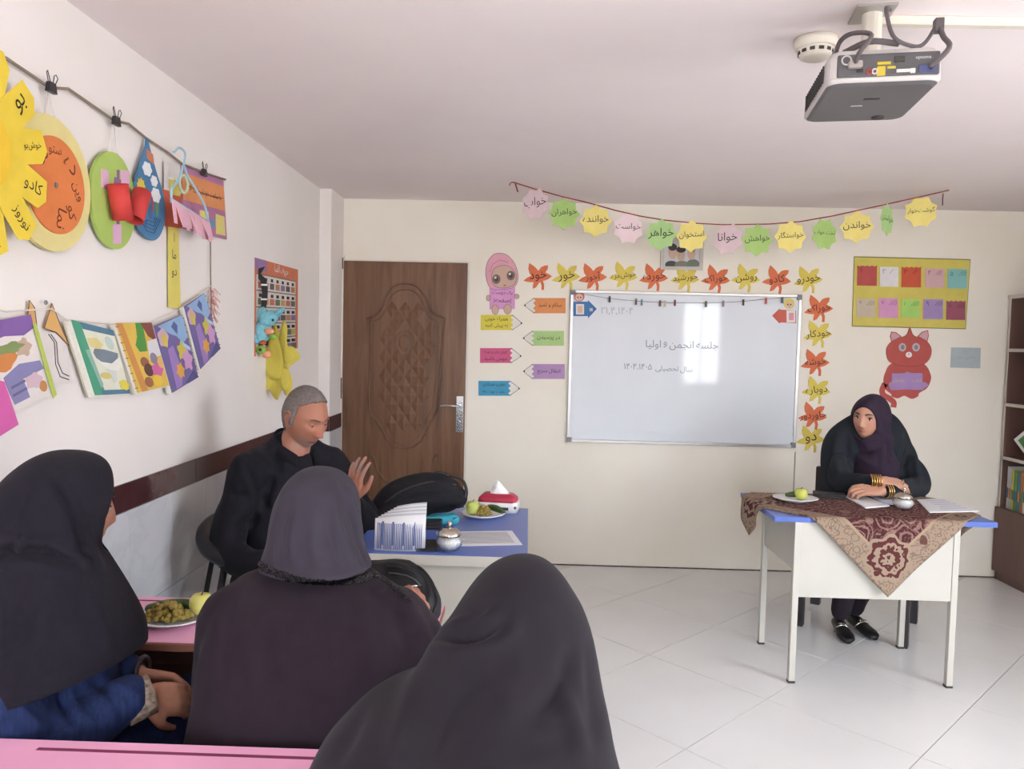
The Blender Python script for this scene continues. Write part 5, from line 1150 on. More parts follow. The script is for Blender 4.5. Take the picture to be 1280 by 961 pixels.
for k in range(7): leaf_sheet(.112 + .004 * k, -.004 + k * .006, .012 + k * .010, -wd + .008 + .009 * k, wd - .001 * k, -.010).build('brochure', M_SHEET if k % 2 else M_SHEET2, t, True)
mb = MB()
for k in range(26):
    s = .06 + .9 * k / 26; x = -wd + 2 * wd * s; big = k % 6 in (3,); yb = -.012 - .012 * math.sin(math.pi * s) - .0012
    for (z0, z1) in ((.006, .094),) if not big else ((.02, .10),):
        ww = .0016 if not big else .0034
        mb.add([(x - ww, yb, z0), (x + ww, yb, z0), (x + ww, yb + .012 * z1 / .108, z1), (x - ww, yb + .012 * z1 / .108, z1)], [(0, 1, 2, 3)])
o = mb.build('printed_text', M_BP, t); o['kind'] = 'stuff'
# ------------------------------------------------------------------ people: shared tools
def fuse(mb, voxel, iters=4, fac=.5, name='fused'):
    """union of overlapping closed pieces as one continuous surface"""
    me = mb.mesh(name); o = bpy.data.objects.new(name, me); COL.objects.link(o)
    r = o.modifiers.new('r', 'REMESH'); r.mode = 'VOXEL'; r.voxel_size = voxel
    if iters: s = o.modifiers.new('s', 'SMOOTH'); s.factor = fac; s.iterations = iters
    dg = bpy.context.evaluated_depsgraph_get(); out = bpy.data.meshes.new_from_object(o.evaluated_get(dg)); out.name = name
    bpy.data.objects.remove(o); bpy.data.meshes.remove(me); return out
def get_co(me):
    a = np.empty(len(me.vertices) * 3); me.vertices.foreach_get('co', a); return a.reshape(-1, 3)
def get_no(me):
    a = np.empty(len(me.vertices) * 3); me.vertex_normals.foreach_get('vector', a); return a.reshape(-1, 3)
def set_co(me, a): me.vertices.foreach_set('co', a.ravel()); me.update()
def fold(me, line, amp, sig, fade=True):
    """soft ridge (amp > 0) or furrow along a polyline"""
    co, no = get_co(me), get_no(me); P = np.array([tuple(p) for p in spline(line, 6)]); best = np.full(len(co), 1e9); par = np.zeros(len(co))
    for i in range(len(P) - 1):
        a, b = P[i], P[i + 1]; d = b - a; t = np.clip(((co - a) @ d) / max(1e-9, d @ d), 0, 1); q = np.linalg.norm(co - (a + t[:, None] * d), axis=1)
        m = q < best; best[m] = q[m]; par[m] = (i + t[m]) / (len(P) - 1)
    w = amp * np.exp(-(best / sig) ** 2)
    if fade: w *= np.sin(np.pi * np.clip(par * .9 + .08, 0, 1)) ** .6
    set_co(me, co + no * w[:, None])
def fold_px(me, line, amp, sig, fade=True):
    """ridge or furrow in the cloth along a line given as seen from the front of the garment"""
    co, no = get_co(me), get_no(me); P = co - np.array((0, 0, CH)); d = P @ np.array(_fw)
    X = 640 + FPX * (P @ np.array(_r2)) / d; Y = 480.5 - FPX * (P @ np.array(_u2)) / d
    facing = np.clip(-(no * P).sum(1) / np.linalg.norm(P, axis=1) * 2.5 + .3, 0, 1)
    L_ = [(p.x, p.y) for p in spline([(a, b, 0) for a, b in line], 6)]; best = np.full(len(co), 1e9); par = np.zeros(len(co)); q = np.stack([X, Y], 1)
    for i in range(len(L_) - 1):
        a, b = np.array(L_[i]), np.array(L_[i + 1]); dd = b - a; t = np.clip(((q - a) @ dd) / max(1e-9, dd @ dd), 0, 1); w = np.linalg.norm(q - (a + t[:, None] * dd), axis=1)
        m = w < best; best[m] = w[m]; par[m] = (i + t[m]) / (len(L_) - 1)
    w = amp * np.exp(-(best / sig) ** 2) * facing
    if fade: w *= np.sin(np.pi * np.clip(par * .9 + .08, 0, 1)) ** .6
    set_co(me, co + no * w[:, None])
def crumple(me, amp, freq, stretch=(1, 1, 1), seed=0, mask=None):
    co, no = get_co(me), get_no(me); rn = np.random.RandomState(seed); w = np.zeros(len(co)); q = co * np.array(stretch) * freq
    for k in range(9):
        d = rn.randn(3); d /= np.linalg.norm(d); f = rn.uniform(.6, 1.9); wob = rn.randn(3) * .5
        w += np.sin(q @ d * f + rn.uniform(0, 6.28) + 1.3 * np.sin(q @ wob)) / (f ** .8)
    w *= amp / 3.2
    if mask is not None: w *= mask(co)
    set_co(me, co + no * w[:, None])
def loft_ellipses(rings, seg=72, sub=5, disp=None, close_top=True):
    """rings: (x, y, z, rx, ry, power) bottom to top"""
    A = spline([r[:3] for r in rings], sub); B_ = spline([(r[3], r[4], r[5] if len(r) > 5 else 2.2) for r in rings], sub)
    V = []
    for i, (c, s) in enumerate(zip(A, B_)):
        rx, ry, pw = max(.004, s.x), max(.004, s.y), s.z
        for k in range(seg):
            a = 2 * math.pi * k / seg; ca, sa = math.cos(a), math.sin(a)
            x = math.copysign(abs(ca) ** (2 / pw), ca) * rx; y = math.copysign(abs(sa) ** (2 / pw), sa) * ry
            q = 1 + (disp(a, c.z, i / (len(A) - 1)) if disp else 0)
            V.append((c.x + x * q, c.y + y * q, c.z))
    n = len(A); F = [(i * seg + k, i * seg + (k + 1) % seg, (i + 1) * seg + (k + 1) % seg, (i + 1) * seg + k) for i in range(n - 1) for k in range(seg)]
    F += [tuple(reversed(range(seg))), tuple((n - 1) * seg + k for k in range(seg))]
    return V, F
def head_matrix(c, yaw, pitch=0., roll=0.):
    """head local +y = face direction; yaw measured so that face points to (sin yaw, -cos yaw)"""
    return Matrix.Translation(Vector(c)) @ Matrix.Rotation(yaw + math.pi, 4, 'Z') @ Matrix.Rotation(-pitch, 4, 'X') @ Matrix.Rotation(roll, 4, 'Y')
def add_head(mb, M, s=1., female=False):
    g = lambda u, w: math.exp(-(u / w) ** 2); n1, n2 = 88, 96; V = []; F = []
    nose = .82 if female else 1.05
    for i in range(1, n1):
        t = math.pi * i / n1
        for k in range(n2):
            a = 2 * math.pi * k / n2; x, y, z = math.sin(t) * math.cos(a), math.sin(t) * math.sin(a), -math.cos(t)
            px_, py_, pz_ = x * .0745, y * .096, z * .117
            if z < 0:
                q = -z; px_ *= 1 - (.30 if female else .24) * q ** 1.6; py_ *= (1 - .04 * q) if y > 0 else (1 - .38 * q)
            else: py_ -= .008 * z
            if y > 0: py_ *= .95
            ax = abs(px_)
            if y > .1:
                w = min(1., (y - .1) * 2.5); h = 0.
                tt = min(1, max(0, (.016 - pz_) / .052)); cutf = min(1, max(0, (pz_ + .050) / .013))
                h += (.003 + .021 * nose * tt) * g(px_, .0085 + .0045 * tt) * (cutf if pz_ < .016 else g(pz_ - .016, .018))
                h += .007 * nose * g(ax - .0125, .006) * g(pz_ + .037, .007)
                h -= .011 * g(ax - .031, .017) * g(pz_ - .006, .012)
                h += (.003 if female else .0055) * g(pz_ - .026, .009) * g(ax - .028, .03)
                h += .0055 * g(px_, .021) * (g(pz_ + .0635, .0045) + 1.1 * g(pz_ + .0745, .005)) - .0035 * g(px_, .023) * g(pz_ + .069, .0022)
                h += .008 * g(px_, .021) * g(pz_ + .100, .013) + .004 * g(ax - .044, .02) * g(pz_ + .018, .02) - .003 * g(ax - .03, .01) * g(pz_ + .055, .02)
                py_ += h * w
            V.append(M @ (Vector((px_, py_, pz_)) * s))
    for z in (-.117, .117): V.append(M @ (Vector((0, 0, z)) * s))
    b = len(V) - 2
    for i in range(n1 - 2):
        for k in range(n2): F.append((i * n2 + k, i * n2 + (k + 1) % n2, (i + 1) * n2 + (k + 1) % n2, (i + 1) * n2 + k))
    for k in range(n2): F.append((b, (k + 1) % n2, k)); F.append((b + 1, (n1 - 2) * n2 + k, (n1 - 2) * n2 + (k + 1) % n2))
    mb.add(V, F)
    for sg in (-1, 1) if not female else ():     # ears (covered by a headscarf on the women)
        E_ = M.to_3x3() @ Matrix.Rotation(sg * .35, 3, 'Z')
        mb.ball(M @ (Vector((sg * .074, -.006, -.006)) * s), (.009 * s, .017 * s, .031 * s), 16, 12, E_)
        mb.tube([M @ (Vector((sg * (.078 + .004 * math.sin(a)), -.012 + .016 * math.cos(a), .004 + .026 * math.sin(a))) * s) for a in np.linspace(-.6, 3.6, 14)], .004 * s, 6)
def add_neck(mb, M, base, r=.052):
    mb.limb([Vector(base), M @ Vector((0, -.018, -.09)), M @ Vector((0, -.01, -.03))], [r * 1.15, r, r], 20)
def add_hand(mb, wrist, d, n, thumb, curl=(.4, .5, .4), s=1., spread=.06):
    """d: pointing direction, n: back-of-hand normal, thumb: +1/-1 side (along d x n)"""
    d = Vector(d).normalized(); n = (Vector(n) - d * Vector(n).dot(d)).normalized(); e = d.cross(n) * thumb; w = Vector(wrist); tips = []
    for k, (off, ln, base) in enumerate(((.028, .072, .088), (.0095, .080, .092), (-.0095, .073, .087), (-.027, .058, .078))):
        k0 = w + d * base * s + e * off * s
        mb.limb([w + d * .012 * s + e * off * .55 * s, w + d * base * .6 * s + e * off * .9 * s, k0], [.0135 * s, .0125 * s, .0105 * s], 10, 3)
        dd = (d + e * (off / .028) * spread).normalized(); p = k0.copy(); pts = [p.copy()]; ang = 0
        for j, (fr, cu) in enumerate(zip((.46, .30, .24), curl)):
            ang += cu; v = dd * math.cos(ang) - n * math.sin(ang); p = p + v * ln * fr * s; pts.append(p.copy())
        mb.limb(pts, [.0092 * s, .0085 * s, .0078 * s, .0066 * s], 10, 3); tips.append(pts[-1])
    b = w + d * .022 * s + e * .020 * s; m1 = b + (d * .75 + e * .65 - n * .25).normalized() * .042 * s; m2 = m1 + (d * .9 + e * .3 - n * .3).normalized() * .030 * s; m3 = m2 + (d * .95 + e * .05 - n * .3).normalized() * .024 * s
    mb.limb([b, m1, m2, m3], [.015 * s, .0125 * s, .0098 * s, .0078 * s], 10, 3)
    mb.ball(w + d * .045 * s - n * .004, (.026 * s, .026 * s, .014 * s), 12, 8, Matrix((e, d, n)).transposed())
    return tips
def skin_mat(name, c, var=.05):
    m = mat(name, c, .5, spec=.35, var=var, scale=25, bump=.12, bscale=160); b = m.node_tree.nodes['Principled BSDF']
    b.inputs['Subsurface Weight'].default_value = .08; b.inputs['Subsurface Radius'].default_value = (.012, .005, .003)
    return m
def paint(me, M, base, zones, name='skin_tint'):
    """colour of lips, stubble and scalp, plus darkened mouth crease and eye sockets, by position in head space, kept as a colour attribute"""
    co = get_co(me); Mi = np.array(M.inverted()); p = co @ Mi[:3, :3].T + Mi[:3, 3]
    col = np.tile(np.array(lin(base)), (len(co), 1))
    for f, c in zones:
        w = np.clip(f(p[:, 0], p[:, 1], p[:, 2]), 0, 1)[:, None]; col = col * (1 - w) + np.array(lin(c)) * w
    a = me.color_attributes.new(name, 'FLOAT_COLOR', 'POINT'); a.data.foreach_set('color', col.ravel())
def attr_skin(m, name='skin_tint'):
    t = m.node_tree; b = t.nodes['Principled BSDF']; a = t.nodes.new('ShaderNodeVertexColor'); a.layer_name = name
    mx = t.nodes.new('ShaderNodeMix'); mx.data_type = 'RGBA'; mx.blend_type = 'MULTIPLY'; mx.inputs[0].default_value = 1
    n = t.nodes.new('ShaderNodeTexNoise'); n.inputs['Scale'].default_value = 40; r = t.nodes.new('ShaderNodeValToRGB'); r.color_ramp.elements[0].color = (.88, .86, .86, 1); r.color_ramp.elements[1].color = (1, 1, 1, 1)
    t.links.new(n.outputs[0], r.inputs[0]); t.links.new(a.outputs[0], mx.inputs[6]); t.links.new(r.outputs[0], mx.inputs[7]); t.links.new(mx.outputs[2], b.inputs['Base Color'])
M_EYEW, M_IRIS, M_BROW = mat('eye_white', (214, 206, 200), .2, var=0), mat('iris_brown', (46, 30, 24), .15, var=0), mat('dark_brow', (52, 40, 36), .8, var=0)
def add_eyes(root, M, look=0., down=0., brow=M_BROW, lid=None, s=1.):
    for sg in (-1, 1):
        c = M @ (Vector((sg * .031, .0655, .004)) * s); mb = MB(); Rm = M.to_3x3()
        mb.ball(c, .0122 * s, 16, 12); e = mb.build('eye', M_EYEW, root, True)
        fd = (Rm @ Vector((look, 1, -down))).normalized(); MB().ball(c + fd * .0072 * s, .0063 * s, 12, 8).build('iris', M_IRIS, e, True)
        for up in (1, -1):      # lids: caps of a slightly larger sphere
            b2 = MB().ball((0, 0, 0), .0136 * s, 18, 14); lim = (.0045 - down * .010 if up > 0 else .0062) * s
            F_ = [f for f in b2.f if up * sum(b2.v[i][2] for i in f) / len(f) > lim and sum(b2.v[i][1] for i in f) / len(f) > -.002]
            ids = sorted({i for f in F_ for i in f}); mp_ = {i: k for k, i in enumerate(ids)}
            MB().add([c + Rm @ Vector(b2.v[i]) for i in ids], [tuple(mp_[i] for i in f) for f in F_]).build('eyelid', lid or M_BROW, root, True)
        lash = [c + Rm @ Vector((q * .0125, math.sqrt(max(0, .0140 ** 2 - (q * .0125) ** 2 - (.0045 - down * .010) ** 2)), .0045 - down * .010)) * s for q in (-.95, -.6, -.2, .2, .6, .95)]
        MB().tube(lash, .0011 * s, 5).build('eyelash', M_BROW, root, True)
        pts = [M @ (Vector((sg * (.014 + q * .032), .0912 - .0195 * q ** 1.5, .0245 + .005 * math.sin(q * 2.6))) * s) for q in (0, .25, .5, .75, 1)]
        MB().tube(pts, [.0028 * s, .0036 * s, .0034 * s, .0026 * s, .0012 * s], 8).build('eyebrow', brow, root, True)
def cloth(name, c, rough=.85, var=.08, scale=18, sheen=.03, bump=.08, bscale=300): return mat(name, c, rough, spec=.2, var=var, scale=scale, sheen=sheen, bump=bump, bscale=bscale)
def local(me, root):
    co = get_co(me); set_co(me, co - np.array(root.location)); return me
def part(name, me, m, root, label=None): return link(name, local(me, root), m, root, True, label=label)
def mbpart(name, mb, m, root, label=None): return part(name, mb.mesh(name), m, root, label)
def to_local_children(root, start):
    for o in [q for q in root.children if q not in start]:
        if o.type == 'MESH': set_co(o.data, get_co(o.data) - np.array(root.location))
        for c in o.children: set_co(c.data, get_co(c.data) - np.array(root.location))
def smooth_rim(bm, it=10):
    rim = [v for v in bm.verts if v.is_boundary]
    for _ in range(it):
        new = {}
        for v in rim:
            nb_ = [e.other_vert(v) for e in v.link_edges if e.is_boundary]
            if len(nb_) == 2: new[v] = (v.co * 2 + nb_[0].co + nb_[1].co) / 4
        for v, c in new.items(): v.co = c
def cut_plane(me, co, no):
    bm = bmesh.new(); bm.from_mesh(me); bmesh.ops.bisect_plane(bm, geom=bm.verts[:] + bm.edges[:] + bm.faces[:], plane_co=co, plane_no=no, clear_inner=True); bm.to_mesh(me); bm.free(); return me
def on_surface(me):
    from mathutils.bvhtree import BVHTree
    bm = bmesh.new(); bm.from_mesh(me); tr = BVHTree.FromBMesh(bm); bm.free()
    def hit(px_, py_):
        p, n, *_ = tr.ray_cast(Vector((0, 0, CH)), ray(px_, py_).normalized()); return (p, n) if p else None
    return hit
def open_face(me, M, rx=.060, rz=.083, zc=-.018, ymin=.03):
    """remove the cloth over the face"""
    bm = bmesh.new(); bm.from_mesh(me); Mi = M.inverted(); kill = []
    for f in bm.faces:
        p = Mi @ f.calc_center_median()
        if p.y > ymin and (p.x / rx) ** 2 + ((p.z - zc) / rz) ** 2 < 1: kill.append(f)
    bmesh.ops.delete(bm, geom=kill, context='FACES'); smooth_rim(bm); bm.to_mesh(me); bm.free(); return me
def cut_below(me, zf):
    """remove everything under the hem height zf(x, y)"""
    bm = bmesh.new(); bm.from_mesh(me)
    kill = [f for f in bm.faces if f.calc_center_median().z < zf(f.calc_center_median().x, f.calc_center_median().y)]
    bmesh.ops.delete(bm, geom=kill, context='FACES'); bm.to_mesh(me); bm.free(); return me
def thick(o, t=.003):
    s = o.modifiers.new('thickness', 'SOLIDIFY'); s.thickness = t; s.offset = -1; return o
V3 = Vector
def shoe(root, heel, yaw, L_=.25, m=None, buckle=None):
    d = V3((math.sin(yaw), -math.cos(yaw), 0)); e = V3((math.cos(yaw), math.sin(yaw), 0)); h = V3(heel)
    rings = []
    for s, w, zt in ((0, .026, .055), (.04, .032, .07), (.09, .034, .066), (.14, .040, .050), (.19, .044, .044), (.23, .036, .036), (.255, .014, .026)):
        c = h + d * s * (L_ / .25); rings.append([c + e * (w * math.cos(a)) + V3((0, 0, .004 + max(0, (zt - .004) * (.5 + .5 * math.sin(a))))) for a in np.linspace(0, 2 * math.pi, 16, endpoint=False)])
    mb = MB(); V = [p for r_ in rings for p in r_]; n = 16
    mb.add(V, [(i * n + k, (i + 1) * n + k, (i + 1) * n + (k + 1) % n, i * n + (k + 1) % n) for i in range(len(rings) - 1) for k in range(n)] + [tuple(range(n)), tuple(reversed(range((len(rings) - 1) * n, len(rings) * n)))])
    o = mbpart('shoe', mb, m, root)
    if buckle:
        c = h + d * .125 * (L_ / .25); pts = [c + e * (.040 * math.cos(a)) + V3((0, 0, .012 + .046 * math.sin(a))) + d * .01 * math.sin(a) for a in np.linspace(.1, math.pi - .1, 9)]
        b = mbpart('buckle', MB().tube(pts, .004, 6), buckle, root); b.parent = o
        for q in (-.011, .011): b2 = mbpart('buckle_ring', MB().tube([c + e * (q + .009 * math.cos(a)) + d * (.009 * math.sin(a)) + V3((0, 0, .062)) for a in np.linspace(0, 6.28, 12, endpoint=False)], .002, 5, closed=True), buckle, root); b2.parent = o
    return o

# ------------------------------------------------------------------ the man in the black shirt
root = thing('person', 'grey-haired man in a black shirt gesturing on a black chair', 'person', (-.90, 2.95, .0))
HM = head_matrix((-.845, 2.90, 1.165), R(58), R(20), R(2))
sk = skin_mat('skin_man', (176, 118, 94)); attr_skin(sk)
shR, shL = V3((-1.03, 2.81, .975)), V3((-.785, 3.03, .975))
elR, wrR = V3((-1.065, 2.715, .70)), V3((-.86, 2.62, .665))
elL, wrL = V3((-.62, 2.96, .75)), V3((-.648, 2.85, .865))
hips = [V3((-1.0, 2.86, .52)), V3((-.96, 3.04, .52))]; knees = [V3((-.65, 2.80, .54)), V3((-.665, 3.06, .54))]; ank = [V3((-.69, 2.79, .10)), V3((-.71, 3.07, .10))]
pel, chest, nb = V3((-.98, 2.95, .55)), V3((-.945, 2.935, .86)), V3((-.902, 2.93, 1.035))
mb = MB(); add_head(mb, HM, 1.0); add_neck(mb, HM, nb, .058)
mb.limb([pel, (pel + chest) / 2, chest, nb - V3((.01, 0, .03))], [.12, .11, .10, .06], 20)
for a, b, c, r in ((shR, elR, wrR, (.040, .038, .028)), (shL, elL, wrL, (.040, .038, .028))): mb.limb([a, b, c], r, 16)
for a, b, c in zip(hips, knees, ank): mb.limb([a, b], [.08, .06], 16); mb.limb([b, c], [.055, .038], 16)
add_hand(mb, wrL, (.12, -.15, 1), (-.55, -.85, .1), 1, (.18, .22, .2), 1.0, .22)
add_hand(mb, wrR, (.9, -.1, -.1), (0, 0, 1), 1, (.5, .6, .4))
me = fuse(mb, .0036, 2, .4, 'body')
hairf = lambda x, y, z: np.where((z > .064 + .5 * np.clip(y, 0, .2)) | ((y < .012) & (z > -.035) & (np.abs(x) > .02)) | ((y < -.04) & (z > -.07)), 1., 0.) * np.where(np.abs(x) > .0765, 0, 1)
paint(me, HM, (170, 114, 92), [(lambda x, y, z: .75 * np.exp(-((z + .085) / .028) ** 2) * (y > .0) * np.clip((y + .01) * 18, 0, 1), (150, 128, 120)), (lambda x, y, z: .55 * np.exp(-((z + .070) / .0065) ** 2 - (x / .024) ** 2) * (y > .05), (150, 82, 76)), (lambda x, y, z: .85 * np.exp(-((z + .069) / .0035) ** 2 - (x / .024) ** 4) * (y > .05), (96, 48, 46)), (lambda x, y, z: .25 * np.exp(-((z + .03) / .02) ** 2) * (y > .08), (186, 104, 86)), (lambda x, y, z: .5 * hairf(x, y, z), (120, 104, 98))])  # parting of the lips darkened in the colour, standing in for crease shade
part('body', me, sk, root)
# short grey hair cap
hm = MB(); V = []
n1, n2 = 40, 64
bmh = MB(); add_head(bmh, Matrix.Identity(4), 1.0)
hv = [V3(v) for v in bmh.v[:87 * 96 + 2]]; hf = [f for f in bmh.f if max(f) < 87 * 96 + 2]
def keep(p):
    if p.z > .058 + .5 * max(0, p.y) - .25 * max(0, abs(p.x) - .03): return True
    if p.y < .022 - .2 * max(0, -.01 - p.z) and p.z > -.02 and abs(p.x) > .02: return True
    return p.y < -.03 and p.z > -.072
idx = {}; V = []; F = []
for f in hf:
    if all(keep(hv[i]) for i in f):
        q = []
        for i in f:
            if i not in idx:
                p = hv[i]; nrm = V3((p.x / .0745 ** 2, p.y / .096 ** 2, p.z / .117 ** 2)).normalized(); idx[i] = len(V); V.append(HM @ (p + nrm * (.007 + .0016 * noise.noise(p * 160))))
            q.append(idx[i])
        F.append(tuple(q))
M_GHAIR = mat('grey_hair', (116, 106, 102), .8, var=.3, scale=90, bump=.8, bscale=300)
thick(mbpart('hair', MB().add(V, F), M_GHAIR, root), .007)
k0 = set(root.children); add_eyes(root, HM, .0, .55, mat('grey_brow', (96, 80, 72), .8, var=0), mat('lid_skin', (156, 104, 84), .6, var=0)); to_local_children(root, k0)
# shirt
M_SHIRT = cloth('black_shirt', (24, 23, 29), .8)
mb = MB()
mb.limb([pel - V3((0, 0, .02)), (pel + chest) / 2 + V3((-.01, 0, 0)), chest, chest + V3((.02, -.01, .08))], [.16, .16, .155, .12], 24)
mb.limb([shR + V3((.0, .01, -.01)), chest + V3((.01, 0, .08)), shL + V3((-.0, 0, -.02))], [.066, .10, .066], 20)
for q in (shR, shL): mb.limb([q, (q + nb) / 2 + V3((-.01, .01, .015)), nb + V3((-.02, .02, .02))], [.062, .058, .060], 16)
mb.limb([shR, elR, wrR], [.068, .062, .046], 18); mb.limb([shL, elL, wrL - V3((0, 0, .02))], [.068, .058, .044], 18)
mb.limb([nb + V3((-.03, .02, -.06)), nb + V3((-.02, .02, .0))], [.09, .072], 20)
me = fuse(mb, .006, 5, .5, 'shirt'); crumple(me, .006, 26, (1, 1, .8), 3); crumple(me, .003, 60, (1, 1, .6), 31)
for ln, am, sg in (([(305, 582), (323, 615), (341, 642)], -.016, 6), ([(298, 575), (312, 610), (326, 645)], .010, 6), ([(320, 648), (305, 656), (290, 662)], -.014, 5), ([(341, 597), (334, 620), (330, 640)], -.016, 5), ([(318, 560), (330, 580), (350, 600)], .010, 7), ([(284, 610), (296, 618), (312, 618)], -.010, 5), ([(330, 556), (345, 574), (352, 600)], -.012, 5), ([(375, 580), (372, 600), (368, 620)], .008, 5)): fold_px(me, ln, am, sg)
part('shirt', me, M_SHIRT, root)
col_pts = []
for a in np.linspace(R(-150), R(150), 25):     # collar band, open at the throat
    dirv = V3((math.sin(a + R(56) + math.pi), -math.cos(a + R(56) + math.pi), 0))
    col_pts.append(nb + V3((.006, -.004, .012)) + dirv * .072 + V3((0, 0, .065 - .088 * (abs(a) / 2.6) ** 1.5)))
mb = MB(); V = []; F = []
for k, p in enumerate(col_pts):
    o_ = (p - nb); o_.z = 0; o_.normalize(); V += [p, p + o_ * .004 + V3((0, 0, .004)), p + o_ * .020 - V3((0, 0, .042)), p + o_ * .012 - V3((0, 0, .044))]
for k in range(len(col_pts) - 1):
    for j in range(4): F.append((k * 4 + j, k * 4 + (j + 1) % 4, k * 4 + 4 + (j + 1) % 4, k * 4 + 4 + j))
F += [(3, 2, 1, 0), tuple(4 * (len(col_pts) - 1) + j for j in range(4))]
mbpart('collar', mb.add(V, F), M_SHIRT, root)
f_ = V3((math.sin(R(52)), -math.cos(R(52)), 0)); e_ = V3((math.cos(R(52)), math.sin(R(52)), 0))
mbpart('placket', MB().tube([chest + f_ * .148 + V3((0, 0, .09)), chest + f_ * .158 + V3((0, 0, 0)), chest + f_ * .166 - V3((0, 0, .12))], .014, 8, flat=.35), M_SHIRT, root)
mb = MB(); [mb.limb([a, b], [.098, .075], 18) for a, b in zip(hips, knees)]; [mb.limb([b, c + V3((0, 0, .0))], [.072, .058], 18) for b, c in zip(knees, ank)]; mb.limb(hips, [.11, .11], 18)
me = fuse(mb, .009, 5, .5, 'trousers'); crumple(me, .006, 18, seed=5); part('trousers', me, cloth('dark_trousers', (36, 34, 40)), root)
M_SHOE = mat('black_shoe', (34, 32, 34), .35, var=.1)
for c in ank: shoe(root, (c.x - .05, c.y, 0), R(90), .27, M_SHOE)
# his chair
t = thing('visitor_chair', 'black chair with a curved wrap-around back under the man', 'chair', (-.96, 2.95, 0)); M_BCH = mat('black_vinyl', (38, 36, 40), .4, var=.1); M_BST = mat('black_steel', (30, 30, 32), .4)
loft_rings([rbox((-.21, .23, -.22, .22, .06), .40), rbox((-.22, .24, -.23, .23, .07), .415), rbox((-.21, .23, -.22, .22, .06), .428)]).build('seat', M_BCH, t, True)
bp = [(.06, -.285, .63), (-.05, -.295, .66), (-.16, -.265, .70), (-.225, -.16, .735), (-.245, 0, .745), (-.225, .16, .735), (-.16, .265, .70), (-.05, .295, .66), (.06, .285, .63)]
MB().tube(spline(bp, 5), [.021 + .012 * math.sin(math.pi * k / 40) for k in range(41)], 12).build('backrest', M_BCH, t, True)
for a, b in (((.17, -.20, .40), (.21, -.26, 0)), ((.17, .20, .40), (.21, .26, 0)), ((-.10, -.275, .68), (-.22, -.27, 0)), ((-.10, .275, .68), (-.22, .27, 0))): MB().tube([a, b], .0125, 10).build('leg', M_BST, t, True)
for s in (-1, 1): MB().tube([(.06, s * .285, .63), (.10, s * .25, .55), (.16, s * .2, .41)], .0125, 10).build('arm_support', M_BST, t, True)
MB().tube([(-.20, -.25, .40), (-.20, .25, .40)], .011, 8).build('stretcher', M_BST, t, True); MB().tube([(-.22, -.2, .44), (-.24, 0, .72)], .010, 8).build('back_support', M_BST, t, True)

# ------------------------------------------------------------------ the teacher behind the paisley cloth
TX, TY = 1.83, 4.12
root = thing('person', 'woman in a plum headscarf and dark coat seated with folded arms', 'person', (TX, TY, 0))
HM = head_matrix((1.795, 4.06, 1.118), R(-46), R(2), R(-4)); s_ = 1.0
sk = skin_mat('skin_woman', (206, 156, 132)); attr_skin(sk)
chest, nb, pel = V3((TX, TY + .02, .86)), V3((1.82, 4.11, .985)), V3((TX, TY + .08, .54))
shR, shL = V3((1.665, 4.10, .93)), V3((2.0, 4.11, .93))        # her right is at the viewer's left
elR, wrR = V3((1.62, 3.95, .80)), at(1100, 601.5, 1, 3.745); elL, wrL = V3((2.005, 3.94, .785)), at(1101, 614, 1, 3.715)
hips = [V3((TX - .09, TY + .08, .50)), V3((TX + .09, TY + .08, .50))]; knees = [V3((1.69, 3.93, .47)), V3((1.83, 3.93, .47))]; ank = [V3((1.668, 4.00, .10)), V3((1.765, 4.06, .10))]
mb = MB(); add_head(mb, HM, s_, True); add_neck(mb, HM, nb, .044)
mb.limb([pel, (pel + chest) / 2, chest, nb], [.13, .115, .12, .06], 20)
mb.limb([shR + V3((.03, .01, -.02)), elR, wrR], [.03, .032, .023], 14); mb.limb([shL - V3((.03, -.01, .02)), elL, wrL], [.03, .032, .023], 14)
for a, b, c in zip(hips, knees, ank): mb.limb([a, b], [.08, .06], 14); mb.limb([b, c], [.052, .034], 14)
add_hand(mb, wrR, (1, .03, -.10), (0, -.45, 1), -1, (.30, .45, .30), 1.05, .12)
add_hand(mb, wrL, (-1, .05, .04), (0, -.5, 1), 1, (.50, .8, .6), 1.05, .04)
me = fuse(mb, .0036, 2, .4, 'body')
paint(me, HM, (204, 154, 130), [(lambda x, y, z: .8 * np.exp(-((z + .064) / .0075) ** 2 - (x / .021) ** 2) * (y > .05), (150, 62, 64)), (lambda x, y, z: .30 * np.exp(-((z + .012) / .02) ** 2 - ((np.abs(x) - .04) / .018) ** 2) * (y > .03), (208, 130, 112)), (lambda x, y, z: .35 * np.exp(-((z - .008) / .012) ** 2 - ((np.abs(x) - .029) / .018) ** 2) * (y > .05), (140, 96, 82))])
part('body', me, sk, root)
k0 = set(root.children); add_eyes(root, HM, -.25, .1, M_BROW, M_BROW, s_); to_local_children(root, k0)
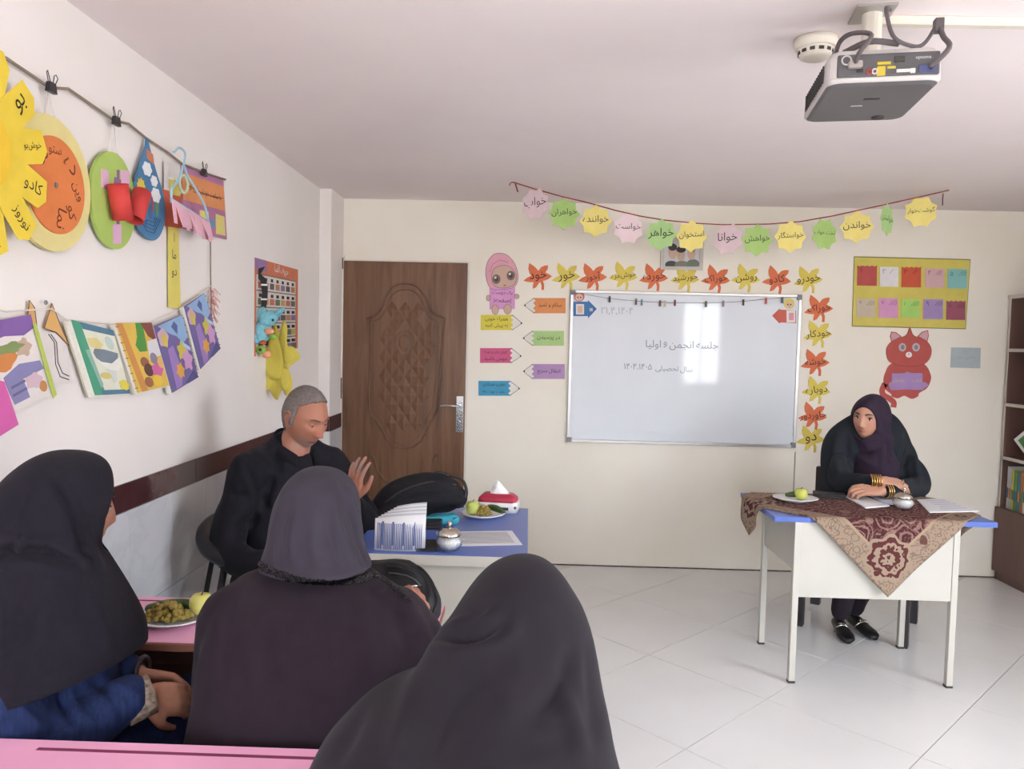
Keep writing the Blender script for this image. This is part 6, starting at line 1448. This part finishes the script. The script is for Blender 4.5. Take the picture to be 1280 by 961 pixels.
# headscarf
M_SCARF = cloth('plum_headscarf', (50, 38, 54), .85, var=.1)
mb = MB(); Rm = HM.to_3x3()
mb.ball(HM @ V3((0, -.016, .008)), (.094, .108, .120), 32, 24, Rm)
mb.limb([HM @ V3((0, -.05, .0)), HM @ V3((.0, -.05, -.08)), nb + V3((.03, .01, -.03))], [.085, .09, .11], 28)
mb.limb([HM @ V3((.01, -.01, -.07)), nb + V3((.03, .0, -.02)), nb + V3((.075, .0, -.07))], [.082, .09, .09], 24)
mb.limb([HM @ V3((0, .030, -.10)), nb + V3((-.005, -.07, -.04)), nb + V3((.0, -.095, -.11)), nb + V3((.01, -.10, -.18))], [.058, .085, .11, .10], 24)
mb.limb([nb + V3((-.10, .0, -.06)), nb + V3((0, .02, -.01)), nb + V3((.12, .0, -.06))], [.05, .085, .06], 20)
me = fuse(mb, .0055, 7, .5, 'headscarf'); open_face(me, HM, .064, .084, -.020, .015)
crumple(me, .003, 34, (1, 1, .5), 7)
for ln, am, sg in (([(1097, 536), (1104, 560), (1101, 588)], .010, 4), ([(1103, 530), (1110, 556), (1109, 588)], -.011, 4), ([(1116, 520), (1113, 550), (1116, 590)], .009, 4), ([(1065, 552), (1073, 570), (1097, 584)], .010, 4), ([(1068, 546), (1080, 562), (1098, 568)], -.010, 3.5), ([(1074, 552), (1088, 557), (1098, 552)], .008, 3), ([(1100, 500), (1106, 520), (1100, 545)], -.006, 4), ([(1108, 505), (1116, 530), (1120, 548)], .006, 4)): fold_px(me, ln, am, sg)
thick(part('headscarf', me, M_SCARF, root), .004)
# coat
M_COAT = cloth('charcoal_coat', (36, 40, 46), .85)
def ring_px(py, xl, xr, Y, ry, pw=2.2):
    a, b = at(xl, py, 1, Y), at(xr, py, 1, Y); return ((a.x + b.x) / 2, Y, (a.z + b.z) / 2, (b.x - a.x) / 2, ry, pw)
mb = MB()
V, F = loft_ellipses([(TX, TY + .06, .44, .22, .20), (TX, TY + .05, .56, .21, .18), ring_px(655, 1038, 1146, 4.12, .16), ring_px(630, 1034, 1150, 4.10, .145), ring_px(614, 1030, 1153, 4.09, .13), ring_px(598, 1029, 1152, 4.09, .12), ring_px(580, 1028, 1149, 4.10, .11), ring_px(563, 1029, 1145, 4.11, .10), ring_px(550, 1032, 1140, 4.12, .092), ring_px(540, 1038, 1135, 4.13, .082), ring_px(530, 1049, 1128, 4.135, .07), ring_px(521, 1062, 1119, 4.14, .055), ring_px(514, 1074, 1110, 4.14, .035)], 64, 5, lambda a, z, t: .02 * math.sin(6 * a + 4 * t) * (t > .15)); mb.add(V, F)
mb.limb([shR + V3((.03, 0, -.06)), V3((1.64, 4.0, .86)), elR, (elR + wrR) / 2 + V3((0, -.01, -.002)), wrR - V3((.045, -.01, .002))], [.06, .062, .056, .046, .036], 20)
mb.limb([shL - V3((.03, 0, .04)), V3((2.01, 4.03, .87)), elL, (elL + wrL) / 2 + V3((0, -.01, 0)), wrL + V3((.05, .012, .0))], [.062, .062, .054, .044, .034], 20)
me = fuse(mb, .006, 12, .5, 'coat'); crumple(me, .006, 24, (1, 1, .6), 11)
for ln, am, sg in (([(1058, 548), (1060, 572), (1068, 594)], -.014, 4), ([(1046, 545), (1044, 572), (1050, 592)], .012, 5), ([(1034, 560), (1036, 585), (1044, 604)], -.010, 4), ([(1136, 546), (1131, 570), (1122, 594)], -.014, 4), ([(1142, 560), (1146, 585), (1150, 606)], .010, 4), ([(1128, 540), (1124, 565), (1118, 590)], .010, 4), ([(1120, 606), (1132, 610), (1148, 606)], .008, 3)): fold_px(me, ln, am, sg)
part('coat', me, M_COAT, root)
mb = MB(); [mb.limb([a, b], [.085, .068], 16) for a, b in zip(hips, knees)]; [mb.limb([b, c], [.062, .046], 16) for b, c in zip(knees, ank)]; mb.limb(hips, [.10, .10])
me = fuse(mb, .009, 4, .5, 'trousers'); crumple(me, .006, 20, seed=2); part('trousers', me, cloth('plum_trousers', (44, 36, 44)), root)
for c, y in zip(ank, (R(-8), R(6))): shoe(root, (c.x, c.y + .05, 0), y, .245, M_SHOE, M_SILV)
M_GLD = mat('gold_bangle', (212, 172, 108), .25, metal=.9, var=0)
def bangle(c, d, r, w): 
    d = V3(d).normalized(); n1 = d.cross(V3((0, 0, 1))).normalized(); n2 = d.cross(n1)
    return mbpart('bangle', MB().tube([V3(c) + (n1 * math.cos(a) + n2 * math.sin(a)) * r for a in np.linspace(0, 2 * math.pi, 24, endpoint=False)], w, 6, closed=True), M_GLD, root, 'gold bangle')
for k in range(5): bangle(wrR + V3((-.044 + k * .0105, .006 - k * .001, -.001)), (1, -.1, 0), .033, .0034)
for k in range(3): bangle(wrL + V3((.048 - k * .011, .010 - k * .002, .0)), (1, .2, 0), .033, .0036)
rp = wrR + V3((.105, -.01, .0)); mbpart('ring', MB().tube([rp + V3((.003 * math.sin(a) * 0, .011 * math.cos(a), .011 * math.sin(a))) for a in np.linspace(0, 6.28, 16, endpoint=False)], .002, 6, closed=True), M_SILV, root)
# her chair
t = thing('school_chair', 'dark chair under the teacher behind the white desk', 'chair', (1.80, 4.115, 0), R(-32)); M_CHW = mat('dark_chair_wood', (52, 47, 50), .5)
MB().box(-.25, .25, -.21, .22, .405, .43).build('seat', M_CHW, t, bevel=.008); MB().box(-.24, .24, .20, .225, .58, .80).build('backrest', M_CHW, t, bevel=.008)
for a, b in ((-.275, -.24), (.225, -.24), (-.275, .18), (.225, .18)): MB().box(a, a + .05, b, b + .05, 0, .406 if b < 0 else .80).build('leg', M_CHW, t, bevel=.003)
for b in (-.23, .20): MB().box(-.225, .225, b, b + .025, .36, .40).build('seat_rail', M_CHW, t, bevel=.003)
# ------------------------------------------------------------------ three women seen from behind
def seated_body(HM, s, chest, nb, pel, arms, skin, feetY, hands, voxel=.006, female=True, kneeY=None):
    mb = MB(); add_head(mb, HM, s, True); add_neck(mb, HM, nb, .045)
    mb.limb([pel, (pel + chest) / 2, chest, nb], [.13, .11, .12, .06], 18)
    for (a, b, c), h in zip(arms, hands):
        mb.limb([a, b, c], [.045, .037, .024], 14); add_hand(mb, c, *h)
    ky = kneeY if kneeY else pel.y + .40
    for sg in (-1, 1):
        k = V3((pel.x + sg * .10, ky, .50)); a = V3((pel.x + sg * .10, feetY, .09)); mb.limb([pel + V3((sg * .08, 0, -.02)), k], [.08, .06], 14); mb.limb([k, a], [.052, .034], 14)
    return fuse(mb, voxel, 2, .4, 'body')
sk3 = skin_mat('skin_plain', (166, 114, 92))
M_BLKC = cloth('black_coat', (38, 28, 36), .9, var=.1, scale=30)
# --- woman with the grey headscarf and beaded trim
Y2 = 1.70
root = thing('person', 'woman in a grey headscarf with beaded trim over a black coat', 'person', (-.47, 1.56, 0))
HM = head_matrix((-.475, Y2 + .02, 1.055), R(172), R(10), 0)
chest, nb, pel = V3((-.44, 1.62, .80)), V3((-.46, 1.66, .93)), V3((-.44, 1.54, .52))
elA, wrA = V3((-.23, 1.68, .70)), at(513, 790, 1, 1.85); elB, wrB = V3((-.66, 1.68, .66)), V3((-.52, 1.86, .74))
me = seated_body(HM, .95, chest, nb, pel, [(V3((-.26, 1.62, .88)), elA, wrA), (V3((-.62, 1.62, .88)), elB, wrB)], sk3, 1.92, [((.1, .75, .45), (.7, -.5, .6), -1, (.3, .5, .4)), ((.3, 1, 0), (0, 0, 1), 1, (.3, .4, .3))], .005, kneeY=1.93)
part('body', me, sk3, root)
fz = lambda k, A, ph: (lambda a, z, t: A(t) * (math.sin(k * a + ph + 3 * t) + .5 * math.sin((k * 2 + 1) * a + 2 * ph)))
rings = [ring_px(1010, 243, 550, 1.56, .18, 2.4), ring_px(930, 241, 552, 1.565, .185, 2.4), ring_px(879, 248, 556, 1.575, .185, 2.3), ring_px(822, 257, 558, 1.60, .175, 2.3), ring_px(783, 265, 551, 1.62, .165, 2.2), ring_px(761, 270, 529, 1.63, .155, 2.2), ring_px(742, 279, 505, 1.645, .138, 2.1), ring_px(728, 296, 487, 1.66, .118, 2.), ring_px(716, 318, 470, 1.675, .094, 2.), ring_px(706, 340, 450, 1.69, .07, 2.)]
V, F = loft_ellipses(rings, 96, 5, fz(5, lambda t: .016 * (1 - t), .6)); mb = MB().add(V, F)
mb.limb([V3((-.28, 1.62, .85)), elA, wrA - V3((0, .065, .01))], [.09, .066, .040], 18); mb.limb([V3((-.62, 1.62, .85)), elB, wrB - V3((.02, .05, 0))], [.08, .064, .045], 18)
me = fuse(mb, .008, 5, .5, 'coat'); crumple(me, .005, 14, (1, 1, .5), 4); crumple(me, .003, 40, (1, 1, .5), 14)
for ln, am, sg in (([(470, 740), (500, 780), (515, 840)], -.012, 9), ([(490, 735), (522, 775), (540, 820)], .012, 8), ([(300, 730), (282, 790), (272, 870)], -.010, 9), ([(330, 740), (318, 810), (310, 900)], .007, 12), ([(400, 750), (405, 820), (395, 900)], -.006, 14), ([(450, 745), (462, 810), (470, 880)], .008, 12), ([(500, 830), (470, 860), (440, 900)], -.008, 10)): fold_px(me, ln, am, sg)
hit2 = on_surface(me)
part('coat', me, M_BLKC, root)
hr = [ring_px(708, 328, 464, 1.668, .118), ring_px(702, 329, 462, 1.672, .116), ring_px(692, 332, 458, 1.682, .110), ring_px(676, 337, 453, 1.695, .104), ring_px(651, 341, 450, 1.70, .106), ring_px(630, 346, 448.5, 1.705, .108), ring_px(613, 354, 444, 1.71, .102), ring_px(600, 362, 436, 1.713, .088), ring_px(590, 373, 424, 1.716, .064), ring_px(585, 384, 410, 1.718, .034), ring_px(583, 394, 399, 1.72, .006)]
V, F = loft_ellipses(hr, 96, 5, fz(7, lambda t: .022 * max(0, .55 - t) * 1.6, 1.1)); mb = MB().add(V, F)
me = fuse(mb, .005, 6, .5, 'headscarf')
for ln, am, sg in (([(356, 612), (345, 655), (335, 700)], .007, 5), ([(362, 625), (353, 668), (358, 712)], -.008, 5), ([(370, 640), (364, 680), (372, 716)], .007, 5), ([(427, 603), (441, 643), (453, 684), (462, 712)], -.010, 4), ([(415, 615), (424, 660), (440, 696), (455, 716)], .009, 5), ([(406, 630), (412, 670), (425, 712)], -.007, 5), ([(392, 650), (392, 685), (398, 716)], .006, 6), ([(437, 610), (447, 650), (456, 690)], .007, 4), ([(344, 660), (338, 690), (340, 712)], -.006, 4)): fold_px(me, ln, am, sg)
open_face(me, HM, .058, .080, -.018, .02); hitS = on_surface(me)
M_GSC = cloth('grey_headscarf', (56, 51, 60), .85, var=.08)
o = thick(part('headscarf', me, M_GSC, root), .004)
# beaded lace trim round the hem
rn = random.Random(9); mb = MB()
def bead_run(line, n, spread, r0, r1):
    P = spline([(x, y, 0) for x, y in line], 10)
    for k in range(n):
        q = P[int(rn.random() * (len(P) - 1))].lerp(P[min(len(P) - 1, int(rn.random() * len(P)))], 0.0); qx, qy = q.x + rn.uniform(-4, 4), q.y + rn.uniform(-spread, spread); hs = [z for z in (hit2(qx, qy), hitS(qx, qy)) if z]
        if not hs: continue
        h = min(hs, key=lambda z: (z[0] - V3((0, 0, CH))).length)
        c = h[0] + h[1] * .002; r = rn.uniform(r0, r1)
        mb.add([c + V3(e) * r for e in ((1, 0, 0), (-1, 0, 0), (0, 1, 0), (0, -1, 0), (0, 0, 1), (0, 0, -1))], [(0, 2, 4), (2, 1, 4), (1, 3, 4), (3, 0, 4), (2, 0, 5), (1, 2, 5), (3, 1, 5), (0, 3, 5)])
bead_run([(320, 703), (336, 712), (356, 720), (378, 726), (400, 728), (425, 728), (448, 726), (466, 719)], 1000, 3.6, .0014, .003)
bead_run([(466, 717), (482, 726), (498, 740), (512, 753)], 160, 1.6, .0014, .0026)
o = mbpart('beaded_trim', mb, mat('black_beads', (14, 13, 16), .2, spec=.7, var=0), root, 'black beaded lace trim'); o['kind'] = 'stuff'; o.data.polygons.foreach_set('use_smooth', [False] * len(o.data.polygons))
for k in (-1, 1): shoe(root, (-.44 + k * .10, 1.92, 0), R(180), .24, M_SHOE)
# --- woman by the wall in the long black headscarf and denim
root = thing('person', 'woman in a long black headscarf and denim beside the tiled wall', 'person', (-1.02, 1.56, 0))
HM = head_matrix((-.985, 1.62, 1.085), R(141), R(3), 0)
chest, nb, pel = V3((-1.03, 1.60, .82)), V3((-1.03, 1.61, .96)), V3((-1.02, 1.54, .52))
elA, wrA = V3((-.95, 1.45, .66)), V3((-.80, 1.57, .700)); elB, wrB = V3((-1.12, 1.72, .66)), V3((-.87, 1.68, .70))
sk1 = skin_mat('skin_tan', (182, 128, 104))
me = seated_body(HM, .95, chest, nb, pel, [(V3((-1.02, 1.47, .88)), elA, wrA), (V3((-1.08, 1.72, .88)), elB, wrB)], sk1, 1.98, [((.55, .75, -.38), (.75, -.5, .45), 1, (.35, .5, .4), .95), ((.6, .3, -.2), (-.2, .5, 1), -1, (.5, .6, .4), .95)], .0045, kneeY=1.93)
paint(me, HM, (182, 128, 104), []); attr_skin(sk1); part('body', me, sk1, root)
k0 = set(root.children); add_eyes(root, HM, 0, .2, M_BROW, M_BROW, .95); to_local_children(root, k0)
rings = [ring_px(868, -70, 152, 1.56, .20), ring_px(840, -68, 166, 1.565, .20), ring_px(812, -66, 171, 1.57, .195), ring_px(796, -64, 171, 1.575, .19), ring_px(772, -58, 162, 1.58, .18), ring_px(742, -48, 145, 1.585, .165), ring_px(712, -34, 127, 1.59, .145), ring_px(692, -24, 119, 1.60, .125), ring_px(674, -14, 121, 1.61, .114), ring_px(650, -6, 128, 1.615, .110), ring_px(625, 2, 132, 1.62, .108), ring_px(605, 8, 132, 1.625, .105), ring_px(590, 20, 130, 1.63, .098), ring_px(576, 38, 122, 1.632, .080), ring_px(567, 58, 106, 1.634, .05), ring_px(563.5, 76, 88, 1.635, .01)]
V, F = loft_ellipses(rings, 96, 5, fz(6, lambda t: .014 * max(0, .7 - t), 2.)); mb = MB().add(V, F)
me = fuse(mb, .006, 6, .5, 'headscarf')
crumple(me, .003, 24, (1, 1, .6), 15)
for ln, am, sg in (([(66, 603), (90, 644), (107, 691), (122, 716)], -.012, 5), ([(76, 600), (100, 644), (116, 690), (128, 715)], .010, 6), ([(0, 693), (26, 688), (64, 690), (96, 700)], -.016, 5), ([(0, 680), (28, 676), (62, 680)], .010, 5), ([(17, 662), (27, 678), (18, 694)], .014, 5), ([(66, 682), (96, 698), (122, 712)], .012, 5), ([(10, 705), (50, 706), (90, 716)], .008, 7), ([(50, 720), (42, 780), (38, 840)], -.006, 9), ([(110, 735), (128, 780), (140, 820)], .007, 9), ([(40, 600), (24, 640), (14, 668)], -.006, 7)): fold_px(me, ln, am, sg)
open_face(me, HM, .052, .078, -.024, .055)
h1, h2 = at(162, 836, 1, 1.45), at(0, 881, 1, 1.42); hd_ = h1 - h2; hn = V3((-hd_.z, 0, hd_.x)).normalized()
cut_plane(me, h1, hn)
thick(part('headscarf', me, cloth('black_headscarf', (28, 25, 33), .9, var=.15, scale=60), root), .004)
def denim():
    m = cloth('denim', (30, 41, 76), .85, var=.3, scale=12); t = m.node_tree; t.nodes['Noise Texture'].inputs['Detail'].default_value = 8
    mp = t.nodes.new('ShaderNodeMapping'); mp.inputs['Scale'].default_value = (14, 14, .9); co = [n for n in t.nodes if n.type == 'TEX_COORD'][0]; t.links.new(co.outputs['Object'], mp.inputs[0]); t.links.new(mp.outputs[0], t.nodes['Noise Texture'].inputs['Vector']); return m
M_DEN = denim()
mb = MB()
V, F = loft_ellipses([(-1.03, 1.56, .42, .20, .19), (-1.03, 1.56, .56, .19, .17), (-1.03, 1.57, .70, .16, .14), (-1.04, 1.59, .82, .16, .13), (-1.04, 1.60, .92, .12, .09)], 48, 4); mb.add(V, F)
mb.limb([V3((-1.04, 1.48, .86)), V3((-1.0, 1.43, .74)), elA, V3((-.885, 1.49, .672)), wrA - V3((.022, .022, -.005))], [.07, .075, .07, .058, .045], 20)
mb.limb([V3((-1.09, 1.70, .86)), elB, wrB - V3((.03, .0, 0))], [.07, .064, .045], 18)
for sg in (-1, 1): mb.limb([V3((-1.02 + sg * .09, 1.54, .50)), V3((-1.02 + sg * .13, 1.74, .535)), V3((-.99 + sg * .13, 1.93, .50))], [.10, .095, .085], 18)
mb.limb([V3((-.90, 1.60, .55)), V3((-.80, 1.66, .56)), V3((-.76, 1.70, .52))], [.08, .07, .05], 16)
V, F = loft_ellipses([(-1.0, 1.93, .12, .19, .09), (-1.0, 1.92, .30, .18, .10), (-1.0, 1.90, .5, .17, .10)], 40, 4); mb.add(V, F)
me = fuse(mb, .007, 5, .5, 'denim_dress'); crumple(me, .006, 20, (1, 1, 1), 8)
for ln, am, sg in (([(74, 850), (78, 875), (92, 906)], -.016, 5), ([(86, 860), (100, 890), (122, 912)], .010, 6), ([(110, 845), (140, 870), (160, 905)], -.010, 6), ([(20, 880), (40, 900), (60, 915)], .010, 7), ([(130, 850), (160, 862), (178, 880)], .008, 5)): fold_px(me, ln, am, sg)
part('denim_dress', me, M_DEN, root)
d = (wrA - elA).normalized()
mbpart('cuff', MB().tube([wrA - d * .035 + V3((0, 0, .0)), wrA - d * .01, wrA + d * .02], [.046, .044, .042], 20), mat('patterned_cuff', (150, 130, 116), .8, var=.6, scale=90), root, 'patterned cream cuff')
mbpart('bracelet', MB().tube([wrB + V3((.012, .004 + .03 * math.cos(a), .006 + .03 * math.sin(a))) for a in np.linspace(0, 6.28, 20, endpoint=False)], .006, 6, closed=True), mat('dark_bracelet', (50, 40, 44), .4), root)
for k in (-1, 1): shoe(root, (-1.02 + k * .10, 1.98, 0), R(180), .24, M_SHOE)
# --- woman in the chador nearest the aisle
root = thing('person', 'woman wrapped in a plain black chador sitting in the aisle', 'person', (-.06, 1.08, 0))
HM = head_matrix((.0, 1.335, .958), R(180), R(16), 0)
chest, nb, pel = V3((-.06, 1.17, .74)), V3((-.03, 1.27, .875)), V3((-.07, 1.00, .50))
me = seated_body(HM, .93, chest, nb, pel, [(V3((-.22, 1.20, .80)), V3((-.24, 1.27, .62)), V3((-.10, 1.40, .60))), (V3((.10, 1.18, .80)), V3((.12, 1.26, .62)), V3((.0, 1.40, .61)))], sk3, 1.40, [((.6, .6, -.1), (0, 0, 1), 1, (.4, .5, .4)), ((-.6, .6, -.1), (0, 0, 1), -1, (.4, .5, .4))], .006, kneeY=1.38)
part('body', me, sk3, root)
rings = [(-.04, 1.13, .012, .24, .30), (-.045, 1.12, .20, .23, .28), (-.06, 1.09, .42, .24, .26), ring_px(1040, 372, 794, 1.10, .24, 2.3), ring_px(990, 380, 783, 1.12, .225, 2.3), ring_px(961, 391, 776, 1.14, .21, 2.2), ring_px(930, 407, 768, 1.16, .195, 2.2), ring_px(903, 430, 763, 1.18, .18, 2.2), ring_px(884, 449, 759, 1.195, .168, 2.2), ring_px(872, 472, 756.5, 1.21, .158, 2.1), ring_px(858, 504, 753, 1.225, .148, 2.1), ring_px(836, 521, 749, 1.245, .138, 2.1), ring_px(815, 533, 745, 1.26, .13, 2.1), ring_px(797, 545, 741, 1.275, .122, 2.1), ring_px(778, 560, 735, 1.29, .118, 2.1), ring_px(758, 573, 727, 1.305, .114, 2.1), ring_px(740, 585, 716, 1.315, .108, 2.1), ring_px(724, 598, 705, 1.322, .098, 2.1), ring_px(711, 613, 693, 1.327, .078, 2.1), ring_px(702, 631, 680, 1.33, .05, 2.), ring_px(697, 650, 664, 1.332, .012, 2.)]
V, F = loft_ellipses(rings, 112, 5, fz(6, lambda t: .012 * max(0, .75 - t), .4)); mb = MB().add(V, F)
me = fuse(mb, .006, 8, .5, 'chador'); crumple(me, .003, 10, (1, 1, .4), 12)
for ln, am, sg in (([(546, 797), (575, 802), (605, 797), (624, 776)], -.016, 7), ([(556, 788), (580, 776), (618, 764)], .010, 7), ([(545, 810), (585, 815), (630, 800), (650, 775)], .010, 10), ([(560, 782), (590, 770), (612, 752)], -.008, 6), ([(712, 810), (697, 862), (664, 896)], -.012, 12), ([(700, 855), (716, 900), (730, 950)], .010, 12), ([(735, 800), (738, 850), (745, 930)], -.006, 9), ([(520, 850), (505, 900), (490, 960)], .010, 14), ([(600, 840), (560, 890), (540, 950)], -.008, 16), ([(455, 885), (440, 915), (420, 955)], -.008, 10), ([(640, 850), (630, 900), (600, 955)], .006, 16)): fold_px(me, ln, am, sg)
open_face(me, HM, .056, .078, -.018, .03)
thick(part('chador', me, cloth('black_chador', (33, 28, 35), .8, var=.05, scale=30, sheen=.05), root), .004)
t = thing('plastic_stool', 'low stool hidden under the black chador', 'stool', (-.07, 1.05, 0))
MB().box(-.16, .16, -.15, .15, .385, .405).build('seat', M_BRD, t, bevel=.006)
for a, b in ((-.15, -.14), (.125, -.14), (-.15, .115), (.125, .115)): MB().box(a, a + .025, b, b + .025, 0, .386).build('leg', M_FRM2, t)
# ------------------------------------------------------------------ backpack, cloth and handbag
root = thing('backpack', 'black fabric backpack slumped on the blue desk', 'bag', (-.42, 3.0, bz))
M_BAG = mat('black_backpack_fabric', (30, 29, 33), .75, var=.35, scale=8, aniso=(3, 3, 22), bump=.4, bscale=14, spec=.25)
mb = MB(); Pz = lambda x, y, Y: at(x, y, 1, Y)
top = [(462, 655, .03), (474, 640, .055), (490, 628, .072), (514, 619, .082), (540, 615, .080), (560, 617, .068), (570, 621, .045)]
mb.limb([Pz(x, y, 3.06) for x, y, _ in top], [r for *_, r in top], 20, 4, 1.0)
mb.limb([Pz(462, 656, 2.98), Pz(492, 646, 3.0), Pz(530, 632, 3.08), Pz(562, 625, 3.12)], [.034, .058, .066, .045], 18, 4)
mb.limb([Pz(458, 661, 2.95), Pz(468, 652, 2.98)], [.020, .04], 14)
me = fuse(mb, .007, 8, .5, 'bag_body'); co = get_co(me); co[:, 2] = np.maximum(co[:, 2], bz + .0005 + np.where(co[:, 0] > -.45, .032, 0.) * np.clip((co[:, 0] + .47) * 10, 0, 1)); set_co(me, co)
crumple(me, .005, 24, (1, 1, 1), 21); co = get_co(me); co[:, 2] = np.maximum(co[:, 2], bz + .0005); set_co(me, co)
for ln, am in (([Pz(480, 640, 2.95), Pz(510, 625, 2.97), Pz(560, 615, 3.0)], -.012), ([Pz(470, 652, 2.93), Pz(510, 640, 2.93), Pz(560, 628, 2.98)], .010)): fold(me, ln, am, .014)
part('bag_body', me, M_BAG, root)
mbpart('zip', MB().tube(spline([Pz(481, 628, 2.98), Pz(505, 612, 2.985), Pz(540, 602, 3.0), Pz(570, 606, 3.03)], 5), .0035, 6), M_CAP, root)
mbpart('strap', MB().tube(spline([Pz(562, 594, 3.08), Pz(578, 600, 3.07), Pz(583, 616, 3.05), Pz(577, 634, 3.04)], 5), .012, 8, flat=.4), M_BLK, root)
mbpart('handle', MB().tube(spline([Pz(532, 597, 3.06), Pz(545, 591, 3.05), Pz(560, 593, 3.05)], 5), .007, 8), M_BLK, root)
root = thing('turquoise_pouch', 'turquoise fabric pouch squashed under the backpack', 'pouch', (-.33, 3.0, bz))
mb = MB(); a = at(520, 644, 1, 2.97); b = at(574, 637, 1, 3.02)
mb.limb([V3((a.x, 2.99, bz + .014)), V3(((a.x + b.x) / 2, 3.0, bz + .018)), V3((b.x - .02, 3.02, bz + .022))], [.014, .018, .021], 16, flat=1); mb.limb([V3((a.x + .02, 3.06, bz + .014)), V3((b.x - .03, 3.08, bz + .016))], [.014, .016])
me = fuse(mb, .005, 5, .5, 'pouch_body'); co = get_co(me); co[:, 2] = np.maximum(co[:, 2], bz + .0004); set_co(me, co); crumple(me, .003, 50, seed=3)
part('pouch_body', me, cloth('turquoise_cloth', (58, 150, 166), .6), root); mbpart('drawstring', MB().tube([V3((b.x - .02, 2.995, bz + .03)), V3((b.x - .0, 2.99, bz + .036))], .003, 6), cloth('turquoise_cloth', (58, 150, 166), .6), root)
root = thing('handbag', 'black leather handbag with a zip standing on the pink desk', 'bag', (-.345, 2.0, .7205)); hz = .7205
M_LEA = mat('handbag_leather', (26, 25, 28), .55, var=.15, scale=25, bump=.3, bscale=90)
V, F = loft_ellipses([(-.345, 2.03, hz + .003, .118, .062, 3), (-.345, 2.03, hz + .05, .122, .068, 3), (-.355, 2.035, hz + .10, .112, .056, 2.8), (-.375, 2.045, hz + .135, .09, .034, 2.6), (-.385, 2.05, hz + .15, .075, .014, 2.4)], 64, 4); mb = MB().add(V, F)
me = fuse(mb, .005, 3, .5, 'bag_body'); crumple(me, .005, 34, seed=6)
for ln, am in (([(470, 706), (500, 708), (528, 722)], .008), ([(480, 718), (510, 722), (530, 738)], -.008), ([(500, 745), (515, 752), (530, 765)], -.006)): fold_px(me, ln, am, 4)
co = get_co(me); co[:, 2] = np.maximum(co[:, 2], hz + .0004); set_co(me, co); hitb = on_surface(me); part('bag_body', me, M_LEA, root)
def onb(line, lift):
    out = []
    for x, y in line:
        h = hitb(x, y)
        if h: out.append(h[0] + h[1] * lift)
    return out
for nm, ln, r, m in (('zip', [(505, 736), (511, 734), (518, 732.5), (524, 732)], .0028, M_CHROME), ('piping', [(486, 716), (497, 717), (508, 719), (518, 724), (526, 732)], .002, mat('grey_piping', (84, 82, 86), .4)), ('flap_edge', [(484, 708), (500, 710), (514, 714), (526, 722)], .003, M_LEA)):
    q = onb(ln, .001)
    if len(q) > 1: mbpart(nm, MB().tube(q, r, 6), m, root)
mbpart('strap', MB().tube(spline([at(512, 703, 1, 2.06), at(528, 712, 1, 2.03), at(541, 730, 1, 2.0), at(546, 752, 1, 1.965), at(541, 768, 1, 1.94)], 6), .005, 8, flat=.6), M_LEA, root)
